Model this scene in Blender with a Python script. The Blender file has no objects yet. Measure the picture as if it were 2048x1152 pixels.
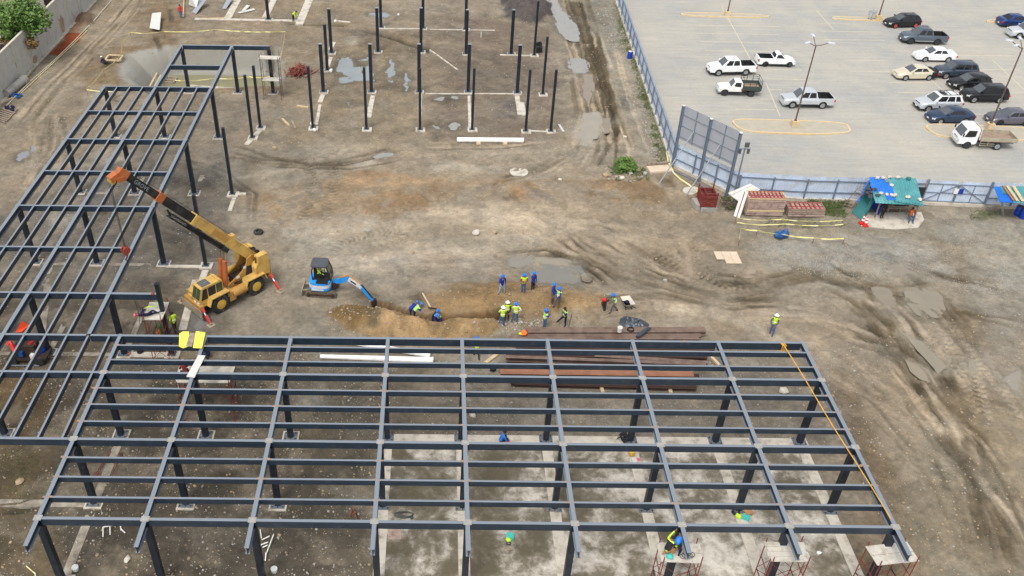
import bpy, bmesh, math, random
import numpy as np
from mathutils import Vector, Matrix, Euler

scene = bpy.context.scene
COL = scene.collection
rng = random.Random(7)
R_ = math.radians

# ------------------------------------------------------------------ camera
CAM_H = 40.0
FPX, CXP, CYP = 1787.02, 869.08, 576.0           # focal length and principal point, in pixels of the 2048 wide photo
PITCH, YAW, ROLL = R_(36.5856), R_(0.0958), R_(0.69023)
_fw = Vector((math.sin(YAW)*math.cos(PITCH), math.cos(YAW)*math.cos(PITCH), -math.sin(PITCH)))
_ri = Vector((math.cos(YAW), -math.sin(YAW), 0))
_up = _ri.cross(_fw)
_r2 = _ri*math.cos(ROLL) + _up*math.sin(ROLL)
_u2 = _up*math.cos(ROLL) - _ri*math.sin(ROLL)
cam = bpy.data.objects.new('camera', bpy.data.cameras.new('camera'))
COL.objects.link(cam)
cam.matrix_world = Matrix(((_r2.x, _u2.x, -_fw.x, 0), (_r2.y, _u2.y, -_fw.y, 0), (_r2.z, _u2.z, -_fw.z, CAM_H), (0, 0, 0, 1)))
cam.data.sensor_width = 36.0
cam.data.lens = 36.0*FPX/2048.0
cam.data.shift_x = (1024.0-CXP)/2048.0           # the photo is an off-centre crop of the drone frame
cam.data.clip_start = 0.5
cam.data.clip_end = 2500
scene.camera = cam

# ------------------------------------------------------------------ light
SUN_EL, SUN_AZ = R_(60), R_(205)                   # azimuth from +Y towards +X
world = bpy.data.worlds.new('World'); scene.world = world; world.use_nodes = True
wn = world.node_tree.nodes; wl = world.node_tree.links
for n in list(wn): wn.remove(n)
w_out = wn.new('ShaderNodeOutputWorld'); w_bg = wn.new('ShaderNodeBackground')
w_sky = wn.new('ShaderNodeTexSky'); w_sky.sky_type = 'NISHITA'; w_sky.sun_disc = False
w_sky.sun_elevation = SUN_EL; w_sky.sun_rotation = SUN_AZ
w_sky.air_density = 1.0; w_sky.dust_density = 4.0; w_sky.ozone_density = 1.0
w_hs = wn.new('ShaderNodeHueSaturation'); w_hs.inputs['Saturation'].default_value = 0.22   # cloud cover greys the sky
wl.new(w_sky.outputs[0], w_hs.inputs['Color']); wl.new(w_hs.outputs[0], w_bg.inputs['Color'])
w_bg.inputs['Strength'].default_value = 0.145
wl.new(w_bg.outputs[0], w_out.inputs['Surface'])
sun = bpy.data.objects.new('sun', bpy.data.lights.new('sun', 'SUN')); COL.objects.link(sun)
sun.data.energy = 1.0; sun.data.angle = R_(16); sun.data.color = (1.0, 0.97, 0.93)
sd = Vector((math.sin(SUN_AZ)*math.cos(SUN_EL), math.cos(SUN_AZ)*math.cos(SUN_EL), math.sin(SUN_EL)))
sun.rotation_euler = sd.to_track_quat('Z', 'Y').to_euler(); sun.location = (0, 0, 80)
scene.view_settings.view_transform = 'Standard'; scene.view_settings.look = 'None'
scene.view_settings.gamma = 1.0; scene.view_settings.use_curve_mapping = False
scene.view_settings.exposure = 0.52
scene.render.engine = 'CYCLES'
scene.cycles.max_bounces = 6; scene.cycles.diffuse_bounces = 3; scene.cycles.use_denoising = True

# ------------------------------------------------------------------ survey helpers: sighting lines of the calibrated photo -> metres
def G(px, py, z=0.0):
    d = _r2*((px-CXP)/FPX) + _u2*(-(py-CYP)/FPX) + _fw
    t = (z-CAM_H)/d.z
    return Vector((d.x*t, d.y*t, z))
def ppm(p):
    p = Vector(p); return FPX/((p-Vector((0, 0, CAM_H))).dot(_fw))

def srgb(r, g, b):
    f = lambda c: (c/255/12.92) if c/255 <= 0.04045 else ((c/255+0.055)/1.055)**2.4
    return (f(r), f(g), f(b))

# ------------------------------------------------------------------ materials
MATS = {}
def mat(name, col, rough=0.7, metal=0.0, var=0.12, scale=2.5, bump=0.0, bscale=30, dirt=None, dscale=1.2, damt=0.5, spec=0.5, coat=0.0, trans=0.0, top_sheen=None):
    if name in MATS: return MATS[name]
    m = bpy.data.materials.new(name); m.use_nodes = True
    n = m.node_tree.nodes; l = m.node_tree.links
    b = n['Principled BSDF']; b.inputs['Roughness'].default_value = rough; b.inputs['Metallic'].default_value = metal
    b.inputs['Specular IOR Level'].default_value = spec
    b.inputs['Coat Weight'].default_value = coat
    tc = n.new('ShaderNodeTexCoord'); geo = n.new('ShaderNodeNewGeometry')
    nz = n.new('ShaderNodeTexNoise'); nz.inputs['Scale'].default_value = scale; nz.inputs['Detail'].default_value = 6
    l.new(geo.outputs['Position'], nz.inputs['Vector'])
    mx = n.new('ShaderNodeMix'); mx.data_type = 'RGBA'
    mx.inputs['A'].default_value = (*[c*(1-var) for c in col], 1); mx.inputs['B'].default_value = (*[min(1, c*(1+var)) for c in col], 1)
    rp = n.new('ShaderNodeMapRange'); rp.inputs['From Min'].default_value = 0.3; rp.inputs['From Max'].default_value = 0.7
    l.new(nz.outputs['Fac'], rp.inputs['Value']); l.new(rp.outputs['Result'], mx.inputs['Factor'])
    out = mx.outputs['Result']
    if dirt:
        dn = n.new('ShaderNodeTexNoise'); dn.inputs['Scale'].default_value = dscale; dn.inputs['Detail'].default_value = 8; dn.inputs['Roughness'].default_value = 0.65
        l.new(geo.outputs['Position'], dn.inputs['Vector'])
        dr = n.new('ShaderNodeMapRange'); dr.inputs['From Min'].default_value = 0.62-0.3*damt; dr.inputs['From Max'].default_value = 0.78-0.2*damt
        l.new(dn.outputs['Fac'], dr.inputs['Value'])
        m2 = n.new('ShaderNodeMix'); m2.data_type = 'RGBA'; m2.inputs['B'].default_value = (*dirt, 1)
        l.new(out, m2.inputs['A']); l.new(dr.outputs['Result'], m2.inputs['Factor']); out = m2.outputs['Result']
    if top_sheen:                                     # level faces painted paler: sky sheen put into the colour, over a dusty film
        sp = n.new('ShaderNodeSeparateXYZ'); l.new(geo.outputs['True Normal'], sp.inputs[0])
        ur = n.new('ShaderNodeMapRange'); ur.inputs['From Min'].default_value = 0.8; ur.inputs['From Max'].default_value = 0.95; ur.inputs['To Max'].default_value = top_sheen[1]
        l.new(sp.outputs['Z'], ur.inputs['Value']); m3 = n.new('ShaderNodeMix'); m3.data_type = 'RGBA'; m3.inputs['B'].default_value = (*top_sheen[0], 1)
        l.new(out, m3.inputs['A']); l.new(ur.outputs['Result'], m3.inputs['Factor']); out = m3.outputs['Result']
    l.new(out, b.inputs['Base Color'])
    if bump:
        bn = n.new('ShaderNodeTexNoise'); bn.inputs['Scale'].default_value = bscale; bn.inputs['Detail'].default_value = 5
        l.new(geo.outputs['Position'], bn.inputs['Vector'])
        bp = n.new('ShaderNodeBump'); bp.inputs['Strength'].default_value = bump; bp.inputs['Distance'].default_value = 0.03
        l.new(bn.outputs['Fac'], bp.inputs['Height']); l.new(bp.outputs['Normal'], b.inputs['Normal'])
    if trans: b.inputs['Transmission Weight'].default_value = trans
    MATS[name] = m
    return m
RUST = srgb(120, 72, 48); MUD = srgb(120, 108, 90)
mat('steel_navy', (0.013, 0.027, 0.047), rough=0.36, metal=0.0, var=0.2, scale=1.4, dirt=(0.04, 0.05, 0.064), dscale=2.2, damt=0.3, spec=0.6, top_sheen=((0.235, 0.268, 0.305), 0.86))
mat('steel_column', (0.013, 0.021, 0.034), rough=0.45, metal=0.25, var=0.2, scale=1.4, dirt=(0.035, 0.045, 0.055), dscale=2.5, damt=0.25)
mat('plate', srgb(152, 152, 147), rough=0.6, metal=0.0, var=0.15, scale=6, dirt=srgb(164, 138, 112), dscale=5, damt=0.35)
mat('galv', srgb(150, 158, 166), rough=0.5, metal=0.3, var=0.12, scale=3)
mat('baseplate', srgb(104, 114, 124), rough=0.55, metal=0.3, var=0.15, scale=5, dirt=srgb(150, 140, 120), dscale=4, damt=0.4)
mat('weld', srgb(168, 122, 80), rough=0.85, var=0.3, scale=9, dirt=srgb(130, 132, 134), dscale=8, damt=0.6)
mat('concrete', srgb(198, 190, 176), rough=0.9, var=0.1, scale=3, bump=0.3, dirt=srgb(138, 128, 110), dscale=1.5, damt=0.45)
mat('concrete_dirty', srgb(158, 150, 136), rough=0.95, var=0.15, scale=2, bump=0.4, dirt=srgb(112, 104, 92), dscale=0.9, damt=0.75)
mat('concrete_grey', srgb(158, 156, 150), rough=0.92, var=0.1, scale=2, bump=0.3, dirt=srgb(126, 122, 112), dscale=1.0, damt=0.4)
mat('kerb_yellow', srgb(206, 180, 134), rough=0.8, var=0.12, scale=2, dirt=srgb(196, 186, 164), dscale=1.4, damt=0.65)
mat('rust_beam', srgb(120, 101, 90), rough=0.85, var=0.18, scale=1.6, dirt=srgb(94, 74, 63), dscale=1.1, damt=0.5)
mat('rust_orange', srgb(158, 110, 84), rough=0.85, var=0.15, scale=1.6, dirt=srgb(150, 100, 76), dscale=1.4, damt=0.4)
mat('rust_dark', srgb(66, 47, 40), rough=0.88, var=0.2, scale=2)
mat('pvc', srgb(238, 238, 234), rough=0.4, var=0.05, scale=2, dirt=srgb(196, 190, 176), dscale=1.5, damt=0.25)
mat('wood_pale', srgb(196, 176, 140), rough=0.85, var=0.14, scale=4, bump=0.2)
mat('wood_grey', srgb(150, 136, 120), rough=0.9, var=0.18, scale=4, dirt=srgb(116, 100, 88), dscale=3, damt=0.4)
mat('wood_form', srgb(172, 150, 138), rough=0.9, var=0.15, scale=3, dirt=srgb(122, 92, 84), dscale=2, damt=0.45)
mat('form_red', srgb(160, 74, 76), rough=0.8, var=0.2, scale=3, dirt=None)
mat('scaf_red', srgb(122, 44, 40), rough=0.65, var=0.2, scale=4, dirt=srgb(110, 84, 70), dscale=4, damt=0.35)
mat('scaf_grey', srgb(98, 84, 80), rough=0.7, metal=0.2, var=0.2, scale=4)
mat('deck', srgb(196, 190, 178), rough=0.75, var=0.08, scale=3, dirt=srgb(156, 146, 130), dscale=2.2, damt=0.4)
mat('fence_blue', srgb(190, 204, 223), rough=0.5, metal=0.0, var=0.10, scale=1.2, dirt=srgb(172, 176, 180), dscale=0.9, damt=0.45)
mat('fence_post', srgb(116, 128, 144), rough=0.6, metal=0.2, var=0.1, scale=3)
mat('board_grey', srgb(160, 164, 172), rough=0.7, metal=0.1, var=0.05, scale=1.5)
mat('teal_sheet', srgb(78, 146, 150), rough=0.55, metal=0.0, var=0.12, scale=1.5, dirt=srgb(110, 160, 162), dscale=1.5, damt=0.35)
mat('teal_dark', srgb(34, 108, 108), rough=0.55, metal=0.0, var=0.12, scale=1.5)
mat('blue_sheet', srgb(40, 116, 204), rough=0.5, var=0.12, scale=1.5)
mat('chip', srgb(158, 151, 138), rough=0.95, var=0.2, scale=5)
mat('stone_pale', srgb(196, 188, 174), rough=0.95, var=0.15, scale=6, bump=0.3)
mat('stone_brown', srgb(158, 140, 112), rough=0.95, var=0.2, scale=5, bump=0.4)
mat('stone_grey', srgb(164, 160, 152), rough=0.95, var=0.2, scale=5, bump=0.4)
mat('tape', srgb(222, 214, 134), rough=0.6, var=0.1, scale=3, dirt=srgb(226, 222, 200), dscale=3.0, damt=0.55)
mat('yellow_board', srgb(240, 232, 90), rough=0.6, var=0.05, scale=3)
mat('crane_yellow', srgb(206, 168, 88), rough=0.6, var=0.12, scale=2, dirt=srgb(170, 138, 86), dscale=1.6, damt=0.55)
mat('crane_ochre', srgb(182, 138, 70), rough=0.55, var=0.12, scale=2, dirt=srgb(160, 112, 52), dscale=2, damt=0.4)
mat('crane_orange', srgb(176, 100, 54), rough=0.55, var=0.12, scale=2, dirt=srgb(150, 84, 50), dscale=2.5, damt=0.4)
mat('crane_black', srgb(30, 31, 32), rough=0.5, var=0.25, scale=2, dirt=srgb(58, 58, 56), dscale=2, damt=0.35)
mat('black', (0.012, 0.012, 0.013), rough=0.6, var=0.2)
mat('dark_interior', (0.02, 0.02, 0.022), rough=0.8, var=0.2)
mat('engine', srgb(64, 50, 44), rough=0.7, metal=0.3, var=0.4, scale=8)
mat('chrome', (0.7, 0.7, 0.72), rough=0.2, metal=1.0, var=0.05)
mat('outrigger_red', srgb(186, 62, 52), rough=0.55, var=0.12, scale=3, dirt=srgb(140, 70, 60), dscale=3, damt=0.35)
mat('tan_steel', srgb(158, 146, 122), rough=0.8, var=0.1, scale=2, dirt=srgb(130, 118, 98), dscale=1.5, damt=0.4)
mat('rubber', (0.022, 0.022, 0.022), rough=0.85, var=0.2, scale=4, dirt=srgb(92, 84, 72), dscale=4, damt=0.45)
mat('rubber_car', (0.018, 0.018, 0.019), rough=0.75, var=0.2, scale=5)
mat('rim_yellow', srgb(206, 166, 64), rough=0.55, var=0.1)
mat('glass_dark', (0.010, 0.011, 0.013), rough=0.08, var=0.1, spec=0.6)
mat('glass_screen', (0.09, 0.10, 0.11), rough=0.12, var=0.1, spec=0.8)
mat('glass_green', srgb(62, 74, 56), rough=0.1, var=0.2, spec=0.7)
mat('exc_blue', srgb(36, 146, 226), rough=0.45, var=0.06, coat=0.2)
mat('exc_white', srgb(206, 208, 208), rough=0.5, var=0.06, dirt=srgb(160, 156, 148), dscale=3, damt=0.3)
mat('exc_roof', srgb(74, 78, 84), rough=0.55, var=0.1, scale=3)
mat('track', srgb(98, 88, 74), rough=0.9, var=0.25, scale=8)
mat('hv_yellow', srgb(200, 232, 60), rough=0.7, var=0.06)
mat('hv_green', srgb(176, 222, 118), rough=0.7, var=0.06)
mat('hv_orange', srgb(240, 110, 40), rough=0.7, var=0.06)
mat('blue_cloth', srgb(30, 44, 140), rough=0.85, var=0.12, scale=8)
mat('navy_cloth', srgb(24, 26, 62), rough=0.85, var=0.15, scale=8)
mat('jeans', srgb(58, 96, 142), rough=0.9, var=0.15, scale=9)
mat('jeans_pale', srgb(140, 164, 184), rough=0.9, var=0.15, scale=9)
mat('red_cloth', srgb(140, 58, 58), rough=0.9, var=0.12, scale=8)
mat('white_cloth', srgb(226, 226, 222), rough=0.85, var=0.06, scale=8)
mat('grey_cloth', srgb(96, 92, 86), rough=0.9, var=0.15, scale=8)
mat('tan_cloth', srgb(160, 122, 80), rough=0.9, var=0.15, scale=8)
mat('black_cloth', (0.015, 0.015, 0.018), rough=0.9, var=0.2)
mat('skin', srgb(134, 92, 68), rough=0.6, var=0.08)
mat('hair', (0.012, 0.010, 0.009), rough=0.6)
mat('boot', srgb(58, 46, 38), rough=0.8, var=0.2)
mat('helmet_blue', srgb(24, 116, 206), rough=0.35, var=0.04)
mat('helmet_white', srgb(240, 240, 236), rough=0.35, var=0.04)
mat('helmet_pink', srgb(236, 96, 130), rough=0.35, var=0.04)
mat('red_paint', srgb(206, 40, 38), rough=0.5, var=0.1)
mat('orange_red', srgb(236, 84, 46), rough=0.5, var=0.06)
mat('cone_white', srgb(236, 232, 226), rough=0.6, var=0.05)
mat('blue_plastic', srgb(18, 62, 168), rough=0.4, var=0.1)
mat('blue_bag', srgb(22, 78, 138), rough=0.5, var=0.25, scale=6)
mat('tarp', srgb(60, 66, 76), rough=0.33, var=0.2, scale=3)
mat('white_plastic', srgb(230, 230, 222), rough=0.5, var=0.05)
mat('cream_plastic', srgb(214, 206, 190), rough=0.55, var=0.06)
mat('rope_orange', srgb(226, 170, 60), rough=0.8, var=0.1)
mat('cable', srgb(48, 44, 42), rough=0.6, metal=0.3)
mat('hook_red', srgb(150, 62, 50), rough=0.6, var=0.15)
mat('rebar', srgb(128, 70, 58), rough=0.85, var=0.25, scale=6)
mat('lamp_pole', srgb(98, 82, 76), rough=0.6, metal=0.2, var=0.1)
mat('lamp_head', srgb(206, 212, 224), rough=0.4, var=0.03)
mat('flood', srgb(96, 98, 100), rough=0.5, metal=0.2)
mat('leaf_a', (0.07, 0.15, 0.022), rough=0.6, var=0.35, scale=3)
mat('leaf_b', (0.105, 0.19, 0.03), rough=0.6, var=0.3, scale=3)
mat('leaf_dry', srgb(128, 100, 58), rough=0.8, var=0.3, scale=3)
mat('bark', srgb(92, 80, 66), rough=0.95, var=0.25, scale=5, bump=0.4)
mat('grass', (0.12, 0.16, 0.05), rough=0.8, var=0.35, scale=4)
mat('roof_white', srgb(214, 216, 216), rough=0.6, var=0.05, scale=1)
mat('paint_line', srgb(200, 190, 164), rough=0.85, var=0.12, scale=3, dirt=srgb(184, 176, 160), dscale=2.0, damt=0.6)
mat('tile', srgb(206, 188, 164), rough=0.7, var=0.08, scale=4, dirt=srgb(170, 152, 128), dscale=2, damt=0.3)
mat('sheet_grey', srgb(156, 162, 172), rough=0.5, metal=0.2, var=0.08, scale=2)
mat('sheet_white', srgb(204, 204, 198), rough=0.5, var=0.05, scale=2, dirt=srgb(176, 168, 156), dscale=2, damt=0.3)
mat('mint', srgb(70, 190, 180), rough=0.5, var=0.08)
mat('cardboard', srgb(176, 130, 92), rough=0.85, var=0.08)
mat('pink', srgb(222, 96, 116), rough=0.6, var=0.05)
mat('green_cyl', srgb(32, 96, 52), rough=0.5, var=0.1)
mat('truck_bed', srgb(168, 160, 138), rough=0.75, var=0.12, scale=3, dirt=srgb(120, 104, 88), dscale=2, damt=0.4)
mat('bed_rusty', srgb(150, 132, 116), rough=0.85, var=0.15, scale=3, dirt=srgb(128, 104, 88), dscale=2, damt=0.5)
mat('stake_green', srgb(58, 68, 62), rough=0.6, var=0.15)
mat('head_lamp', (0.62, 0.64, 0.62), rough=0.15, var=0.05, spec=0.8)
mat('tail_lamp', srgb(180, 26, 34), rough=0.2, var=0.05)
mat('number_plate', srgb(220, 220, 214), rough=0.5, var=0.03)
mat('alloy', srgb(168, 170, 172), rough=0.35, metal=0.6, var=0.08)
mat('alloy_dark', srgb(66, 66, 68), rough=0.4, metal=0.5, var=0.1)
mat('rim_red', srgb(196, 70, 60), rough=0.4, var=0.05)
def carpaint(name, c, metal=0.25):
    return mat(name, c, rough=0.3, metal=metal, var=0.03, coat=0.35)
carpaint('car_white', srgb(236, 238, 238), 0.0); carpaint('car_silver', srgb(196, 200, 204)); carpaint('car_black', (0.012, 0.013, 0.016))
carpaint('car_grey', srgb(88, 98, 110)); carpaint('car_slate', srgb(66, 76, 90)); carpaint('car_beige', srgb(206, 198, 176), 0.1)
carpaint('car_blue', srgb(44, 62, 88)); carpaint('car_mauve', srgb(96, 96, 108)); carpaint('car_deepblue', srgb(20, 52, 112)); carpaint('car_oldwhite', srgb(228, 228, 222), 0.0)

# ------------------------------------------------------------------ mesh building
class MB:
    def __init__(s): s.v = []; s.f = []; s.m = []; s.mi = 0
    def add(s, vs, fs, mi=None):
        o = len(s.v); s.v += [tuple(p) for p in vs]
        k = s.mi if mi is None else mi
        for f in fs: s.f.append(tuple(i+o for i in f)); s.m.append(k)
        return s
    def box(s, c, d, rz=0.0, rot=None, mi=None):
        x, y, z = d[0]/2, d[1]/2, d[2]/2
        M = rot if rot is not None else Matrix.Rotation(rz, 3, 'Z')
        c = Vector(c)
        vs = [c + M @ Vector((sx*x, sy*y, sz*z)) for sx in (-1, 1) for sy in (-1, 1) for sz in (-1, 1)]
        return s.add(vs, [(0, 1, 3, 2), (4, 6, 7, 5), (0, 4, 5, 1), (2, 3, 7, 6), (0, 2, 6, 4), (1, 5, 7, 3)], mi)
    def frame(s, p, q, up):
        p = Vector(p); q = Vector(q); d = (q-p).normalized(); u = Vector(up)
        if abs(d.dot(u)) > 0.98: u = Vector((1, 0, 0)) if abs(d.x) < 0.9 else Vector((0, 1, 0))
        sd_ = d.cross(u).normalized(); u = sd_.cross(d).normalized()
        return p, q, d, sd_, u
    def bar(s, p, q, w, h=None, up=(0, 0, 1), mi=None, w2=None, h2=None):
        h = w if h is None else h; w2 = w if w2 is None else w2; h2 = h if h2 is None else h2
        p, q, d, sv, u = s.frame(p, q, up)
        vs = [p+sv*(a*w/2)+u*(b*h/2) for a, b in ((-1, -1), (1, -1), (1, 1), (-1, 1))] + [q+sv*(a*w2/2)+u*(b*h2/2) for a, b in ((-1, -1), (1, -1), (1, 1), (-1, 1))]
        return s.add(vs, [(3, 2, 1, 0), (4, 5, 6, 7), (0, 1, 5, 4), (1, 2, 6, 5), (2, 3, 7, 6), (3, 0, 4, 7)], mi)
    def hbeam(s, p, q, w, h, tf=0.02, tw=0.02, up=(0, 0, 1), mi=None):
        p, q, d, sv, u = s.frame(p, q, up); a = w/2; b = h/2; t = tw/2
        prof = [(-a, -b), (a, -b), (a, -b+tf), (t, -b+tf), (t, b-tf), (a, b-tf), (a, b), (-a, b), (-a, b-tf), (-t, b-tf), (-t, -b+tf), (-a, -b+tf)]
        n = 12
        vs = [p+sv*x+u*y for x, y in prof] + [q+sv*x+u*y for x, y in prof]
        fs = [(i, (i+1) % n, n+(i+1) % n, n+i) for i in range(n)]
        for o, r in ((0, True), (n, False)):
            for c in ((0, 1, 2, 3, 10, 11), (3, 4, 9, 10), (4, 5, 6, 7, 8, 9)):
                c = tuple(o+i for i in c); fs.append(c[::-1] if r else c)
        return s.add(vs, fs, mi)
    def tube(s, pts, r, n=6, mi=None, cap=True, closed=False):
        pts = [Vector(p) for p in pts]; k = len(pts)
        rs = r if isinstance(r, (list, tuple)) else [r]*k
        vs = []; fs = []; up = Vector((0, 0, 1))
        for i, p in enumerate(pts):
            a = pts[(i-1) % k] if (closed or i > 0) else pts[i]; b = pts[(i+1) % k] if (closed or i < k-1) else pts[i]
            d = (b-a); d = d.normalized() if d.length > 1e-9 else Vector((0, 0, 1))
            u = up if abs(d.dot(up)) < 0.95 else Vector((1, 0, 0))
            x = d.cross(u).normalized(); y = x.cross(d)
            for j in range(n):
                t = 2*math.pi*j/n; vs.append(p+x*(rs[i]*math.cos(t))+y*(rs[i]*math.sin(t)))
        for i in range(k if closed else k-1):
            for j in range(n):
                i2 = (i+1) % k; fs.append((i*n+j, i*n+(j+1) % n, i2*n+(j+1) % n, i2*n+j))
        if cap and not closed:
            fs.append(tuple(range(n))[::-1]); fs.append(tuple(range((k-1)*n, k*n)))
        return s.add(vs, fs, mi)
    def lathe(s, c, prof, n=14, axis=(0, 0, 1), mi=None, sx=1.0):
        c = Vector(c); q = Vector((0, 0, 1)).rotation_difference(Vector(axis).normalized())
        vs = []; fs = []; k = len(prof)
        for (r, z) in prof:
            for j in range(n):
                t = 2*math.pi*j/n; vs.append(c + q @ Vector((r*math.cos(t)*sx, r*math.sin(t), z)))
        for i in range(k-1):
            for j in range(n): fs.append((i*n+j, i*n+(j+1) % n, (i+1)*n+(j+1) % n, (i+1)*n+j))
        if prof[0][0] > 1e-6: fs.append(tuple(range(n))[::-1])
        if prof[-1][0] > 1e-6: fs.append(tuple(range((k-1)*n, k*n)))
        return s.add(vs, fs, mi)
    def prism(s, poly, z0, z1, mi=None):
        n = len(poly)
        vs = [(p[0], p[1], z0) for p in poly] + [(p[0], p[1], z1) for p in poly]
        a = sum(poly[i][0]*poly[(i+1) % n][1]-poly[(i+1) % n][0]*poly[i][1] for i in range(n))
        o = range(n) if a > 0 else range(n-1, -1, -1); o = list(o)
        fs = [tuple(n+i for i in o), tuple(o[::-1])]
        for i in range(n):
            a_, b_ = o[i], o[(i+1) % n]; fs.append((a_, b_, n+b_, n+a_))
        return s.add(vs, fs, mi)
    def extr(s, poly3, d, mi=None):               # polygon in space swept along d
        n = len(poly3); d = Vector(d)
        vs = [Vector(p) for p in poly3] + [Vector(p)+d for p in poly3]
        nr = Vector((0, 0, 0))
        for i in range(n):
            a, b = vs[i], vs[(i+1) % n]; nr += a.cross(b)
        flip = nr.dot(d) < 0
        top = tuple(range(n, 2*n)); bot = tuple(range(n-1, -1, -1))
        fs = [top, bot] + [(i, (i+1) % n, n+(i+1) % n, n+i) for i in range(n)]
        if flip: fs = [f[::-1] for f in fs]
        return s.add(vs, fs, mi)
    def rock(s, c, r, seed=0, sq=0.7, mi=None, sub=1):
        rr = random.Random(seed); bm = bmesh.new(); bmesh.ops.create_icosphere(bm, subdivisions=sub, radius=1.0)
        c = Vector(c); a = rr.uniform(0.75, 1.3); b = rr.uniform(0.75, 1.2); rz = Matrix.Rotation(rr.uniform(0, 6.28), 3, 'Z')
        vs = []
        for v in bm.verts:
            k = r*rr.uniform(0.78, 1.12); p = rz @ Vector((v.co.x*a*k, v.co.y*b*k, v.co.z*sq*k)); vs.append(c+p)
        bm.verts.index_update()
        fs = [tuple(v.index for v in f.verts) for f in bm.faces]; bm.free()
        return s.add(vs, fs, mi)
    def build(s, name, mats, parent=None, at=None, smooth=False, angle=35):
        me = bpy.data.meshes.new(name)
        off = Vector((0, 0, 0))
        if parent is not None: off = ORG.get(parent.as_pointer(), Vector((0, 0, 0)))
        if at is not None: off = Vector(at)
        vs = [(p[0]-off.x, p[1]-off.y, p[2]-off.z) for p in s.v]
        me.from_pydata(vs, [], s.f)
        if not isinstance(mats, (list, tuple)): mats = [mats]
        for m in mats: me.materials.append(MATS[m] if isinstance(m, str) else m)
        if len(mats) > 1: me.polygons.foreach_set('material_index', s.m)
        if smooth:
            me.polygons.foreach_set('use_smooth', [True]*len(me.polygons))
            me.set_sharp_from_angle(angle=R_(angle))
        me.update()
        o = bpy.data.objects.new(name, me); COL.objects.link(o)
        if parent is not None:
            o.parent = parent; ORG[o.as_pointer()] = off
        elif at is not None: o.location = at
        return o
ORG = {}
def tag(o, label=None, cat=None, group=None, kind=None):
    if label: o['label'] = label
    if cat: o['category'] = cat
    if group: o['group'] = group
    if kind: o['kind'] = kind
    return o
def thing(name, label, cat, loc=(0, 0, 0), group=None, rz=0.0, local=False):
    """an Empty at the base; parts are given in world coordinates unless local"""
    o = bpy.data.objects.new(name, None); COL.objects.link(o); o.location = loc; o.rotation_euler = (0, 0, rz); o.empty_display_size = 0.3
    tag(o, label, cat, group)
    if not local: ORG[o.as_pointer()] = Vector(loc)
    return o
def struct(o, label=None): return tag(o, label, None, None, 'structure')
def one(name, mb, m, label, cat, at, group=None, smooth=False):
    return tag(mb.build(name, m, at=at, smooth=smooth), label, cat, group)
def kids(o): return [c for c in bpy.data.objects if c.parent == o]
def dup(root, loc=None, rz=None, label=None, group=None, children=None):
    r = root.copy(); COL.objects.link(r)
    if loc is not None: r.location = loc
    if rz is not None: r.rotation_euler = (0, 0, rz)
    if label: r['label'] = label
    if group: r['group'] = group
    for ch, gs in (children if children is not None else tree(root)):
        c = ch.copy(); COL.objects.link(c); c.parent = r
        for g in gs:
            d = g.copy(); COL.objects.link(d); d.parent = c
    return r
def tree(root):
    al = kids(root); return [(c, kids(c)) for c in al]
ORD = ['first', 'second', 'third', 'fourth', 'fifth', 'sixth', 'seventh', 'eighth', 'ninth', 'tenth', 'eleventh', 'twelfth']
# ------------------------------------------------------------------ ground: one heightfield with painted soil colours
NR, NC = 820, 940
Y0, Y1 = 23.0, 150.0
tt = np.linspace(0, 1, NR)
# rows denser near the camera
ys_ = Y0 + (Y1-Y0)*(0.42*tt + 0.58*tt**2)
us_ = np.linspace(-0.555, 0.735, NC)
DEP = ys_*math.cos(PITCH) + CAM_H*math.sin(PITCH)
GX = DEP[:, None]*us_[None, :]; GY = np.repeat(ys_[:, None], NC, 1)
GX += 0.0

def _hash(ix, iy, seed):
    h = (ix*374761393 + iy*668265263 + seed*974634211) & 0x7fffffff
    h = ((h ^ (h >> 13))*1274126177) & 0x7fffffff
    return ((h ^ (h >> 16)) & 0xffff)/65535.0
def vnoise(x, y, seed):
    xi = np.floor(x).astype(np.int64); yi = np.floor(y).astype(np.int64); fx = x-xi; fy = y-yi
    fx = fx*fx*(3-2*fx); fy = fy*fy*(3-2*fy)
    a = _hash(xi, yi, seed); b = _hash(xi+1, yi, seed); c = _hash(xi, yi+1, seed); d = _hash(xi+1, yi+1, seed)
    return (a*(1-fx)+b*fx)*(1-fy) + (c*(1-fx)+d*fx)*fy
def fbm(x, y, sc, seed, o=4, g=0.5):
    t = 0; a = 1; s = 0
    for i in range(o):
        t = t + a*vnoise(x/sc*(2**i)+i*17.3, y/sc*(2**i)-i*9.1, seed+i); s += a; a *= g
    return t/s
WX = (fbm(GX, GY, 1.6, 3, 3)-0.5)*1.3; WY = (fbm(GX, GY, 1.6, 9, 3)-0.5)*1.3      # warp, so that no edge is a drawn curve
QX = GX+WX; QY = GY+WY
N1 = fbm(GX, GY, 7.0, 21, 5); N2 = fbm(GX, GY, 1.3, 33, 4); N3 = fbm(GX, GY, 0.35, 45, 2, 0.6); N4 = fbm(GX, GY, 2.6, 57, 4)
NB = fbm(QX, QY, 2.0, 61, 6, 0.66)
HZ = (N2-0.5)*0.09 + (N3-0.5)*0.05
ALB = 0.71
def lin(c): return np.array(srgb(*c))*ALB*np.array((1.02, 1.0, 0.97))
CO = np.zeros((NR, NC, 3)); CO[:] = lin((150, 139, 122))
WET = np.zeros((NR, NC))
def smooth(e0, e1, x):
    t = np.clip((x-e0)/(e1-e0), 0, 1); return t*t*(3-2*t)
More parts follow.
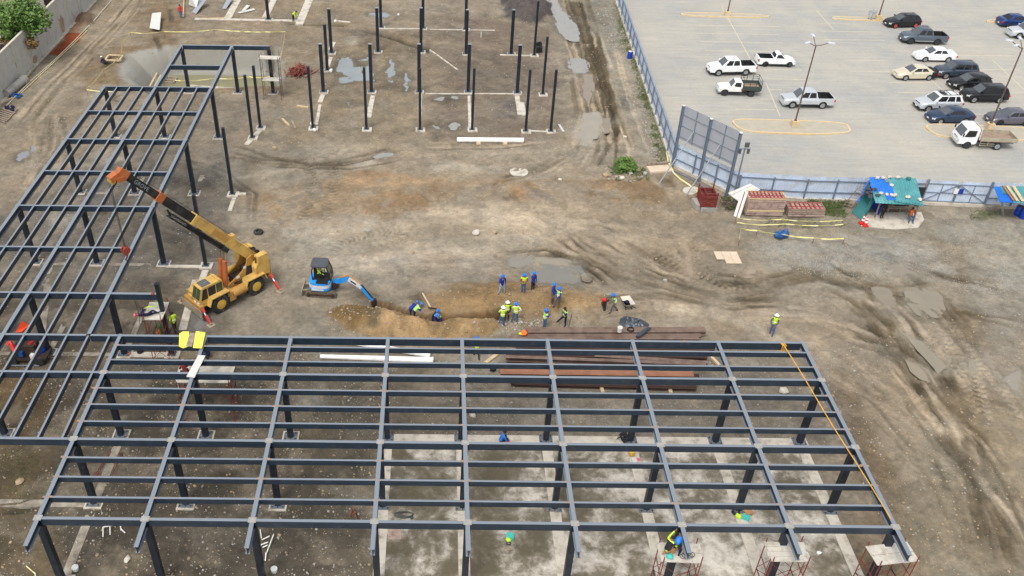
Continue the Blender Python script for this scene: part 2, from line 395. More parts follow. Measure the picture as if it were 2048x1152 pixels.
def poly_sd(pts, x, y):
    d = np.full(x.shape, 1e18); ins = np.zeros(x.shape, bool); n = len(pts)
    for i in range(n):
        ax, ay = pts[i]; bx, by = pts[(i+1) % n]; ex, ey = bx-ax, by-ay
        t = np.clip(((x-ax)*ex+(y-ay)*ey)/(ex*ex+ey*ey+1e-12), 0, 1)
        d = np.minimum(d, (x-ax-ex*t)**2+(y-ay-ey*t)**2)
        c = ((ay > y) != (by > y)) & (x < (bx-ax)*(y-ay)/((by-ay) if by != ay else 1e-12)+ax); ins ^= c
    d = np.sqrt(d); return np.where(ins, -d, d)
def win(pts, pad):
    xs = [p[0] for p in pts]; ysx = [p[1] for p in pts]
    r0 = max(0, np.searchsorted(ys_, min(ysx)-pad)-1); r1 = min(NR, np.searchsorted(ys_, max(ysx)+pad)+1)
    if r1 <= r0: return None
    dmin, dmax = DEP[r0], DEP[r1-1]
    lo = min((min(xs)-pad)/dmin, (min(xs)-pad)/dmax); hi = max((max(xs)+pad)/dmin, (max(xs)+pad)/dmax)
    c0 = max(0, np.searchsorted(us_, lo)-1); c1 = min(NC, np.searchsorted(us_, hi)+1)
    return None if c1 <= c0 else (slice(r0, r1), slice(c0, c1))
def gp(px): return [tuple(G(*p)[:2]) for p in px]
def region(px, col, soft=1.0, k=1.0, wet=None, nz=0.5, dz=0.0, world=False, pb=0.5):
    """soil of one colour inside an outline, its border broken up by noise"""
    P = px if world else gp(px); w = win(P, soft*2+1.5)
    if w is None: return
    d = poly_sd(P, QX[w], QY[w]) + (N2[w]-0.5)*soft*nz*2
    a = k*(1-smooth(-soft, soft, d))*(1-pb*(1-smooth(.36, .56, NB[w])))
    CO[w] = CO[w]*(1-a[..., None]) + lin(col)*a[..., None]
    if wet is not None: WET[w] = WET[w]*(1-a) + wet*a
    if dz: HZ[w] += dz*a
def stroke(px, width, col, k=0.7, dz=0.0, soft=0.5, wet=None, world=False, tread=0.0, brk=0.5):
    P = px if world else gp(px); w = win(P, width*2+1)
    if w is None: return
    x = GX[w]+WX[w]*0.25; y = GY[w]+WY[w]*0.25
    d = np.full(x.shape, 1e18); al = np.zeros(x.shape); L = 0
    for i in range(len(P)-1):
        ax, ay = P[i]; bx, by = P[i+1]; ex, ey = bx-ax, by-ay; ll = math.hypot(ex, ey)
        t = np.clip(((x-ax)*ex+(y-ay)*ey)/(ll*ll+1e-12), 0, 1); q = (x-ax-ex*t)**2+(y-ay-ey*t)**2
        al = np.where(q < d, L+t*ll, al); d = np.minimum(d, q); L += ll
    d = np.sqrt(d); a = 1-smooth(width*0.5*(1-soft), width*0.5*(1+soft), d)
    a = a*smooth(0.0, 1.2, al)*smooth(0.0, 1.2, L-al)*np.clip(1-brk*2*(1-N4[w]*1.3), 0.15, 1)
    if tread: a = a*(0.55+0.45*np.sign(np.sin(al*6.28/tread+d*5)))
    kk = k*a
    if col is not None: CO[w] = CO[w]*(1-kk[..., None]) + lin(col)*kk[..., None]
    if wet is not None: WET[w] = WET[w]*(1-kk)+wet*kk
    if dz:
        HZ[w] += dz*a
        rim = smooth(width*0.45, width*0.62, d)*(1-smooth(width*0.62, width*0.95, d)); HZ[w] -= dz*0.6*rim*np.clip(N4[w]*1.6-0.3, 0, 1)
rs = random.Random(5)
def bundle(px, n, spread, width, cols, k=0.6, dz=-0.03, seed=0, wet=None, tread=0.0, brk=0.5):
    """a set of wheel tracks running roughly together"""
    r = random.Random(seed); P = [Vector((*p, 0)) for p in gp(px)]
    for i in range(int(n*1.6)):
        a = r.uniform(-1, 1)*spread; b = r.uniform(-1, 1)*spread; m = len(P)
        i0 = 0 if m < 3 else r.randint(0, max(0, m-3)); i1 = m if m < 3 else r.randint(min(m, i0+2), m)
        q = []
        for j in range(i0, i1):
            t = j/(m-1); d = (P[min(j+1, m-1)]-P[max(j-1, 0)]).normalized(); nrm = Vector((-d.y, d.x, 0)); o = a*(1-t)+b*t
            q.append(tuple((P[j]+nrm*o)[:2]))
        if len(q) > 1: stroke(q, width*r.uniform(0.5, 1.2), r.choice(cols), min(1, 1.35*k*r.uniform(0.6, 1.1)), dz*r.uniform(0.7, 1.4), r.uniform(0.25, 0.6), wet, True, tread, brk)

# large soil tones
region([(-60, 560), (430, 560), (470, 690), (760, 700), (770, 1200), (-60, 1200)], (88, 81, 70), 2.2, 0.92)
region([(-60, 880), (110, 890), (70, 1000), (60, 1170), (-60, 1170)], (106, 93, 70), 1.2, 0.75)
region([(60, 1040), (130, 1060), (110, 1170), (20, 1170)], (112, 98, 74), 0.7, 0.6)
region([(-40, 720), (60, 740), (120, 800), (60, 870), (-40, 880)], (104, 86, 58), 0.8, 0.7)
region([(80, 330), (300, 290), (480, 330), (470, 400), (440, 560), (60, 600), (-60, 560), (-60, 440)], (112, 108, 101), 2.0, 0.85)
region([(440, 290), (640, 300), (660, 350), (560, 370), (480, 400), (440, 380)], (140, 136, 126), 1.2, 0.75)
region([(560, 690), (1000, 690), (1010, 890), (560, 890)], (122, 113, 98), 1.5, 0.75)
region([(880, 690), (1700, 690), (1700, 890), (880, 890)], (131, 124, 113), 1.6, 0.8)
region([(380, 560), (640, 540), (680, 690), (440, 690)], (141, 134, 121), 2.0, 0.85)
region([(40, 190), (190, 180), (150, 330), (60, 420), (-60, 440), (-60, 260)], (150, 138, 120), 1.5, 0.75)
region([(90, 100), (250, 90), (330, 30), (330, -20), (190, -20)], (150, 136, 114), 2.0, 0.7)
region([(330, -20), (760, -20), (760, 70), (600, 130), (360, 90), (250, 80), (300, 20)], (146, 132, 112), 2.0, 0.7)
region([(560, 70), (880, 60), (900, 290), (560, 290)], (138, 126, 106), 1.8, 0.7)
region([(880, 20), (1110, 60), (1130, 200), (1120, 285), (880, 285)], (122, 110, 98), 1.5, 0.8)
region([(1090, -20), (1240, -20), (1330, 330), (1240, 350), (1130, 290)], (150, 142, 126), 1.5, 0.85)
region([(1170, -20), (1238, -20), (1325, 290), (1290, 300), (1200, 110)], (143, 142, 132), 1.0, 0.6)
region([(480, 300), (1100, 290), (1330, 330), (1440, 460), (1000, 560), (600, 560), (500, 430)], (157, 146, 128), 2.5, 0.8)
region([(560, 440), (720, 420), (860, 470), (780, 560), (600, 560)], (155, 150, 139), 1.8, 0.6)
region([(720, 490), (1010, 500), (1000, 570), (700, 560)], (158, 150, 138), 1.5, 0.7)
region([(1000, 360), (1340, 330), (1460, 430), (1500, 520), (1200, 560), (1000, 470)], (160, 145, 124), 2.0, 0.6)
region([(1440, 440), (1700, 430), (2080, 430), (2080, 640), (1650, 590), (1490, 540)], (152, 145, 130), 2.0, 0.8)
region([(1490, 490), (1560, 480), (1760, 470), (1960, 520), (1940, 560), (1720, 540), (1540, 540)], (160, 157, 149), 0.9, 0.8)
region([(1840, 440), (2080, 440), (2080, 600), (1960, 590), (1900, 530)], (156, 152, 141), 1.2, 0.75)
region([(1930, 560), (2080, 560), (2080, 720), (1990, 700)], (158, 152, 140), 1.2, 0.6)
region([(1180, 560), (1640, 590), (1820, 790), (1760, 900), (1640, 700), (1420, 640), (1300, 660)], (162, 149, 130), 2.0, 0.75)
region([(1640, 760), (1700, 750), (1790, 930), (1850, 1170), (1700, 1170), (1740, 980)], (118, 102, 82), 0.8, 0.75)
region([(1700, 880), (1800, 930), (1900, 1170), (1700, 1170)], (126, 113, 93), 1.0, 0.6)
region([(1780, 800), (2080, 760), (2080, 1170), (1880, 1170)], (140, 129, 109), 1.8, 0.75)
region([(1690, 700), (1840, 840), (1860, 940), (1780, 900)], (160, 148, 130), 1.0, 0.5)
region([(660, 440), (900, 400), (1180, 410), (1330, 430), (1300, 480), (1000, 520), (760, 500)], (176, 162, 140), 2.5, 0.6)
region([(620, 285), (1130, 292), (1290, 345), (1000, 350), (640, 320)], (172, 160, 140), 2.0, 0.5)
region([(1200, 580), (1480, 610), (1660, 690), (1640, 720), (1420, 650), (1220, 640)], (178, 162, 140), 1.6, 0.55)
bundle_ = None
# orange-brown spread soil across the yard
region([(478, 390), (560, 372), (680, 352), (720, 342), (790, 345), (830, 362), (870, 380), (870, 420), (770, 432), (720, 425), (600, 442), (520, 440)], (162, 140, 112), 0.9, 0.8, dz=0.05, pb=0.9)
region([(690, 345), (730, 338), (780, 345), (790, 352), (700, 372)], (166, 134, 106), 0.5, 0.5, pb=0.9)
region([(760, 385), (850, 380), (865, 420), (770, 435), (735, 425)], (150, 124, 92), 0.7, 0.7, dz=0.05, pb=0.9)
region([(850, 368), (930, 365), (920, 395), (870, 400)], (150, 124, 92), 0.6, 0.6, pb=0.9)
region([(985, 362), (1060, 362), (1090, 380), (1085, 402), (1030, 402), (990, 380)], (160, 128, 92), 0.6, 0.7, dz=0.12, pb=0.9)
region([(985, 365), (1000, 360), (1032, 400), (1010, 405), (985, 385)], (108, 98, 82), 0.3, 0.7, pb=0.9)
region([(1040, 375), (1090, 378), (1110, 395), (1075, 405), (1050, 395)], (128, 128, 124), 0.5, 0.6, pb=0.9)
region([(1170, 366), (1300, 360), (1335, 385), (1325, 405), (1170, 402)], (142, 118, 88), 0.5, 0.75, dz=0.16, pb=0.9)
region([(1280, 400), (1340, 395), (1340, 440), (1290, 440)], (134, 118, 94), 0.6, 0.5, pb=0.9)
region([(680, 355), (860, 352), (1000, 362), (860, 372), (700, 376)], (182, 156, 124), 0.5, 0.65, pb=0.9)
# pale lime patches
for p in ([(670, 318), (750, 316), (755, 330), (680, 334)], [(600, 440), (625, 436), (640, 465), (585, 485), (565, 470)], [(645, 470), (690, 455), (700, 470), (640, 490)], [(520, 330), (560, 325), (580, 340), (530, 350)],
          [(180, 308), (240, 300), (260, 320), (200, 335)], [(90, 430), (150, 425), (160, 450), (100, 455)], [(300, 385), (330, 380), (330, 395), (300, 397)], [(110, 335), (150, 320), (180, 330), (150, 345)], [(860, 325), (1000, 335), (1000, 345), (870, 340)],
          [(1020, 470), (1080, 465), (1100, 480), (1030, 490)], [(1130, 600), (1200, 605), (1170, 640), (1120, 640)], [(600, 790), (640, 780), (650, 810), (600, 815)]):
    region(p, (190, 184, 170), 0.7, 0.6)
region([(180, 175), (225, 160), (240, 200), (200, 215), (170, 200)], (176, 168, 152), 0.7, 0.5)
region([(590, 700), (650, 690), (900, 700), (905, 730), (640, 740)], (146, 138, 124), 0.6, 0.6)
region([(905, 705), (1000, 700), (1000, 745), (900, 760)], (166, 158, 144), 0.6, 0.7)
# dark damp areas
for p in ([(300, 800), (370, 790), (380, 850), (300, 850)], [(620, 800), (760, 770), (760, 860), (650, 880)], [(230, 400), (310, 420), (300, 470), (210, 450)], [(130, 1030), (250, 1070), (270, 1140), (160, 1130)], [(360, 900), (420, 890), (420, 960), (360, 960)],
          [(480, 310), (600, 320), (560, 345), (470, 335)], [(330, 350), (430, 360), (430, 380), (340, 375)], [(1000, 560), (1070, 570), (1060, 590), (990, 585)], [(320, 440), (460, 470), (440, 520), (330, 510)]):
    region(p, (78, 73, 66), 0.9, 0.55)
region([(700, 85), (740, 65), (830, 60), (900, 75), (880, 100), (740, 110)], (112, 100, 84), 0.9, 0.6, dz=0.15)
region([(975, 200), (1040, 195), (1060, 230), (985, 240)], (96, 94, 96), 0.7, 0.6)
region([(700, 60), (780, 60), (760, 80), (700, 82)], (104, 100, 96), 0.6, 0.5)
region([(1390, 520), (1480, 580), (1420, 610), (1330, 560)], (150, 136, 114), 1.0, 0.5)
# NW heaps along the wall
region([(150, 150), (230, 95), (300, 90), (330, 60), (350, 90), (235, 175), (175, 180)], (132, 112, 84), 1.0, 0.8, dz=0.25)
region([(300, 20), (345, 0), (370, 40), (340, 110), (300, 90)], (128, 108, 82), 0.9, 0.7, dz=0.2)
region([(270, 0), (340, -10), (350, 60), (300, 70), (250, 40)], (130, 110, 84), 0.9, 0.5, dz=0.15)
region([(97, 108), (135, 66), (168, 68), (125, 113)], (146, 72, 42), 0.25, 0.98, pb=0)
region([(155, 30), (180, 22), (188, 45), (160, 55)], (116, 94, 76), 0.5, 0.85, dz=0.35)
region([(135, 60), (160, 35), (165, 50), (148, 66)], (140, 86, 52), 0.3, 0.8, dz=0.2)
region([(75, 118), (90, 105), (92, 120), (80, 128)], (140, 98, 60), 0.3, 0.8)
# dark gravel heap top right of the standing columns
region([(1000, -5), (1075, -25), (1105, 10), (1105, 35), (1060, 50), (1010, 40)], (98, 92, 88), 0.8, 0.95)
# wheel tracks -------------------------------------------------------
DK = [(86, 76, 58), (104, 92, 72), (78, 69, 54)]; LT = [(194, 178, 156), (178, 164, 142), (202, 190, 170)]
for o in (0, 45):
    stroke([(598+o, 310), (618+o, 335), (624+o, 360), (617+o, 395), (610+o, 430), (605+o, 450)], 1.0, (104, 98, 84), 0.75, -0.06, tread=0.5)
stroke([(655, 512), (690, 483), (730, 470), (790, 460), (815, 452)], 0.9, (110, 102, 88), 0.75, -0.05, tread=0.45)
stroke([(720, 515), (760, 495), (800, 480), (870, 470), (930, 455)], 0.7, (150, 132, 108), 0.6, -0.03, tread=0.45)
stroke([(540, 500), (575, 470), (610, 430)], 0.8, (128, 120, 104), 0.6, -0.03, tread=0.4)
stroke([(545, 525), (590, 480), (615, 440)], 0.5, (120, 108, 90), 0.6, -0.03)
stroke([(830, 450), (880, 420), (940, 372), (1010, 350), (1090, 340)], 0.8, (180, 164, 140), 0.6, -0.02)
stroke([(880, 460), (940, 410), (985, 375)], 0.6, (178, 162, 138), 0.5, -0.02)
stroke([(800, 360), (860, 395), (905, 425)], 0.5, (180, 162, 136), 0.5, -0.02)
stroke([(900, 440), (1000, 430), (1150, 440), (1250, 460)], 0.6, (176, 162, 140), 0.5, -0.02)
stroke([(1000, 360), (1150, 362), (1300, 362)], 0.5, (140, 116, 88), 0.55, -0.05)
bundle([(1000, 525), (1060, 512), (1130, 515), (1200, 540), (1240, 570)], 9, 1.3, 0.5, DK+LT, 0.65, -0.05, 1)
bundle([(1150, 465), (1210, 490), (1260, 520), (1340, 560), (1400, 590)], 16, 2.6, 0.45, DK+LT, 0.6, -0.05, 2)
bundle([(1060, 440), (1120, 470), (1180, 510), (1230, 560)], 8, 1.5, 0.4, DK+LT, 0.55, -0.04, 3)
bundle([(1330, 430), (1370, 480), (1400, 520), (1440, 560)], 7, 1.4, 0.45, DK+LT, 0.6, -0.05, 4, tread=0.5)
bundle([(1300, 500), (1380, 545), (1450, 575), (1520, 560), (1600, 545)], 8, 1.2, 0.45, DK, 0.6, -0.05, 5, tread=0.5)
bundle([(1420, 560), (1530, 570), (1640, 545), (1740, 560)], 9, 1.2, 0.45, DK, 0.55, -0.05, 6)
bundle([(1640, 560), (1720, 590), (1790, 650), (1850, 720), (1900, 790)], 18, 2.4, 0.5, DK+LT, 0.6, -0.06, 7)
bundle([(1730, 640), (1800, 720), (1870, 800), (1950, 900)], 10, 1.6, 0.5, DK+LT, 0.55, -0.05, 8)
bundle([(1900, 620), (1930, 690), (1960, 760), (2010, 850)], 10, 1.6, 0.6, DK+LT, 0.6, -0.06, 9, tread=0.5)
bundle([(1820, 600), (1900, 620), (1990, 640), (2060, 660)], 7, 1.0, 0.45, DK, 0.5, -0.04, 10)
bundle([(1560, 660), (1680, 720), (1790, 800), (1890, 900), (1960, 1000), (2010, 1120)], 14, 3.0, 0.4, LT+DK, 0.4, -0.03, 11)
bundle([(1850, 850), (1940, 930), (2000, 1030), (2050, 1150)], 8, 1.3, 0.6, DK+LT, 0.55, -0.05, 12)
bundle([(1500, 620), (1640, 640), (1760, 690)], 6, 1.6, 0.4, LT, 0.4, -0.02, 13)
bundle([(1740, 500), (1850, 540), (1960, 570), (2060, 590)], 7, 1.6, 0.5, DK, 0.4, -0.03, 14)
bundle([(1140, -10), (1165, 60), (1190, 140), (1212, 220), (1225, 290), (1210, 340)], 22, 2.4, 0.5, DK+LT, 0.6, -0.06, 15, brk=0.35)
bundle([(1120, -10), (1140, 60), (1165, 150), (1185, 250), (1170, 310)], 12, 1.6, 0.45, DK+LT, 0.6, -0.05, 16)
bundle([(1180, 260), (1150, 300), (1090, 340), (1000, 360)], 7, 1.2, 0.5, DK+LT, 0.5, -0.04, 17)
bundle([(460, 300), (540, 320), (620, 330), (700, 325), (800, 305)], 9, 1.6, 0.5, DK, 0.5, -0.04, 18)
bundle([(340, 330), (420, 350), (480, 395), (470, 450)], 8, 1.8, 0.5, [(80, 76, 70), (120, 114, 104)], 0.55, -0.04, 19)
bundle([(330, 430), (400, 470), (440, 520)], 7, 2.0, 0.5, [(76, 72, 66), (120, 116, 106)], 0.55, -0.04, 20)
bundle([(40, 250), (110, 170), (170, 110), (240, 40), (280, -10)], 14, 1.5, 0.5, LT+DK, 0.5, -0.04, 21)
bundle([(90, 230), (100, 300), (80, 370)], 7, 2.0, 0.5, LT+DK, 0.45, -0.04, 22)
bundle([(1230, 90), (1270, 220), (1310, 320)], 5, 0.6, 0.35, LT, 0.4, -0.02, 23)
bundle([(850, 300), (1000, 300), (1120, 290)], 6, 1.0, 0.5, LT+DK, 0.35, -0.02, 24)
bundle([(620, 560), (700, 540), (840, 520), (980, 510)], 6, 1.6, 0.5, LT, 0.35, -0.02, 25)
bundle([(1180, 610), (1300, 600), (1420, 610)], 8, 1.6, 0.4, LT+DK, 0.35, -0.02, 26)
bundle([(1640, 545), (1720, 570), (1800, 585), (1890, 590)], 12, 1.8, 0.5, DK, 0.75, -0.05, 31)
bundle([(1780, 560), (1840, 600), (1890, 650), (1920, 720)], 14, 2.2, 0.5, DK, 0.75, -0.06, 32)
bundle([(1700, 660), (1790, 690), (1860, 740), (1900, 800)], 12, 1.8, 0.5, DK, 0.7, -0.06, 33)
bundle([(1150, 0), (1180, 90), (1205, 180), (1220, 270)], 16, 1.1, 0.4, DK, 0.75, -0.05, 34, brk=0.3)
bundle([(1010, 520), (1090, 505), (1170, 525), (1240, 565)], 12, 1.3, 0.35, DK, 0.7, -0.05, 35)
bundle([(1230, 540), (1330, 570), (1450, 600), (1560, 590)], 14, 1.5, 0.35, DK, 0.55, -0.04, 36)
bundle([(1900, 860), (1970, 960), (2030, 1100)], 10, 2.0, 0.5, DK, 0.55, -0.04, 37)
bundle([(560, 470), (760, 440), (960, 430), (1180, 450), (1300, 470)], 8, 2.2, 1.3, LT, 0.3, -0.01, 41)
bundle([(640, 540), (800, 505), (1000, 490), (1150, 480)], 8, 1.8, 1.0, LT, 0.3, -0.01, 42)
bundle([(1300, 590), (1480, 630), (1620, 700), (1720, 800)], 8, 1.6, 0.9, LT, 0.3, -0.01, 43)
# mud churned dark
for p in ([(1500, 545), (1600, 530), (1640, 550), (1560, 570), (1500, 590)], [(1700, 600), (1790, 640), (1820, 700), (1780, 680)], [(1880, 600), (1960, 640), (1990, 700), (1920, 690)], [(1860, 470), (1920, 490), (1960, 540), (1920, 560), (1880, 520)], [(1900, 780), (1990, 800), (1960, 860), (1890, 830)]):
    region(p, (120, 106, 84), 0.8, 0.6, dz=-0.03)
# grass and weeds at the foot of the fence
for p in ([(1228, 10), (1238, 10), (1262, 100), (1252, 104)], [(1255, 90), (1268, 90), (1300, 200), (1288, 205)], [(1285, 190), (1300, 190), (1340, 320), (1322, 325)], [(1480, 405), (1500, 405), (1500, 425), (1480, 425)], [(1600, 405), (1700, 408), (1690, 428), (1600, 425)], [(1960, 420), (1990, 420), (1990, 440), (1960, 440)]):
    region(p, (92, 100, 58), 0.5, 0.75)
region([(60, 115), (75, 100), (70, 150), (40, 185)], (112, 108, 74), 0.5, 0.5)

# excavated soil along the trench ---------------------------------------
SOIL = (156, 132, 98); SOIL2 = (134, 110, 76)
region([(860, 590), (930, 572), (1100, 566), (1190, 590), (1215, 610), (1180, 640), (1110, 655), (1000, 650), (860, 640)], SOIL, 0.7, 0.9, dz=0.10)
region([(905, 575), (1000, 568), (1080, 572), (1090, 600), (1000, 612), (900, 610)], (140, 118, 86), 0.6, 0.7, dz=0.12)
region([(1060, 590), (1120, 600), (1130, 625), (1050, 625)], (140, 116, 82), 0.6, 0.6, dz=0.15)
region([(1100, 580), (1200, 585), (1220, 610), (1150, 625)], (172, 144, 106), 0.6, 0.6)
region([(830, 585), (852, 585), (850, 606), (828, 604)], (104, 94, 76), 0.4, 0.8, dz=0.12)
region([(700, 590), (745, 585), (800, 605), (770, 620), (700, 608)], (98, 92, 80), 0.5, 0.8, dz=0.08)
def heap(px, h, col, soft=1.6, k=0.95):
    P = gp(px); w = win(P, 2.5)
    d = poly_sd(P, QX[w], QY[w]); t = np.clip(-d/soft, 0, 1)
    HZ[w] += h*(t**0.8)*(0.72+0.56*N2[w]); a = k*smooth(0.1, -0.25, d+(N2[w]-0.5)*0.5)
    CO[w] = CO[w]*(1-a[..., None]) + lin(col)*a[..., None]
heap([(862, 628), (880, 598), (935, 578), (1010, 568), (1090, 572), (1150, 590), (1180, 606), (1150, 622), (1060, 628), (960, 632)], 0.55, (152, 126, 90), 2.6, 0.75)
heap([(660, 626), (690, 612), (745, 616), (830, 634), (900, 642), (990, 638), (1003, 655), (985, 672), (930, 680), (780, 686), (715, 674), (672, 650)], 1.1, (158, 132, 96))
region([(665, 625), (700, 612), (740, 618), (738, 662), (700, 662), (672, 645)], (126, 102, 64), 0.35, 0.9, pb=0.2)
region([(736, 622), (768, 622), (764, 668), (738, 666)], (98, 86, 64), 0.25, 0.9, pb=0.2)
for p, c in (([(796, 632), (820, 634), (815, 675), (800, 672)], (138, 114, 80)), ([(870, 645), (905, 648), (905, 672), (880, 674)], (136, 116, 84)), ([(770, 640), (795, 640), (790, 670), (770, 670)], (170, 140, 104)), ([(915, 645), (985, 645), (975, 668), (920, 670)], (172, 146, 108))):
    region(p, c, 0.3, 0.9, pb=0.25)
heap([(1000, 0), (1075, -22), (1103, 8), (1103, 32), (1060, 46), (1012, 38)], 1.6, (92, 86, 84), 3.0)
heap([(160, 40), (172, 28), (188, 42), (170, 55)], 0.8, (120, 100, 84), 1.5)
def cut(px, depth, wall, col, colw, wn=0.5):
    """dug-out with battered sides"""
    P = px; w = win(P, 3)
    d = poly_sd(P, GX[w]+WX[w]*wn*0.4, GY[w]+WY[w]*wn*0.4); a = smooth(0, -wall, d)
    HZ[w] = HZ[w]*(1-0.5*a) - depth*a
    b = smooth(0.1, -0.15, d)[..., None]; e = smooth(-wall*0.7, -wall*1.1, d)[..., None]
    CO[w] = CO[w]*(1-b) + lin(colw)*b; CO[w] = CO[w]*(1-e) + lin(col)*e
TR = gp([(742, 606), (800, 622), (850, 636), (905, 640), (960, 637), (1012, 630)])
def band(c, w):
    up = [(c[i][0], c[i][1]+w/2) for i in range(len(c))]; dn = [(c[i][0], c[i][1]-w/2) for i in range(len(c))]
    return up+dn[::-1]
cut(band(TR, 1.25), 1.25, 0.3, (62, 50, 36), (124, 98, 66))  # shade painted into the trench floor colour to deepen it
# the shotcrete-lined pit behind the north-west portal
PIT = gp([(250, 108), (330, 92), (440, 90), (556, 94), (566, 130), (556, 172), (420, 176), (300, 186), (238, 150)])
PIT_D = 3.0
w = win(PIT, 4); d = poly_sd(PIT, GX[w]+(N1[w]-.5)*1.2, GY[w]+(N1[w]-.5)*1.0)
PW_ = 1.3+4.5*smooth(-29, -35, GX[w]); HZ[w] = HZ[w]*0.5 - PIT_D*smooth(0, 1, np.clip((0.2-d)/PW_, 0, 1))
b = (smooth(0.5, -0.5, d+(N2[w]-0.5)*1.0)*0.95)[..., None]
CO[w] = CO[w]*(1-b) + lin((172, 171, 163))*b; pw = w; pm = smooth(.2, -.5, d)
region([(420, 168), (560, 165), (566, 184), (420, 186)], (136, 118, 92), 0.5, 0.8, dz=0.2)
region([(205, 115), (225, 112), (228, 132), (208, 134)], (84, 76, 62), 0.5, 0.8, dz=-0.5)
# small holes and ditches
stroke([(722, 60), (745, 68), (790, 80), (840, 96), (870, 106)], 0.9, (72, 66, 52), 0.9, -0.35, 0.3, brk=0.1)
stroke([(570, 45), (600, 50), (660, 50), (700, 52)], 0.9, (92, 82, 62), 0.85, -0.3, 0.4, brk=0.2)
stroke([(566, 48), (580, 50)], 1.2, (78, 70, 56), 0.9, -0.3)
stroke([(-10, 1022), (40, 1018), (90, 1000)], 0.6, (66, 60, 48), 0.8, -0.2, brk=0.1)
region([(528, 92), (548, 88), (552, 100), (532, 104)], (96, 86, 68), 0.4, 0.8, dz=-0.2)
region([(1322, 358), (1345, 352), (1350, 372), (1330, 372)], (110, 90, 64), 0.3, 0.8, dz=-0.25)
region([(225, 188), (238, 190), (236, 204), (222, 198)], (74, 66, 54), 0.3, 0.8, dz=-0.2)
for p in ([(310, 70), (322, 100)], [(340, 15), (345, 50)], [(232, 230), (180, 225)], [(215, 395), (205, 440)], [(40, 560), (10, 620)]):
    stroke(p, 0.6, (84, 74, 58), 0.75, -0.15, brk=0.2)

# puddles: shallow dishes that hold a sheet of muddy water -------------------
PUD = []
def puddle(px, col, r=None):
    if r: px = [(px[0]+r[0]*math.cos(t*0.785)*rs.uniform(0.85, 1.15), px[1]+r[1]*math.sin(t*0.785)*rs.uniform(0.85, 1.15)) for t in range(8)]
    P = gp(px); w = win(P, 1.5)
    if w is None: return
    d = poly_sd(P, GX[w]+WX[w]*0.6, GY[w]+WY[w]*0.6) + (N2[w]-0.5)*0.9; a = smooth(0.35, -0.35, d)
    HZ[w] = HZ[w]*(1-0.35*a) - 0.066*a + (N4[w]-0.5)*0.10*a
    e = 0.7*smooth(1.0, 0.0, d)
    rim = CO[w]*0.55 if col[2] > 172 else lin(col)*0.74
    CO[w] = CO[w]*(1-e[..., None]) + rim*e[..., None]; WET[w] = np.maximum(WET[w], 0.8*smooth(0.6, 0.0, d))
    PUD.append((P, col))
GY_ = (188, 186, 178); TN = (176, 162, 142); BL = (176, 184, 186)
puddle([(1085, -8), (1112, -5), (1132, 25), (1156, 58), (1157, 80), (1143, 82), (1120, 66), (1108, 35)], GY_)
puddle([(1130, 118), (1165, 115), (1172, 135), (1168, 146), (1145, 145)], GY_)
puddle([(1168, 150), (1184, 150), (1186, 172), (1178, 205), (1168, 190)], TN)
puddle([(1240, 200), (1255, 196), (1265, 215), (1248, 220)], GY_)
puddle([(1168, 228), (1196, 227), (1201, 245), (1190, 270), (1174, 288), (1155, 282), (1158, 255)], (196, 186, 168))
puddle([(1203, 240), (1218, 240), (1214, 258), (1202, 262)], TN)
puddle([(676, 135), (685, 112), (700, 110), (714, 126), (716, 142), (732, 148), (735, 160), (700, 166), (672, 168)], BL)
puddle([(716, 118), (745, 112), (746, 158), (736, 150), (722, 140)], BL)
puddle([(780, 112), (789, 112), (785, 170), (775, 176), (772, 158)], BL)
puddle([(811, 145), (817, 146), (814, 180), (809, 180)], BL)
puddle((879, 197), GY_, (11, 6)); puddle((908, 196), GY_, (10, 6)); puddle((873, 250), GY_, (9, 10)); puddle((912, 253), GY_, (12, 8)); puddle((873, 269), GY_, (9, 4))
puddle((690, 208), BL, (27, 6)); puddle((704, 246), TN, (7, 6)); puddle((770, 255), TN, (5, 6)); puddle((702, 82), (190, 182, 164), (7, 6)); puddle((797, 30), BL, (6, 8)); puddle((760, 28), BL, (24, 5))
puddle((777, 312), GY_, (17, 8))
puddle([(1056, 536), (1100, 533), (1154, 532), (1159, 560), (1124, 571), (1086, 566), (1062, 552)], (158, 155, 145))
puddle([(1076, 514), (1140, 522), (1134, 531), (1080, 527)], (184, 174, 156))
puddle([(1026, 512), (1062, 516), (1058, 530), (1020, 530)], (172, 166, 152))
puddle([(1376, 520), (1391, 533), (1397, 548), (1384, 554), (1370, 540)], (190, 172, 148))
puddle([(1362, 480), (1370, 490), (1388, 520), (1378, 522)], (196, 178, 154))
puddle([(1486, 545), (1512, 528), (1516, 538), (1496, 552)], (190, 174, 152))
puddle([(1806, 578), (1868, 578), (1884, 600), (1864, 622), (1836, 622), (1818, 600)], (176, 166, 146))
puddle([(1750, 580), (1775, 582), (1784, 606), (1762, 604)], (172, 160, 140))
puddle([(1806, 667), (1850, 686), (1882, 708), (1890, 738), (1872, 738), (1850, 704)], (178, 168, 148))
puddle([(1922, 720), (1946, 720), (1952, 746), (1930, 742)], (184, 174, 154))
puddle([(1972, 706), (1993, 730), (1994, 765), (1976, 742)], (178, 166, 148))
puddle([(1820, 726), (1846, 742), (1858, 756), (1840, 752)], (180, 168, 146))
puddle([(2010, 740), (2040, 745), (2042, 790), (2020, 780)], (182, 174, 158))
puddle([(1700, 480), (1745, 478), (1760, 488), (1710, 490)], (180, 172, 156))
puddle([(1765, 530), (1800, 528), (1830, 545), (1790, 552)], (174, 164, 146))
puddle([(32, 318), (48, 302), (74, 292), (66, 306), (46, 322)], (170, 172, 178))
puddle([(384, 652), (396, 634), (402, 648), (394, 668)], (166, 164, 160))
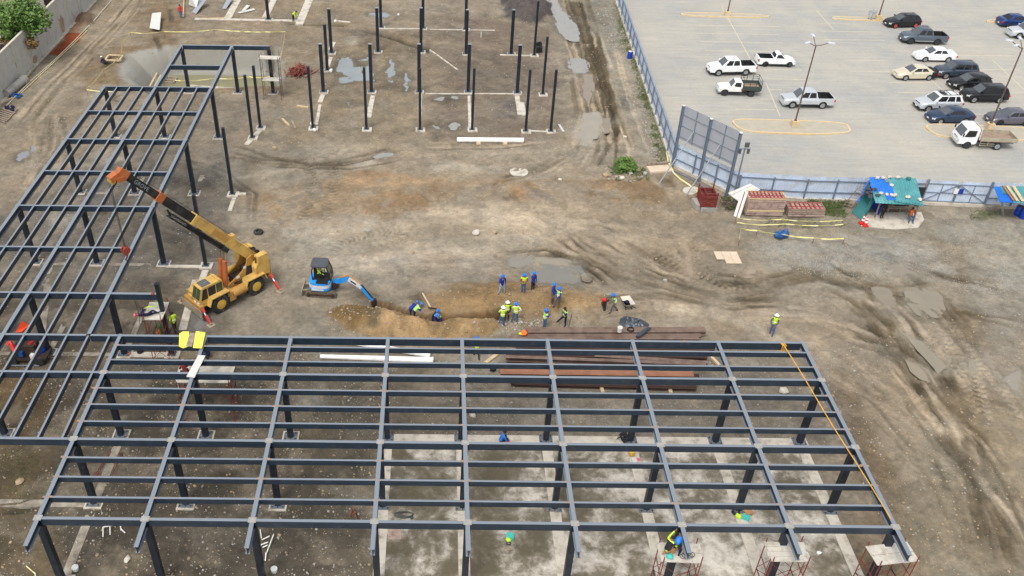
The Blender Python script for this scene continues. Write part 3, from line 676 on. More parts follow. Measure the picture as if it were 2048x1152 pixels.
puddle([(2010, 830), (2050, 850), (2060, 1000), (2030, 960), (2000, 880)], (168, 154, 130))

# the car park stands a little higher; ground under it and under the slab is pressed down
FA = [tuple(p[:2]) for p in (G(1230.5, -2), G(1344, 332), G(1472, 393), G(1605, 401), G(1840, 407), G(1966, 413), G(2120, 421))]
_d = Vector(FA[0])-Vector(FA[1]); _d.normalize()
FENCE_N = Vector(FA[1])+_d*78.0
LOT = [tuple(FENCE_N), FA[1], FA[2], FA[3], FA[4], FA[5], FA[6], (150, FA[6][1]), (150, FENCE_N.y)]
d = poly_sd(LOT, GX, GY); HZ -= 0.25*smooth(0.3, -0.4, d)
SLAB = [(-2.72, 20.0), (22.8, 20.0), (22.8, 37.9), (-2.72, 37.9)]
d = poly_sd(SLAB, GX, GY); HZ = np.where(d < 0.6, HZ-0.12*smooth(0.5, -0.2, d)-0.5*np.clip(HZ, 0, 1)*smooth(0.5, -0.2, d), HZ)
edge = np.minimum(np.minimum(smooth(0, 0.04, (us_-us_[0]))[None, :], smooth(0, 0.04, (us_[-1]-us_))[None, :]), np.minimum(smooth(0, 1.5, ys_-Y0), smooth(0, 6, Y1-ys_))[:, None])
HZ *= edge
# tone variation everywhere
N5 = fbm(QX, QY, 1.5, 71, 5, 0.62); N6 = fbm(QX, QY, 1.0, 83, 5, 0.62); N7 = fbm(QX*0.6+GY*0.8, QY*0.5-GX*0.2, 2.2, 95, 5, 0.6)
PM = np.zeros((NR, NC)); PM[pw] = pm
tone = (0.80+0.40*N1)*(0.80+0.40*N2)*(0.80+0.40*N3)*(1+0.12*smooth(.53, .61, N5))*(1-0.15*smooth(.54, .62, N6))*(1+0.12*smooth(.55, .62, N7))
tone = tone*(1-PM)+PM*(0.9+0.2*N1); WET -= PM
CO *= tone[..., None]
hue = (N4-0.5)[..., None]*np.array([0.10, 0.0, -0.12]); CO *= (1+hue)
def ground_z(x, y):
    r = np.clip(np.searchsorted(ys_, y)-1, 0, NR-2); u = x/(y*math.cos(PITCH)+CAM_H*math.sin(PITCH)); c = np.clip(np.searchsorted(us_, u)-1, 0, NC-2)
    return float(HZ[r, c]+HZ[r+1, c]+HZ[r, c+1]+HZ[r+1, c+1])/4
me = bpy.data.meshes.new('ground')
nv = NR*NC; co = np.stack([GX, GY, HZ], -1).reshape(-1, 3).astype(np.float32)
idx = np.arange(nv).reshape(NR, NC); q = np.stack([idx[:-1, :-1], idx[:-1, 1:], idx[1:, 1:], idx[1:, :-1]], -1).reshape(-1, 4)
me.vertices.add(nv); me.vertices.foreach_set('co', co.ravel())
me.loops.add(q.size); me.loops.foreach_set('vertex_index', q.ravel().astype(np.int32))
me.polygons.add(len(q)); me.polygons.foreach_set('loop_start', np.arange(0, q.size, 4, dtype=np.int32)); me.polygons.foreach_set('use_smooth', np.ones(len(q), bool))
me.update(calc_edges=True)
at = me.color_attributes.new('soil', 'FLOAT_COLOR', 'POINT')
at.data.foreach_set('color', np.concatenate([np.clip(CO, 0, 1), np.clip(WET, -1, 1)[..., None]], -1).reshape(-1).astype(np.float32))
gm = bpy.data.materials.new('soil'); gm.use_nodes = True
def soil_nodes(m, attr=True, base=None):
    n = m.node_tree.nodes; l = m.node_tree.links; b = n['Principled BSDF']
    geo = n.new('ShaderNodeNewGeometry')
    if attr:
        a = n.new('ShaderNodeVertexColor'); a.layer_name = 'soil'; src = a.outputs['Color']
    else:
        a = n.new('ShaderNodeRGB'); a.outputs[0].default_value = (*base, 1); src = a.outputs[0]
    def noise(s, d=4, r=0.6):
        t = n.new('ShaderNodeTexNoise'); t.inputs['Scale'].default_value = s; t.inputs['Detail'].default_value = d; t.inputs['Roughness'].default_value = r
        l.new(geo.outputs['Position'], t.inputs['Vector']); return t.outputs['Fac']
    def rng_(v, a0, a1, b0, b1):
        t = n.new('ShaderNodeMapRange'); t.inputs['From Min'].default_value = a0; t.inputs['From Max'].default_value = a1; t.inputs['To Min'].default_value = b0; t.inputs['To Max'].default_value = b1
        l.new(v, t.inputs['Value']); return t.outputs['Result']
    def mul(c, f):
        t = n.new('ShaderNodeMix'); t.data_type = 'RGBA'; t.blend_type = 'MULTIPLY'; t.inputs['Factor'].default_value = 1
        l.new(c, t.inputs['A']); l.new(f, t.inputs['B']); return t.outputs['Result']
    c = mul(src, rng_(noise(4.0, 7, 0.72), 0.3, 0.7, 0.76, 1.23))
    c = mul(c, rng_(noise(22, 3), 0.3, 0.7, 0.80, 1.20))
    vo = n.new('ShaderNodeTexVoronoi'); vo.inputs['Scale'].default_value = 7.5; l.new(geo.outputs['Position'], vo.inputs['Vector'])
    peb = rng_(vo.outputs['Distance'], 0.10, 0.22, 1.0, 0.0)
    thin = rng_(noise(2.0, 2), 0.47, 0.64, 0.0, 0.5)
    t = n.new('ShaderNodeMath'); t.operation = 'MULTIPLY'; l.new(peb, t.inputs[0]); l.new(thin, t.inputs[1])
    mx = n.new('ShaderNodeMix'); mx.data_type = 'RGBA'; mx.blend_type = 'MIX'
    l.new(t.outputs[0], mx.inputs['Factor']); l.new(c, mx.inputs['A'])
    hv = n.new('ShaderNodeMix'); hv.data_type = 'RGBA'; hv.inputs['A'].default_value = (0.09, 0.085, 0.08, 1); hv.inputs['B'].default_value = (0.42, 0.40, 0.36, 1)
    l.new(vo.outputs['Color'], hv.inputs['Factor']); l.new(hv.outputs['Result'], mx.inputs['B'])
    last = mx.outputs['Result']
    if attr:                                     # sprayed concrete lining (alpha below zero) stays plain
        pl = n.new('ShaderNodeMix'); pl.data_type = 'RGBA'; l.new(rng_(a.outputs['Alpha'], -1, -.3, 0.15, 1), pl.inputs['Factor']); l.new(src, pl.inputs['A']); l.new(last, pl.inputs['B']); last = pl.outputs['Result']
    l.new(last, b.inputs['Base Color'])
    if attr: l.new(rng_(a.outputs['Alpha'], 0, 1, 0.95, 0.35), b.inputs['Roughness'])
    else: b.inputs['Roughness'].default_value = 0.95
    b.inputs['Specular IOR Level'].default_value = 0.25
    bp = n.new('ShaderNodeBump'); bp.inputs['Strength'].default_value = 0.75; bp.inputs['Distance'].default_value = 0.05
    ad = n.new('ShaderNodeMath'); ad.operation = 'ADD'; l.new(noise(9, 6, 0.75), ad.inputs[0]); l.new(t.outputs[0], ad.inputs[1])
    l.new(ad.outputs[0], bp.inputs['Height']); l.new(bp.outputs['Normal'], b.inputs['Normal'])
soil_nodes(gm)
me.materials.append(gm)
ground = bpy.data.objects.new('ground', me); COL.objects.link(ground); struct(ground, 'rutted grey-brown muddy ground of the building site')
# the land beyond
gm2 = bpy.data.materials.new('far_soil'); gm2.use_nodes = True; soil_nodes(gm2, False, tuple(lin((146, 134, 116))))
far = MB(); c4 = [(GX[0, 0], Y0), (GX[0, -1], Y0), (GX[-1, -1], Y1), (GX[-1, 0], Y1)]; B = 900
o4 = [(-B, -B), (B, -B), (B, B), (-B, B)]
for i in range(4):
    j = (i+1) % 4; far.add([(*o4[i], 0), (*o4[j], 0), (*c4[j], 0), (*c4[i], 0)], [(0, 1, 2, 3)])
struct(far.build('terrain', gm2), 'open land beyond the building site')
# water
def water_mat(name, c):
    m = mat(name, [x*0.57 for x in srgb(*c)], rough=0.07, var=0.06, scale=0.8, spec=0.5); return name
for i, (P, col) in enumerate(PUD):
    cx = sum(p[0] for p in P)/len(P); cy = sum(p[1] for p in P)/len(P)
    m = MB(); n = len(P); pts = []
    for k in range(n):
        a, b2 = Vector(P[k]), Vector(P[(k+1) % n])
        for s_ in np.linspace(0, 1, max(3, int((b2-a).length/.45)), endpoint=False):
            p = a.lerp(b2, s_); q_ = p-Vector((cx, cy)); L = q_.length; p = p+q_/max(L, 0.01)*(0.25+0.95*(float(vnoise(np.array([p.x*1.3]), np.array([p.y*1.3]), 19)[0])-.35)); pts.append((p.x, p.y, -0.045))
    m.add(pts, [tuple(range(len(pts)))] if sum(pts[k][0]*pts[(k+1) % len(pts)][1]-pts[(k+1) % len(pts)][0]*pts[k][1] for k in range(len(pts))) > 0 else [tuple(range(len(pts)))[::-1]])
    m.v = [(v[0], v[1], v[2]-.0045*(i % 4)) for v in m.v]
    struct(m.build('puddle', water_mat('water_%d_%d_%d' % col, col)), 'puddle of muddy rain water on the rutted ground')
m = MB(); pp = [(*G(*p, -2.7)[:2], -2.7) for p in [(318, 150), (400, 150), (560, 152), (575, 165), (560, 182), (420, 190), (330, 186)]]
m.add(pp, [tuple(range(len(pp)))[::-1]]); struct(m.build('pit_water', water_mat('water_pit', (168, 164, 128))), 'greenish water at the bottom of the lined pit')
# ------------------------------------------------------------------ car park
def lot_material():
    m = bpy.data.materials.new('lot_concrete'); m.use_nodes = True; n = m.node_tree.nodes; l = m.node_tree.links; b = n['Principled BSDF']
    geo = n.new('ShaderNodeNewGeometry')
    def noise(s, d=5, r=0.6, vec=None):
        t = n.new('ShaderNodeTexNoise'); t.inputs['Scale'].default_value = s; t.inputs['Detail'].default_value = d; t.inputs['Roughness'].default_value = r
        l.new(vec or geo.outputs['Position'], t.inputs['Vector']); return t.outputs['Fac']
    def rng_(v, a0, a1, b0, b1):
        t = n.new('ShaderNodeMapRange'); t.inputs['From Min'].default_value = a0; t.inputs['From Max'].default_value = a1; t.inputs['To Min'].default_value = b0; t.inputs['To Max'].default_value = b1
        l.new(v, t.inputs['Value']); return t.outputs['Result']
    def mix(f, a, c2, bl='MIX'):
        t = n.new('ShaderNodeMix'); t.data_type = 'RGBA'; t.blend_type = bl
        if f is None: t.inputs['Factor'].default_value = 1
        else: l.new(f, t.inputs['Factor'])
        for k, v in (('A', a), ('B', c2)):
            if isinstance(v, tuple): t.inputs[k].default_value = (*v, 1)
            else: l.new(v, t.inputs[k])
        return t.outputs['Result']
    A = tuple(x*0.84 for x in srgb(186, 181, 170)); Bc = tuple(x*0.84 for x in srgb(170, 170, 166)); Cc = tuple(x*0.84 for x in srgb(196, 189, 174))
    c = mix(rng_(noise(0.07, 3), 0.38, 0.62, 0, 1), A, Bc)
    c = mix(rng_(noise(0.25, 6, 0.65), 0.45, 0.75, 0, 0.8), c, Cc)
    mp = n.new('ShaderNodeMapping'); mp.inputs['Scale'].default_value = (0.25, 2.2, 1); mp.inputs['Rotation'].default_value = (0, 0, R_(24)); l.new(geo.outputs['Position'], mp.inputs['Vector'])
    c = mix(None, c, rng_(noise(0.8, 6, 0.7, mp.outputs['Vector']), 0.3, 0.7, 0.90, 1.08), 'MULTIPLY')
    c = mix(None, c, rng_(noise(3.0, 6, 0.75), 0.3, 0.7, 0.93, 1.06), 'MULTIPLY')
    br = n.new('ShaderNodeTexBrick'); br.offset = 0; br.inputs['Scale'].default_value = 1.0; br.inputs['Mortar Size'].default_value = 0.018; br.inputs['Brick Width'].default_value = 4.6; br.inputs['Row Height'].default_value = 4.6
    br.inputs['Color1'].default_value = (1, 1, 1, 1); br.inputs['Color2'].default_value = (0.975, 0.975, 0.975, 1); br.inputs['Mortar'].default_value = (0.90, 0.885, 0.865, 1)
    l.new(geo.outputs['Position'], br.inputs['Vector']); c = mix(None, c, br.outputs['Color'], 'MULTIPLY')
    # oil and tyre stains
    st = rng_(noise(0.55, 7, 0.75), 0.58, 0.76, 0, 0.6); c = mix(st, c, tuple(x*0.8 for x in srgb(150, 145, 136)))
    l.new(c, b.inputs['Base Color']); b.inputs['Roughness'].default_value = 0.85; b.inputs['Specular IOR Level'].default_value = 0.3
    return m
LZ = 0.06
m = MB(); m.prism(LOT, -0.3, LZ); struct(m.build('car_park', lot_material()), 'pale concrete car park beyond the sheet fence')
def line(p, q, w=0.12, z=LZ+0.004):
    a, b = G(*p, z), G(*q, z); d = (b-a).normalized(); nr = Vector((-d.y, d.x, 0))*w/2
    m = MB(); m.add([a-nr, b-nr, b+nr, a+nr], [(0, 1, 2, 3)]); struct(m.build('painted_line', 'paint_line'), 'faded cream parking bay line')
for p, q in [((1380, 50), (1560, 53)), ((1385, 66), (1560, 69)), ((1400, 83), (1565, 86)), ((1410, 101), (1580, 104)), ((1531, 138.6), (1604, 140)), ((1533, 157.7), (1616, 159.4)), ((1534, 178), (1564, 179)), ((1519, 198), (1544, 198)),
             ((1778, 165), (1861, 165)), ((1796, 185), (1858, 186)), ((1815, 206), (1828, 207)), ((1690, 120), (1770, 121)), ((1700, 142), (1780, 143)), ((1915, 228), (1990, 229)), ((1470, 218), (1550, 219)), ((1930, 138), (2040, 140)), ((1912, 110), (2030, 112)), ((1640, 62), (1760, 64)), ((1650, 79), (1770, 81))]:
    line(p, q)
for p, q in [((1444, 14), (1500, 117)), ((1532, 166), (1560, 232)), ((1862, 160), (1896, 190)), ((1632, 20), (1668, 60)), ((1985, 120), (2060, 190))]: line(p, q, z=LZ+0.008)
mat('paving', srgb(172, 164, 148), rough=0.9, var=0.08, scale=1.5)
def island(px, name='kerb_island'):
    P = [G(*p, LZ)[:2] for p in px]; n = len(P)
    a = sum(P[i][0]*P[(i+1) % n][1]-P[(i+1) % n][0]*P[i][1] for i in range(n))
    if a < 0: P = P[::-1]
    # smooth the outline
    for _ in range(2):
        Q = []
        for i in range(n):
            p, q = P[i], P[(i+1) % n]; Q += [(p[0]*.75+q[0]*.25, p[1]*.75+q[1]*.25), (p[0]*.25+q[0]*.75, p[1]*.25+q[1]*.75)]
        P = Q; n = len(P)
    inn = []
    for i in range(n):
        d = (Vector(P[(i+1) % n])-Vector(P[i-1])).normalized(); inn.append((P[i][0]-d.y*0.19, P[i][1]+d.x*0.19))
    z0, z1 = LZ-0.02, LZ+0.15
    vs = [(*p, z0) for p in P]+[(*p, z1) for p in P]+[(*p, z1) for p in inn]+[(*p, z1-0.04) for p in inn]
    fs = []
    for i in range(n):
        j = (i+1) % n
        for k in range(3): fs.append((k*n+i, k*n+j, (k+1)*n+j, (k+1)*n+i))
    m = MB(); m.add(vs, fs); k = m.build(name, 'kerb_yellow'); struct(k, 'raised traffic island with a yellowed kerb in the car park')
    m = MB(); m.add([(*p, z1-0.035) for p in inn], [tuple(range(n))]); f = m.build('island_paving', 'paving'); f.parent = k
island([(1459, 238), (1575, 242), (1690, 246), (1702, 260), (1700, 268), (1640, 271), (1560, 269), (1498, 266), (1470, 256)])
island([(1843, 248), (1950, 252), (2080, 257), (2080, 285), (1960, 281), (1890, 277), (1862, 268)])
island([(1360, 26), (1450, 28), (1538, 31), (1538, 37), (1450, 36), (1364, 33)])
island([(1662, 34), (1730, 36), (1792, 38), (1792, 44), (1730, 42), (1666, 40)])
island([(1970, 40), (2080, 42), (2080, 49), (1976, 47)])

# ------------------------------------------------------------------ concrete floor under the south wing
def slab_material():
    m = bpy.data.materials.new('slab'); m.use_nodes = True; n = m.node_tree.nodes; l = m.node_tree.links; b = n['Principled BSDF']
    geo = n.new('ShaderNodeNewGeometry')
    def noise(s, d=6, r=0.6):
        t = n.new('ShaderNodeTexNoise'); t.inputs['Scale'].default_value = s; t.inputs['Detail'].default_value = d; t.inputs['Roughness'].default_value = r; t.inputs['Distortion'].default_value = 0.4
        l.new(geo.outputs['Position'], t.inputs['Vector']); return t.outputs['Fac']
    def rng_(v, a0, a1, b0, b1):
        t = n.new('ShaderNodeMapRange'); t.inputs['From Min'].default_value = a0; t.inputs['From Max'].default_value = a1; t.inputs['To Min'].default_value = b0; t.inputs['To Max'].default_value = b1
        l.new(v, t.inputs['Value']); return t.outputs['Result']
    r = n.new('ShaderNodeValToRGB'); e = r.color_ramp.elements
    e[0].position = 0.40; e[0].color = (*[x*.86 for x in srgb(106, 98, 80)], 1); e[1].position = 0.61; e[1].color = (*[x*.92 for x in srgb(210, 203, 190)], 1)
    k = e.new(0.47); k.color = (*[x*.86 for x in srgb(128, 120, 104)], 1); k = e.new(0.52); k.color = (*[x*.86 for x in srgb(168, 160, 146)], 1)
    sep = n.new('ShaderNodeSeparateXYZ'); l.new(geo.outputs['Position'], sep.inputs[0])
    gx = rng_(sep.outputs['X'], 0, 16, -0.06, 0.0)
    a = n.new('ShaderNodeMath'); a.operation = 'ADD'; l.new(gx, a.inputs[1])
    s1 = n.new('ShaderNodeMath'); s1.operation = 'MULTIPLY_ADD'; s1.inputs[1].default_value = 0.35; l.new(noise(2.2, 8, 0.75), s1.inputs[0])
    s0 = n.new('ShaderNodeMath'); s0.operation = 'MULTIPLY'; s0.inputs[1].default_value = 0.68; l.new(noise(0.42, 4, 0.6), s0.inputs[0]); l.new(s0.outputs[0], s1.inputs[2])
    l.new(s1.outputs[0], a.inputs[0]); l.new(a.outputs[0], r.inputs['Fac'])
    mm = n.new('ShaderNodeMix'); mm.data_type = 'RGBA'; mm.blend_type = 'MULTIPLY'; mm.inputs['Factor'].default_value = 1
    l.new(r.outputs['Color'], mm.inputs['A']); l.new(rng_(noise(14, 5, 0.7), 0.3, 0.7, 0.84, 1.12), mm.inputs['B']); l.new(mm.outputs['Result'], b.inputs['Base Color'])
    l.new(rng_(a.outputs[0], 0.4, 0.55, 0.45, 0.9), b.inputs['Roughness']); b.inputs['Specular IOR Level'].default_value = 0.25
    return m
m = MB(); m.prism(SLAB, -0.3, 0.03); struct(m.build('concrete_floor', slab_material()), 'blotchy new concrete floor under the south frame')

# ------------------------------------------------------------------ steel frame
XB = [-18.98, -13.80, -8.62, -2.72, 1.78, 6.97, 12.14, 17.33, 22.49]          # south wing beam lines
YB = [27.93, 33.16, 38.41, 41.74]                                             # south wing cross rows
XW = [-30.84, -26.09, -20.91]                                                 # west wing beam lines
YW = [77.88, 72.66, 67.30, 61.86, 56.64, 51.19, 45.96]
HT = 5.19
GW, GH = 0.22, 0.46          # girder
RW, RH = 0.17, 0.45          # row beam
PW, PH = 0.12, 0.35          # purlin
frame = thing('steel_building', 'dark blue steel roof frame of the L-shaped building on box columns', 'building frame', (-18.98, 33.16, 0))
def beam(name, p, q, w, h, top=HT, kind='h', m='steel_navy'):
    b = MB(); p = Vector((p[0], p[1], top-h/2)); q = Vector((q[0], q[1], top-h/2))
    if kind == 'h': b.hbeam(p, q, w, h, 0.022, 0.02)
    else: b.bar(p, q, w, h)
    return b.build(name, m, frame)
# south girders, over-sailing the front row
for i, x in enumerate(XB):
    beam('girder', (x, 26.28), (x, YB[3]+0.13 if i else YB[3]+0.13), GW, GH)
def rowline(y, xs, w, h, name, dz=-0.006, gap=GW/2):
    for a, b in zip(xs[:-1], xs[1:]): beam(name, (a+gap, y), (b-gap, y), w, h, HT+dz, 'b')
for y in YB[:3]: rowline(y, XB, RW, RH, 'row_beam')
rowline(YB[3], XB, 0.18, 0.52, 'edge_beam')
for y in [YB[0]+1.3075*k for k in (1, 2, 3)]+[YB[1]+1.3125*k for k in (1, 2, 3)]+[39.52, 40.83]: rowline(y, XB, PW, PH, 'purlin', -0.012)
# west rows carried on to the left
for y, w, h, nm in ((YB[1], RW, RH, 'row_beam'), (YB[2], RW, RH, 'row_beam'), (YB[3], RW, RH, 'row_beam')):
    xs = [-32.5, XW[1], XW[2], XB[0]] if y == YB[3] else [-32.5, XW[1], XB[0]]
    for a, b in zip(xs[:-1], xs[1:]): beam(nm, (a+(0.13 if a > -32 else 0), y), (b-0.13, y), w, h, HT-0.006, 'b')
# west girders
for x in XW:
    y1 = {XW[0]: 77.9+0.15, XW[1]: 88.3, XW[2]: 88.3}[x]; y0 = {XW[0]: 40, XW[1]: 30.0, XW[2]: YB[3]+0.1}[x]
    beam('girder', (x, y0), (x, y1), 0.25, 0.46)
for k, y in enumerate(YW):
    for a, b in ((XW[0], XW[1]), (XW[1], XW[2])): beam('row_beam', (a+.14, y), (b-.14, y), RW, RH if k % 2 == 0 else 0.36, HT-0.006, 'b')
beam('row_beam', (XW[1]+.14, 83.0), (XW[2]-.14, 83.0), RW, RH, HT-0.006, 'b')
beam('row_beam', (XW[1]+.14, 88.2), (XW[2]-.14, 88.2), 0.22, 0.44, HT-0.006, 'b')
beam('row_beam', (XW[2]+.14, 88.2), (-17.05, 88.2), 0.22, 0.44, HT-0.006, 'b')
beam('row_beam', (XW[2]+.14, YW[6]), (-17.85, YW[6]), 0.22, 0.44, HT-0.006, 'b')
yl = YW[::-1]; segs = [YB[1], YB[2], YB[3]] + yl
for s, (a, b) in enumerate(zip(segs[:-1], segs[1:])):
    xs = [-24.795, -23.5, -22.205]
    if s >= 2: xs += [XW[0]+1.19*k for k in (1, 2, 3)]
    else: xs += [-20.91, -19.62, -27.4, -28.7]
    if s == 2: xs += []
    for x in xs: beam('purlin', (x, a+RW/2), (x, b-RW/2), PW, PH, HT-0.012, 'b')
# columns with base plates
def base_plate(c, z=0.0, s=0.72):
    b = MB(); b.box((c[0], c[1], z+0.02), (s, s*0.8, 0.04))
    for dx in (-.38, 0, .38):
        for dy in (-.3, .3):
            if dx == 0 and s < .6: continue
            b.box((c[0]+dx*s, c[1]+dy*s, z+0.07), (0.05, 0.05, 0.06), mi=1)
    return b
def frame_column(x, y, top=HT-0.42, s=0.32):
    b = MB(); b.box((x, y, (top+0.04)/2+0.02), (s, s, top-0.04)); c = b.build('column', 'steel_column', frame)
    base_plate((x, y), .075, .80).build('base_plate', ['baseplate', 'dark_interior'], c)
    ss = MB(); ss.prism([(x-.42, y-.42), (x+.42, y-.42), (x+.42, y+.42), (x-.42, y+.42)], -0.4, 0.0)
    return c
COLS = []
for y in YB[:3]:
    for x in XB: frame_column(x, y); COLS.append((x, y))
for y in YW[0::2]:
    for x in XW: frame_column(x, y, HT-0.46); COLS.append((x, y))
for x, y in ((XW[1], YB[2]), (XW[1], 33.16), (XW[1], 88.2), (XW[2], 88.2), (-17.17, 88.2)):
    frame_column(x, y, HT-0.46 if x > -18 or y > 80 else HT-0.4); COLS.append((x, y))
# node plates and weld marks on the top flanges
for y in YB[:3]:
    for i, x in enumerate(XB):
        b = MB(); b.box((x, y, HT+0.007), (0.40, 0.32, 0.014)); b.build('node_plate', 'plate', frame)
for k, y in enumerate(YW):
    for x in XW:
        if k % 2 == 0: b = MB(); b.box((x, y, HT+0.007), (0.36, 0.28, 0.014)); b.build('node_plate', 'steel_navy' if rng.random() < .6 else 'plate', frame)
wm = MB(); n = 0
allp = [YB[0]+1.3075*k for k in (1, 2, 3)]+[YB[1]+1.3125*k for k in (1, 2, 3)]+[39.52, 40.83, YB[0], YB[1], YB[2]]
for y in allp:
    for x in XB:
        for sx in (-1, 1):
            if rng.random() < 0.82:
                L = rng.uniform(0.07, 0.16); b = MB(); b.box((x+sx*(GW/2+L/2-0.02), y+rng.uniform(-.02, .02), HT-0.004 if y not in YB else HT-0.0), (L, rng.uniform(0.08, 0.16), 0.012))
                if n < 290: b.build('weld_mark', 'weld', frame); n += 1
for x in (0.9, 8.4, 15.3): b = MB(); b.box((x, YB[3]+0.02, HT-0.002), (0.14, 0.2, 0.01)); b.build('weld_mark', 'weld', frame)

# ------------------------------------------------------------------ standing columns without a roof yet
row_def = [
 ('front', 6.27, .24, [(626, 258), (733, 260), (840, 261), (944, 261), (1051, 264), (1101, 264)]),
 ('second', 5.2, .34, [(647, 185), (743, 185), (838, 185), (936, 185), (1034, 187)]),
 ('third', 5.1, .34, [(663, 107), (756, 105), (842, 105), (932, 109), (1022, 109)]),
 ('rearmost', 5.3, .34, [(537, 40), (762, 56), (846, 58), (931, 60)])]
proto = {}
def lone_column(p, h, s, label, group, z=0.12):
    key = (h, s)
    if key not in proto:
        t = thing('steel_column', label, 'steel column', (p[0], p[1], 0), group, local=True)
        b = MB(); b.box((0, 0, z+0.04+h/2), (s, s, h)); b.build('post', 'steel_column', t)
        base_plate((0, 0), z, s*2.2).build('base_plate', ['baseplate', 'dark_interior'], t)
        b = MB(); b.box((0, 0, z+0.045+h), (s+0.02, s+0.02, 0.012)); b.build('cap_plate', 'galv' if s > .3 else 'steel_column', t)
        proto[key] = (t, tree(t)); o = t
    else: o = dup(proto[key][0], (p[0], p[1], 0), None, label, group, proto[key][1])
    f = MB(); f.box((0, 0, (z-0.4)/2), (0.95, 0.85, z+0.4)); fo = f.build('footing', 'concrete', at=(0, 0, 0)); fo.location = (p[0]+0.05, p[1], 0); struct(fo, 'square concrete footing under a standing steel column')
    return o
CG = 'dark steel columns standing without a roof'
for nm, h, s, L in row_def:
    for i, p in enumerate(L):
        q = G(*p); lone_column(q, h, s, f'bare dark steel column, {ORD[i]} from the left in the {nm} row of columns', CG)
for p, h, s, lb in [((1085, 190), 6.2, .24, 'tall thin dark column standing near the broken black boxes, right of the second row'), ((1068, 112), 6.2, .24, 'tall thin dark column right of the third row, beside the black gravel heap'),
                    ((655, 142), 5.1, .3, 'short dark column with a white bag at its foot, between second and third row'), ((505, 277), 6.3, .24, 'tall thin dark column with a long concrete strip at its foot, left of the front row'),
                    ((521, 257), 6.3, .24, 'tall thin dark column just behind the one left of the front row'), ((465, 390), 6.25, .24, 'tall thin dark column standing alone on the yard right of the west frame'),
                    ((412, 533), 6.2, .24, 'tall thin dark column standing behind the crane, below its boom')]:
    lone_column(G(*p), h, s, lb, CG)
lone_column((-17.7, 45.96, 0), 5.9, .26, 'tall dark column at the end of the beam beside the lying worker', CG, 0.06)

# ------------------------------------------------------------------ concrete ground beams
SN = [0]
def strip(p, q, w=0.5, h=0.06, px=True, m='concrete', z0=-0.3):
    SN[0] += 1; h += 0.0037*(SN[0] % 7); z0 -= 0.003*(SN[0] % 7)
    a, b = (G(*p), G(*q)) if px else (Vector((*p, 0)), Vector((*q, 0)))
    k = MB(); k.bar((a.x, a.y, (h+z0)/2), (b.x, b.y, (h+z0)/2), w, h-z0); struct(k.build('ground_beam', m), 'pale concrete ground beam flush with the soil')
GBW = 0.62
for x in XB[3:]: strip((x+0.02, 21), (x+0.02, 38.05), GBW, 0.055, False)
strip((XB[3]-.3, 38.4), (XB[8]+.5, 38.4), 0.62, 0.07, False)
strip((XB[0], 21), (XB[0], 37.5), 0.5, 0.02, False, 'concrete_dirty'); strip((XB[1], 22), (XB[1], 25.2), 0.5, 0.02, False); strip((XB[2], 22), (XB[2], 25.4), 0.5, 0.02, False)
strip((XB[0]-7, 33.1), (XB[0]-.4, 33.1), 0.5, 0.01, False, 'concrete_dirty')
for (x, y) in COLS:
    if y < 40 and x > -5: continue
    k = MB(); k.box((x, y, -0.13), (1.0, 0.9, 0.4)); struct(k.build('footing', 'concrete'), 'square concrete footing under a frame column')
for y in (45.9, 56.5, 67.2):
    for x in (XW[0], XW[1]): strip((x+.5, y+rng.uniform(-.05, .05)), (x+4.2 if rng.random() < .7 else x+2.8, y), 0.34, 0.01, False, 'concrete_dirty')
for x in (XW[1], XW[2]):
    for y in (46.4, 67.7): strip((x, y), (x, y+rng.uniform(2, 5)), 0.38, 0.0, False, 'concrete_dirty')
strip((-30, 57.5), (-27, 47), 0.5, 0.0, False, 'concrete_dirty')
strip((-21, 45.9), (-17.2, 45.9), 0.5, 0.05, False); strip((-20.6, 56.3), (-18, 56.3), 0.35, 0.04, False); strip((-17.5, 53.4), (-17.5, 55.8), 0.5, 0.05, False)
strip((-17.3, 64.5), (-17.3, 66.6), 0.35, 0.05, False); strip((-17.9, 67.2), (-16.4, 67.2), 0.35, 0.1, False)
strip((365, 660), (392, 560), 0.55, 0.04)
strip((505, 277), (520, 262), 0.5, 0.08); strip((493, 290), (505, 277), 0.5, 0.06)
for p, q, w in [((740, 220), (746, 192), .5), ((738, 235), (742, 214), .45), ((640, 205), (646, 190), .5), ((633, 250), (640, 210), .3), ((840, 258), (842, 190), .22), ((940, 258), (938, 192), .3), ((1040, 230), (1034, 192), .5), ((1048, 232), (1044, 205), .45), ((1060, 262), (1095, 264), .25),
                ((850, 188), (1032, 188), .2), ((760, 58), (850, 58), .25), ((860, 59), (990, 61), .2), ((380, 172), (545, 184), .5), ((390, 38), (600, 42), .6), ((530, 36), (548, 0), .8), ((598, 50), (622, -8), 1.0), ((455, 38), (480, -8), .9), ((660, 100), (668, 85), .5), ((655, 135), (662, 115), .4), ((1000, 110), (1066, 112), .3), ((700, 45), (672, 42), .4), ((860, 100), (915, 140), .18)]:
    strip(p, q, w, 0.05)
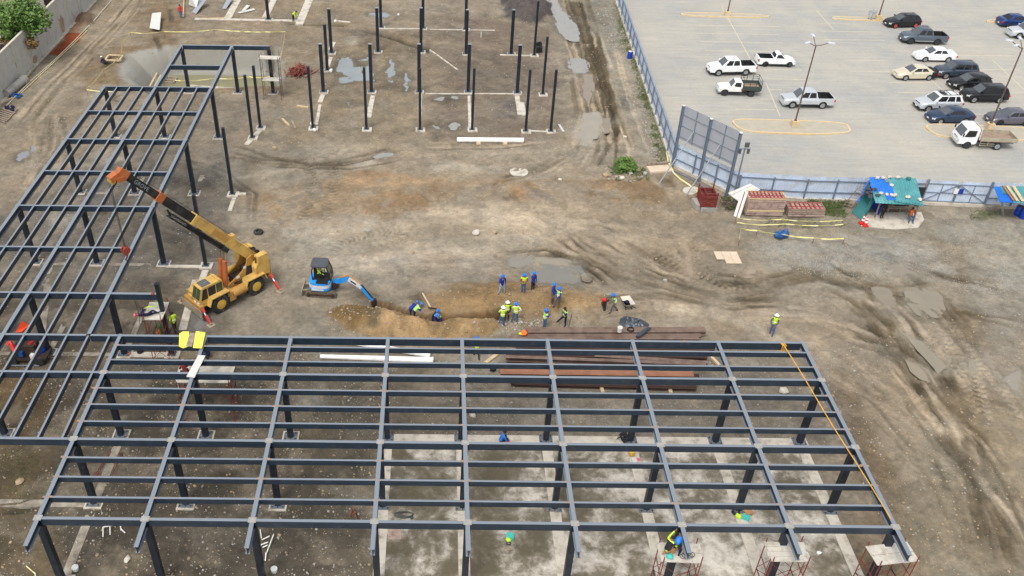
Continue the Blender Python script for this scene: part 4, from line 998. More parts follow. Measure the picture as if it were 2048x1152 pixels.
# ------------------------------------------------------------------ vehicles
def bil(A, B_, C, D, u, v):                   # A,B bottom, D,C top
    return A.lerp(B_, u).lerp(D.lerp(C, u), v)
def pane(mb, A, B_, C, D, u0, u1, v0, v1, off=0.012, mi=0):
    n = (B_-A).cross(D-A).normalized()*off
    mb.add([bil(A, B_, C, D, u, v)+n for u, v in ((u0, v0), (u1, v0), (u1, v1), (u0, v1))], [(0, 1, 2, 3)], mi)
def wheel(t, x, y, r, w, rim, side):
    b = MB(); s = 1 if side > 0 else -1
    b.lathe((x, y, r), [(r*.62, -w/2), (r*.93, -w/2), (r, -w*.32), (r, w*.32), (r*.93, w/2), (r*.62, w/2), (r*.62, -w/2)], 20, (0, 1, 0))
    wh = b.build('wheel', 'rubber_car', t, smooth=True)
    k = MB(); k.lathe((x, y+s*(w/2-.03), r), [(0, .03*s), (r*.16, .03*s), (r*.2, .01*s), (r*.52, .0), (r*.63, .03*s)], 16, (0, 1, 0))
    for i in range(5):
        a = i*1.2566; k.bar((x+math.cos(a)*r*.12, y+s*(w/2-.012), r+math.sin(a)*r*.12), (x+math.cos(a)*r*.58, y+s*(w/2-.012), r+math.sin(a)*r*.58), r*.17, .02, up=(0, 1, 0))
    k.build('rim', rim, wh)
def build_car(t, S):
    w = S['W']/2; wb = S['wb']/2; r = S['r']; xf, xr = S['xf'], S['xr']; deck = S['deck']; sill = S.get('sill', .30); paint = S['paint']
    xs = sorted(set([round(xr+(xf-xr)*i/46, 3) for i in range(47)]+[d[0] for d in deck]), reverse=True)
    bed = S.get('bed')
    if bed: xs = sorted(set(xs+[bed[0], bed[0]-.001, bed[1], bed[1]+.001]), reverse=True)
    def dz(x):
        for (x0, z0), (x1, z1) in zip(deck[:-1], deck[1:]):
            if x1 <= x <= x0: return z0+(z1-z0)*(x0-x)/max(1e-6, x0-x1)
        return deck[-1][1]
    body = MB(); liner = MB(); secs = []
    for x in xs:
        zt = dz(x); e = 0
        if x > xf-.8: e = ((x-(xf-.8))/.8)**2*.17
        if x < xr+.6: e = (((xr+.6)-x)/.6)**2*.12
        ww = w*(1-e); zb = sill
        for xw in (wb, -wb):
            Ra = r*1.19
            if abs(x-xw) < Ra: zb = max(zb, min(zt-.2, r*.98+math.sqrt(Ra*Ra-(x-xw)**2)*0.98))
        inb = bed and bed[1]+.0005 <= x <= bed[0]-.0005
        zs = max(zt-.16, zb+.06)
        if inb: sec = [(0, bed[2]), (ww-.13, bed[2]), (ww-.10, zt), (ww, zt-.02), (ww*1.0, zs-.12 if zs-.12 > zb+.02 else zb+.02), (ww, zb), (ww*.86, zb-.02)]
        else: sec = [(0, zt+.015), (ww*.6, zt), (ww*.90, zt-.035), (ww*.99, zt-.13 if zt-.13 > zb+.04 else zb+.04), (ww*1.0, max(zb+.02, zs-.14)), (ww*.985, zb), (ww*.86, zb-.02)]
        secs.append((x, sec, inb))
    np_ = 7
    vs = []
    for x, sec, inb in secs:
        for y, z in sec: vs.append((x, y, z))
        for y, z in sec: vs.append((x, -y, z))
    fb = []; fl = []
    for i in range(len(secs)-1):
        a = i*14; b2 = (i+1)*14; both = (secs[i][2] and secs[i+1][2]) or (bed and (secs[i][2] != secs[i+1][2]))
        for j in range(np_-1):
            f1 = (a+j, a+j+1, b2+j+1, b2+j); f2 = (a+7+j, b2+7+j, b2+7+j+1, a+7+j+1)
            (fl if both and j < 2 else fb).extend([f1, f2])
    fb.append(tuple(range(0, 7))[::-1]+tuple(range(7, 14)))
    o = (len(secs)-1)*14; fb.append(tuple(range(o, o+7))+tuple(range(o+13, o+6, -1)))
    body.add(vs, fb)
    mats = [paint, S.get('rear_mat', paint)]
    if 'rear_mat' in S:
        for k, f in enumerate(body.f):
            if sum(vs[i][0] for i in f)/len(f) < xr+.75: body.m[k] = 1
    bo = body.build('body', mats if 'rear_mat' in S else paint, t, smooth=True, angle=42)
    if fl: um = sorted({i for f in fl for i in f}); ix = {v: i for i, v in enumerate(um)}; liner.add([vs[i] for i in um], [tuple(ix[i] for i in f) for f in fl]); liner.build('cargo_bed', 'black', t)
    u = MB(); u.box(((xf+xr)/2, 0, (sill+.62)/2-.06), (xf-xr-.5, S['W']-.42, .62-sill)); u.build('underbody', 'dark_interior', t)
    # greenhouse
    g = S['cab']; xb0, xb1, xt0, xt1, zr = g; zb0 = dz(xb0)-.02; zb1 = dz(xb1)-.02
    wbx, wt = w*.93, w*.77
    base = [Vector((xb0, -wbx*.94, zb0)), Vector((xb0, wbx*.94, zb0)), Vector((xb1, wbx, zb1)), Vector((xb1, -wbx, zb1))]
    top = [Vector((xt0, -wt*.93, zr-.07)), Vector((xt0, wt*.93, zr-.07)), Vector((xt1, wt, zr-.09)), Vector((xt1, -wt, zr-.09))]
    dx = (xt0-xt1); ins = [Vector((xt0-.14, -wt*.72, zr)), Vector((xt0-.14, wt*.72, zr)), Vector((xt1+.16, wt*.74, zr-.015)), Vector((xt1+.16, -wt*.74, zr-.015))]
    c = MB(); c.add(base+top+ins, [(0, 1, 5, 4), (1, 2, 6, 5), (2, 3, 7, 6), (3, 0, 4, 7), (4, 5, 9, 8), (5, 6, 10, 9), (6, 7, 11, 10), (7, 4, 8, 11), (8, 9, 10, 11)])
    ca = c.build('cabin', S.get('roof_paint', paint), t, smooth=True, angle=50)
    k = MB(); pane(k, base[0], base[1], top[1], top[0], .05, .95, .04, .95); k.build('windscreen', S.get('screen', 'glass_screen'), ca)
    k = MB(); pane(k, base[2], base[3], top[3], top[2], .07, .93, .12, .93); k.build('rear_window', 'glass_dark', ca)
    sp = S['side']
    for a, b2, c2, d2 in ((1, 2, 6, 5), (3, 0, 4, 7)):
        for u0, u1 in sp:
            k = MB()
            if a == 3: u0, u1 = 1-u1, 1-u0
            BT = base+top; pane(k, BT[a], BT[b2], BT[c2], BT[d2], u0, u1, .12, .93); k.build('side_window', 'glass_dark', ca)
    # wheels
    for x in (wb, -wb):
        for s in (1, -1): wheel(t, x, s*(w-.11), r, .23, S.get('rim', 'alloy'), s)
    # lamps, bumpers, mirrors, plates
    zh = dz(xf-.25)-.16
    for s in (1, -1):
        k = MB(); k.box((xf-.20, s*w*.70, zh), (.30, .34, .15), rz=-s*.5); k.build('headlight', 'head_lamp', t)
        k = MB(); k.box((xr+.06, s*w*.86, dz(xr+.1)-.24), (.15, .14 if bed else .22, .26 if bed else .18)); k.build('tail_light', 'tail_lamp', t)
        k = MB(); k.box((xb0-.28, s*(w+.06), zb0+.14), (.12, .2, .14)); k.build('mirror', S.get('mirror', paint), t)
        for hx in S.get('handles', ()):
            k = MB(); k.box((hx, s*(w+.005), dz(hx)-.2), (.16, .03, .03)); k.build('door_handle', S.get('mirror', paint), t)
    k = MB(); k.box((xf-.09, 0, zh-.02), (.16, w*.85, .15)); k.build('grille', 'black', t)
    k = MB(); k.box((xf-.16, 0, .36), (.36, w*1.5, .18)); k.build('front_bumper', S.get('bumper', 'black'), t)
    k = MB(); k.box((xr+.10, 0, .42), (.22, w*1.62, .2)); k.build('rear_bumper', S.get('rbumper', S.get('bumper', 'black')), t)
    for xx in (xf+.025, xr-.02): k = MB(); k.box((xx, 0, .42), (.02, .36, .14)); k.build('number_plate', 'number_plate', t)
    # door seams as raised hairlines of shadow-free trim, sill
    for s in (1, -1): k = MB(); k.box((0, s*(w-.005), sill+.03), (S['wb']-2*r*1.25, .04, .1)); k.build('sill_trim', S.get('trim', 'black'), t)
    if S.get('rails'):
        for s in (1, -1): k = MB(); k.bar((xt0-.2, s*wt*.82, zr+.03), (xt1+.15, s*wt*.82, zr+.02), .045, .05); k.build('roof_rail', S['rails'], t)
    if S.get('sunroof'):
        k = MB(); k.box(((xt0*.65+xt1*.35), 0, zr+.005), ((xt0-xt1)*.34, wt*1.05, .014)); k.build('sunroof', 'glass_dark', t)
    if S.get('cross'):
        k = MB()
        for x in (xt0-.5, (xt0+xt1)/2, xt1+.4): k.bar((x, -wt*.82, zr+.05), (x, wt*.82, zr+.05), .05, .03)
        k.box((xt0-.55, 0, zr+.01), (.7, wt*1.1, .02)); k.build('roof_rack', 'alloy_dark', t)
    if S.get('spoiler'):
        k = MB(); k.box((xr+.12, 0, dz(xr+.2)+.14), (.24, w*1.4, .03)); k.box((xr+.16, w*.55, dz(xr+.2)+.06), (.08, .04, .14)); k.box((xr+.16, -w*.55, dz(xr+.2)+.06), (.08, .04, .14)); k.build('spoiler', paint, t)
SEDAN = dict(W=1.78, wb=2.65, r=.32, xf=2.20, xr=-2.28, deck=[(2.2, .60), (2.12, .70), (1.75, .82), (0.95, .95), (.4, .98), (-1.5, 1.0), (-2.1, 1.0), (-2.28, .86)], cab=(.98, -1.72, .22, -1.05, 1.44), side=[(.10, .46), (.50, .80)], handles=(.1, -.85))
HATCH = dict(SEDAN, xr=-2.02, deck=[(2.2, .60), (2.12, .70), (1.75, .82), (0.95, .97), (.4, 1.0), (-1.9, 1.04), (-2.02, .86)], cab=(1.0, -1.95, .25, -1.55, 1.52), side=[(.10, .42), (.46, .74), (.77, .92)])
SUV = dict(W=1.86, wb=2.70, r=.36, xf=2.20, xr=-2.30, deck=[(2.2, .72), (2.12, .86), (1.8, .98), (1.0, 1.06), (.4, 1.09), (-2.15, 1.12), (-2.3, .90)], cab=(1.0, -2.22, .35, -1.86, 1.70), side=[(.09, .40), (.43, .70), (.74, .92)], sill=.36, handles=(.1, -.85))
PICK = dict(W=1.86, wb=3.10, r=.38, xf=2.45, xr=-2.78, deck=[(2.45, .78), (2.38, .92), (2.0, 1.04), (1.2, 1.11), (.6, 1.12), (-2.70, 1.12), (-2.78, 1.08)], cab=(1.22, -.92, .60, -.74, 1.80), side=[(.13, .50), (.56, .92)], bed=(-1.02, -2.60, .62), sill=.42, handles=(.25, -.65))
MINI = dict(W=1.68, wb=2.68, r=.31, xf=2.05, xr=-2.22, deck=[(2.05, .58), (1.98, .70), (1.6, .84), (.9, .94), (.4, .98), (-2.15, 1.0), (-2.22, .94)], cab=(.95, -.42, .30, -.22, 1.50), side=[(.12, .88)], bed=(-.52, -2.06, .56), handles=(-.1,))
OLD = dict(W=1.62, wb=2.75, r=.35, xf=2.05, xr=-.40, deck=[(2.05, .70), (2.0, .86), (1.6, .94), (.85, .99), (.4, 1.0), (-.38, 1.0), (-.40, 1.0)], cab=(.82, -.38, .42, -.30, 1.60), side=[(.14, .86)], sill=.45)
def place(front, rear, W, base_z=LZ):
    F, Rr = G(*front, base_z), G(*rear, base_z); h = (F-Rr); h.z = 0; h.normalize()
    c = (F+Rr)/2; n = Vector((-h.y, h.x, 0))
    if n.y < 0: n = -n                       # away from the camera
    c = c+n*(W/2-.08)
    return c, math.atan2(h.y, h.x)
CARG = 'vehicles parked in the car park'
def car(name, cat, S, f, r, label, **kw):
    S = dict(S, **kw); c, rz = place(f, r, S['W'])
    t = thing(name, label, cat, c, CARG, rz, True); build_car(t, S); return t
car('pickup_truck', 'pickup', PICK, (1432, 152.5), (1493.5, 151), 'white double-cab pickup with black front bumper, behind the white stake-bed truck', paint='car_white', bumper='black', rbumper='car_white')
car('pickup_truck', 'pickup', MINI, (1579, 134.6), (1527.6, 133.4), 'small white single-cab pickup with its nose to the right, farthest of the white pickups', paint='car_white', bumper='car_white', rim='galv')
car('pickup_truck', 'pickup', PICK, (1582, 216.7), (1644, 217.6), 'silver-white double-cab pickup beside the lamp post of the long traffic island', paint='car_silver', bumper='car_silver', rbumper='chrome')
car('car', 'car', HATCH, (1787.7, 56.8), (1831, 55.6), 'black hatchback with red front wheels beside the shopping trolley island', paint='car_black', rim='rim_red', mirror='car_black', sunroof=True)
car('pickup_truck', 'pickup', PICK, (1818, 88.6), (1873.7, 90.3), 'dark grey double-cab pickup with black wheels', paint='car_grey', bumper='black', rbumper='car_grey', rim='alloy_dark', rails='car_grey', trim='chrome')
car('car', 'car', SEDAN, (1846.8, 124.2), (1896, 125), 'clean white sedan in front of the dark grey pickup', paint='car_white', bumper='car_white', trim='car_white')
car('car', 'car', SEDAN, (1808.6, 161.5), (1856.7, 161), 'beige sedan with a black unpainted rear corner and missing bumper', paint='car_beige', rear_mat='black', bumper='car_beige', rbumper='black', rim='galv', trim='car_beige')
car('sport_utility_vehicle', 'car', SUV, (1889, 158), (1938, 158), 'dark slate crossover with chrome window strip, beside the beige sedan', paint='car_slate', mirror='car_slate')
car('car', 'car', HATCH, (1920, 181), (1968, 180), 'black hatchback with rear spoiler between two dark crossovers', paint='car_black', bumper='car_black', screen='glass_screen', spoiler=True)
car('sport_utility_vehicle', 'car', SUV, (1945, 206), (1997, 206.6), 'large black crossover with roof panels, behind the right lamp post', paint='car_black', bumper='car_black', sunroof=True, mirror='car_black')
car('sport_utility_vehicle', 'car', SUV, (1854.6, 224), (1904, 223), 'white and silver off-roader with a dark roof rack', paint='car_silver', roof_paint='car_white', rails='alloy_dark', cross=True, bumper='black')
car('car', 'car', SEDAN, (1878, 248.8), (1929, 247.5), 'dark blue sedan in front of the white off-roader, behind the island', paint='car_blue', bumper='car_blue', trim='car_blue')
car('car', 'car', SEDAN, (1997.6, 251.8), (2049, 252), 'mauve-grey sedan at the right edge behind the flatbed lorry', paint='car_mauve', bumper='car_mauve', trim='car_mauve', rim='black')
car('car', 'car', SEDAN, (2062, 56.5), (2012.6, 55.6), 'deep blue sedan showing its tail at the top right', paint='car_deepblue', bumper='car_deepblue')
car('pickup_truck', 'pickup', PICK, (2033, 78), (2090, 79), 'silver pickup nosing in from the right edge', paint='car_silver', bumper='car_silver')
# old stake-bed truck
t = car('flatbed_truck', 'truck', OLD, (1448.6, 191.5), (1500, 193.6), 'old white single-cab truck with a dark green stake bed', paint='car_oldwhite', bumper='galv', rim='alloy_dark')
k = MB(); k.box((-1.35, 0, .78), (1.95, 1.72, .10)); k.box((-1.35, .84, 1.0), (1.95, .05, .40)); k.box((-1.35, -.84, 1.0), (1.95, .05, .40)); k.box((-2.30, 0, 1.0), (.05, 1.72, .40)); k.box((-.40, 0, 1.0), (.05, 1.72, .40)); k.build('stake_bed', 'stake_green', t)
k = MB(); k.box((-1.35, 0, .85), (1.86, 1.6, .03)); k.build('bed_floor', 'bed_rusty', t)
k = MB()
for y in (-.84, .84):
    for x in (-.42, -1.05, -1.68, -2.28): k.bar((x, y, 1.2), (x, y, 1.85), .045)
    for z in (1.45, 1.65, 1.85): k.bar((-.42, y, z), (-2.28, y, z), .035)
for x in (-.42, -2.28):
    for z in (1.5, 1.85): k.bar((x, -.84, z), (x, .84, z), .035)
k.build('stake_rack', 'stake_green', t)
k = MB(); k.box((-1.2, .4, .55), (2.2, .10, .16)); k.box((-1.2, -.4, .55), (2.2, .10, .16)); k.build('chassis', 'engine', t)
# cab-over flatbed lorry
c, rz = place((1934, 297.5), (1997.6, 300.4), 1.85)
t = thing('flatbed_lorry', 'white cab-over lorry with an empty drop-side flatbed, nearest the fence', 'truck', c, CARG, rz, True)
b = MB(); prof = [(2.50, .50), (2.52, .95), (2.42, 1.25), (2.02, 2.02), (1.90, 2.12), (.98, 2.12), (.90, 2.05), (.86, .62), (1.0, .50)]
for s in (1,): b.extr([(x, -.86, z) for x, z in prof], (0, 1.72, 0))
cab = b.build('cab', 'car_white', t)
A, B2, C2, D2 = Vector((2.43, -.80, 1.24)), Vector((2.43, .80, 1.24)), Vector((2.05, .74, 1.98)), Vector((2.05, -.74, 1.98))
k = MB(); pane(k, A, B2, C2, D2, .02, .98, .02, .98, .02); k.build('windscreen', 'glass_screen', cab)
for s in (1, -1):
    k = MB(); P = [(2.16, s*.872, 1.22), (1.92, s*.872, 1.90), (1.14, s*.872, 1.90), (1.14, s*.872, 1.30), (1.5, s*.872, 1.22)]
    k.add(P, [tuple(range(5)) if s < 0 else tuple(range(5))[::-1]]); k.build('side_window', 'glass_dark', cab)
    k = MB(); k.box((2.48, s*.66, .78), (.1, .28, .16)); k.build('headlight', 'head_lamp', t)
    k = MB(); k.box((2.36, s*1.02, 1.5), (.08, .14, .3)); k.bar((2.3, s*.86, 1.7), (2.36, s*1.02, 1.62), .03); k.build('mirror', 'black', t)
    for x, nm in ((1.62, 0), (-1.18, 1)): wheel(t, x, s*.78, .38, .24, 'galv' if nm else 'alloy_dark', s)
k = MB(); k.box((2.5, 0, .55), (.12, 1.6, .22)); k.build('front_bumper', 'sheet_white', t)
k = MB(); k.box((2.535, 0, .98), (.02, .7, .1)); k.build('grille', 'galv', t)
k = MB(); k.box((-1.0, .36, .62), (3.6, .1, .18)); k.box((-1.0, -.36, .62), (3.6, .1, .18)); k.build('chassis', 'engine', t)
k = MB(); k.box((-1.1, 0, .90), (3.35, 1.86, .1)); k.build('bed_floor', 'bed_rusty', t)
for s in (1, -1):
    k = MB(); k.box((-1.1, s*.93, 1.10), (3.35, .05, .34))
    for x in np.linspace(-2.6, .4, 7): k.box((x, s*.965, 1.16), (.16, .02, .04))
    k.build('side_board', 'truck_bed', t)
    k = MB()
    for z in (.42, .62): k.bar((.5, s*.88, z), (-.85, s*.88, z), .04)
    k.bar((.5, s*.88, .42), (.5, s*.88, .86), .05); k.bar((-.2, s*.88, .42), (-.2, s*.88, .86), .05); k.build('side_guard', 'truck_bed', t)
k = MB(); k.box((-2.76, 0, 1.10), (.05, 1.86, .34)); k.build('tailboard', 'truck_bed', t)
k = MB()
for y in (-.8, .8, 0): k.bar((.66, y, .95), (.74, y, 2.05), .06)
for z in (1.3, 1.7, 2.05): k.bar((.70, -.8, z), (.70, .8, z), .06)
k.build('headboard', 'sheet_white', t)
# lamp posts
def lamp(px, label, top=8.33, heads=(90, 210, 330), lean=0.0):
    p = G(*px, LZ+.13); t = thing('street_lamp', label, 'lamp post', p, 'tall car park lamps', 0, True)
    k = MB(); k.box((0, 0, .3), (.62, .62, .6)); k.build('plinth', 'kerb_yellow', t)
    k = MB(); k.tube([(0, 0, .6), (0, 0, 3.5), (0, 0, top)], [.085, .075, .06], 8); k.lathe((0, 0, .6), [(.16, 0), (.16, .06), (.1, .1)], 8); k.build('pole', 'lamp_pole', t, smooth=True)
    for a in heads:
        a = R_(a); d = Vector((math.cos(a), math.sin(a), 0))
        k = MB(); k.tube([(0, 0, top-.05), d*.45+Vector((0, 0, top+.12)), d*1.0+Vector((0, 0, top+.42))], .035, 6); ar = k.build('arm', 'lamp_pole', t)
        k = MB(); q = d*1.28+Vector((0, 0, top+.50)); k.box(q, (.62, .24, .09), rz=a); k.build('lamp_head', 'lamp_head', ar)
    return t
lamp((1588, 252), 'three-headed lamp post on a yellow plinth in the long island by the silver pickup')
lamp((1978, 257), 'lamp post beside the mauve-grey sedan, behind the flatbed lorry', heads=(80, 150, 210))
lamp((1454, 31), 'lamp post on the narrow island at the top, left of the other distant one')
lamp((1755.5, 39), 'lamp post next to the shopping trolley on the distant island')
p = G(1742, 38, LZ+.15); t = thing('shopping_trolley', 'wire shopping trolley left on the distant island', 'trolley', p, None, .6, True)
k = MB(); B8 = [(-.42, -.26, .55), (.42, -.2, .65), (.42, .2, .65), (-.42, .26, .55), (-.42, -.3, 1.0), (.48, -.25, 1.0), (.48, .25, 1.0), (-.42, .3, 1.0)]
for a, b in ((0, 1), (1, 2), (2, 3), (3, 0), (4, 5), (5, 6), (6, 7), (7, 4), (0, 4), (1, 5), (2, 6), (3, 7)): k.bar(B8[a], B8[b], .03)
for s in np.linspace(.15, .85, 6):
    k.bar(Vector(B8[0]).lerp(Vector(B8[1]), s), Vector(B8[4]).lerp(Vector(B8[5]), s), .015); k.bar(Vector(B8[3]).lerp(Vector(B8[2]), s), Vector(B8[7]).lerp(Vector(B8[6]), s), .015)
k.build('basket', 'galv', t)
k = MB(); k.bar((-.5, -.26, 1.05), (-.5, .26, 1.05), .04); k.bar((-.42, -.26, .55), (-.2, -.2, .15), .03); k.bar((-.42, .26, .55), (-.2, .2, .15), .03); k.bar((-.3, -.2, .15), (.4, -.18, .15), .03); k.bar((-.3, .2, .15), (.4, .18, .15), .03); k.bar((-.25, -.2, .17), (-.25, .2, .17), .03); k.bar((.35, -.18, .15), (.35, .18, .15), .03); k.bar((-.5, -.26, 1.05), (-.42, -.26, .55), .03); k.bar((-.5, .26, 1.05), (-.42, .26, .55), .03); k.build('undercarriage', 'galv', t)
for x, y in ((-.3, -.2), (-.3, .2), (.38, -.18), (.38, .18)): k = MB(); k.lathe((x, y-.015, .06), [(.06, 0), (.06, .03)], 8, (0, 1, 0)); k.build('wheel', 'rubber', t)
# ------------------------------------------------------------------ crane
hx, hy = -.7006, -.7136; CO_ = Vector((-14.95, 52.6, 0)); crz = math.atan2(hy, hx)
crane = thing('mobile_crane', 'yellow rough-terrain crane with black telescopic boom raised over the west frame', 'crane', CO_, None, crz, True)
# local: x forward (towards the cab), y left (towards the viewer), z up
def big_wheel(x, y, s, r=.74, w=.56):
    b = MB(); b.lathe((x, y, r), [(r*.5, -w/2), (r*.9, -w/2), (r, -w*.38), (r, w*.38), (r*.9, w/2), (r*.5, w/2), (r*.5, -w/2)], 26, (0, 1, 0))
    for i in range(20):
        a = i*.31416
        for q in (-1, 1): b.bar((x+math.cos(a)*r, y+q*.02, r+math.sin(a)*r), (x+math.cos(a+q*.1)*r*1.0, y+q*w*.42, r+math.sin(a+q*.1)*r*1.0), .08, .06, up=(math.cos(a), 0, math.sin(a)))
    wh = b.build('wheel', 'rubber', crane, smooth=True)
    k = MB(); k.lathe((x, y+s*(w/2-.16), r), [(0, .1*s), (r*.18, .1*s), (r*.22, .02*s), (r*.46, 0), (r*.52, .17*s), (r*.48, .18*s)], 18, (0, 1, 0))
    for i in range(8): k.box((x+math.cos(i*.785)*r*.32, y+s*(w/2-.13), r+math.sin(i*.785)*r*.32), (.05, .06, .05))
    k.build('rim', 'rim_yellow', wh, smooth=True)
for x in (1.54, -1.54):
    for s in (1, -1): big_wheel(x, s*.95, s)
b = MB(); b.box((0, 0, .95), (5.6, .9, .45)); b.box((-2.2, 0, 1.1), (1.4, 1.3, .4)); b.box((2.4, 0, 1.0), (1.0, 1.2, .4)); b.box((0.2, .75, .82), (.9, .7, .25)); b.box((0.2, -.75, .82), (.9, .7, .25)); b.build('chassis', 'crane_ochre', crane)
for s in (1, -1):
    for x0, nm in ((1.54, 1), (-1.54, 1)):
        b = MB(); pr_ = [(x0-.98, 1.05), (x0-.78, 1.60), (x0+.72, 1.60), (x0+.98, 1.0), (x0+.90, 1.0), (x0+.68, 1.52), (x0-.74, 1.52), (x0-.90, 1.05)]
        b.extr([(x, s*.62, z) for x, z in pr_], (0, s*.68, 0)); b.box((x0-.03, s*.60, 1.3), (1.5, .05, .55)); b.build('mudguard', 'crane_yellow', crane)
b = MB(); b.lathe((-.15, .95, 1.0), [(.34, -.62), (.36, -.58), (.36, .58), (.34, .62)], 16, (1, 0, 0)); b.build('air_tank', 'crane_ochre', crane, smooth=True)
b = MB(); b.box((.55, 1.0, .75), (.5, .5, .3)); b.box((.55, 1.0, .92), (.35, .4, .12)); b.box((.62, .9, 1.15), (.5, .6, .3)); b.build('step_box', 'crane_ochre', crane)
# cab
b = MB(); cp = [(2.95, .95), (3.0, 1.5), (2.72, 2.42), (2.60, 2.50), (1.05, 2.50), (.98, 2.42), (.98, .95)]
b.extr([(x, -.15, z) for x, z in cp], (0, 1.0, 0)); cab = b.build('cab', 'crane_yellow', crane)
b = MB(); A, B2, C2, D2 = Vector((3.0, -.15, 1.50)), Vector((3.0, .85, 1.50)), Vector((2.72, .85, 2.42)), Vector((2.72, -.15, 2.42))
pane(b, A, B2, C2, D2, .06, .48, .04, .96, .015); pane(b, A, B2, C2, D2, .52, .94, .04, .96, .015); b.build('windscreen', 'glass_green', cab)
for x0, x1, nm in ((2.62, 2.30, 'glass_dark'), (2.22, 1.62, 'dark_interior'), (1.55, 1.05, 'glass_green')):
    b = MB(); zt = 2.36
    b.add([(x0+(.22 if x0 > 2.5 else 0), .862, 1.50), (x0, .862, zt), (x1, .862, zt), (x1, .862, 1.5)], [(3, 2, 1, 0)]); b.build('side_window', nm, cab)
b = MB(); b.box((2.2, .35, 2.51), (.72, .76, .02)); b.build('roof_window', 'glass_screen', cab)
b = MB(); b.bar((1.25, -.15, 2.56), (1.25, .85, 2.56), .1, .08); b.bar((2.2, .35, 2.525), (1.9, .35, 2.525), .02, .02); b.build('roof_rack', 'crane_yellow', cab)
b = MB(); b.box((1.9, .5, 1.55), (.5, .5, .5)); b.box((1.75, .5, 1.95), (.12, .5, .6)); b.tube([(2.45, .5, 1.75), (2.55, .5, 1.9)], .12, 8); b.build('seat', 'black', cab)
b = MB(); b.box((2.9, -.35, 1.25), (.3, .5, .5)); b.box((2.0, -.5, 1.5), (1.9, .6, .55)); b.build('hood', 'crane_yellow', crane)
for y in (.65, -.45): b = MB(); b.box((3.02, y, 1.22), (.06, .22, .18)); b.build('headlight', 'head_lamp', crane)
b = MB(); b.box((3.02, .25, 1.2), (.03, .22, .22)); b.build('emblem_panel', 'white_plastic', crane)
# front blade plate and outriggers
b = MB(); b.extr([(3.18, -1.25, .95), (3.18, -1.25, .25), (3.05, -.3, .12), (3.05, .6, .12), (3.18, 1.25, .25), (3.18, 1.25, .95)], (.07, 0, .02)); b.build('front_blade', 'tan_steel', crane)
for x, ln in ((3.0, 1.0), (-2.95, 1.25)):
    for s in (1, -1):
        P0 = Vector((x, s*.95, 1.05)); P1 = Vector((x+.02*s, s*(.95+ln*.95), .08)); d = P1-P0
        b = MB(); b.bar(P0+d*.02, P0+d*.28, .2, .2); o = b.build('outrigger', 'outrigger_red', crane)
        b = MB(); b.tube([P0+d*.26, P0+d*.55], .055, 8); b.build('piston_rod', 'chrome', o)
        b = MB(); b.bar(P0+d*.45, P0+d*.97, .22, .22, w2=.14, h2=.16); b.build('jack_arm', 'outrigger_red', o)
        b = MB(); b.box(P1+Vector((0, 0, -.03)), (.5, .5, .06)); b.box(P1+Vector((0, 0, .06)), (.16, .16, .16)); b.build('foot_pad', 'tan_steel', o)
    b = MB(); b.box((x, 0, 1.05), (.3, 2.1, .3)); b.build('outrigger_box', 'crane_ochre', crane)
# superstructure
b = MB(); b.lathe((-.9, 0, 1.2), [(.75, 0), (.75, .2)], 20); b.build('slew_ring', 'engine', crane)
for s in (1, -1):
    b = MB(); b.extr([(.35, s*.42, 1.42), (-.15, s*.42, 1.40), (-.9, s*.42, 2.0), (-1.35, s*.42, 2.45), (-1.5, s*.42, 2.9), (-1.95, s*.42, 3.08), (-2.15, s*.42, 2.9), (-1.6, s*.42, 1.9), (-1.1, s*.42, 1.5)][::1], (0, s*.10, 0)); b.extr([(.35, s*.42, 1.42), (-1.1, s*.42, 1.42), (-1.6, s*.42, 1.42), (-1.6, s*.42, 1.9), (-.9, s*.42, 2.0)], (0, s*.08, 0)); b.build('turntable_plate', 'crane_ochre', crane)
b = MB(); b.box((-.5, .535, 1.75), (.3, .01, .2)); b.box((-1.15, .535, 2.3), (.22, .01, .2)); b.build('data_plate', 'white_plastic', crane)
b = MB(); b.box((-1.1, 0, 1.5), (1.6, .84, .2)); b.box((-1.6, .1, 1.85), (.8, .6, .55)); b.build('hydraulic_unit', 'engine', crane)
b = MB(); b.extr([(-1.75, .45, 1.45), (-1.75, .45, 2.15), (-1.95, .45, 2.45), (-2.95, .45, 2.45), (-2.98, .45, 2.0), (-2.9, .45, 1.25)], (0, .62, 0)); b.box((-2.45, .86, 2.75), (.86, .5, .56)); b.build('engine_hood', 'crane_yellow', crane)
b = MB(); b.box((-2.1, -.78, 2.35), (1.3, .66, 1.2)); b.box((-2.0, -.75, 3.0), (.9, .6, .14)); b.build('left_housing', 'crane_yellow', crane)
b = MB(); b.box((-2.92, 0, 1.8), (.30, 2.0, 1.1)); b.box((-2.4, 0, 1.55), (.9, 1.4, .5)); b.build('counterweight', 'crane_ochre', crane)
b = MB(); b.lathe((-2.5, -.3, 2.75), [(.30, 0), (.30, .03), (.19, .04), (.19, .46), (.30, .47), (.30, .5)], 16, (0, 1, 0)); b.box((-2.5, -.38, 2.6), (.4, .08, .5)); b.box((-2.45, .32, 2.6), (.35, .12, .4)); b.tube([(-2.8, -.1, 2.5), (-2.2, .2, 2.9)], .06, 6); b.build('winch', 'engine', crane)
b = MB(); b.tube([(-1.9, .9, 2.5), (-1.9, .9, 3.0)], .045, 8); b.build('exhaust', 'engine', crane)
b = MB(); b.add([(-1.15, .525, 1.55), (-1.75, .56, 1.55), (-1.75, .56, 2.25), (-1.35, .525, 2.3)], [(3, 2, 1, 0)]); b.build('side_opening', 'dark_interior', crane)
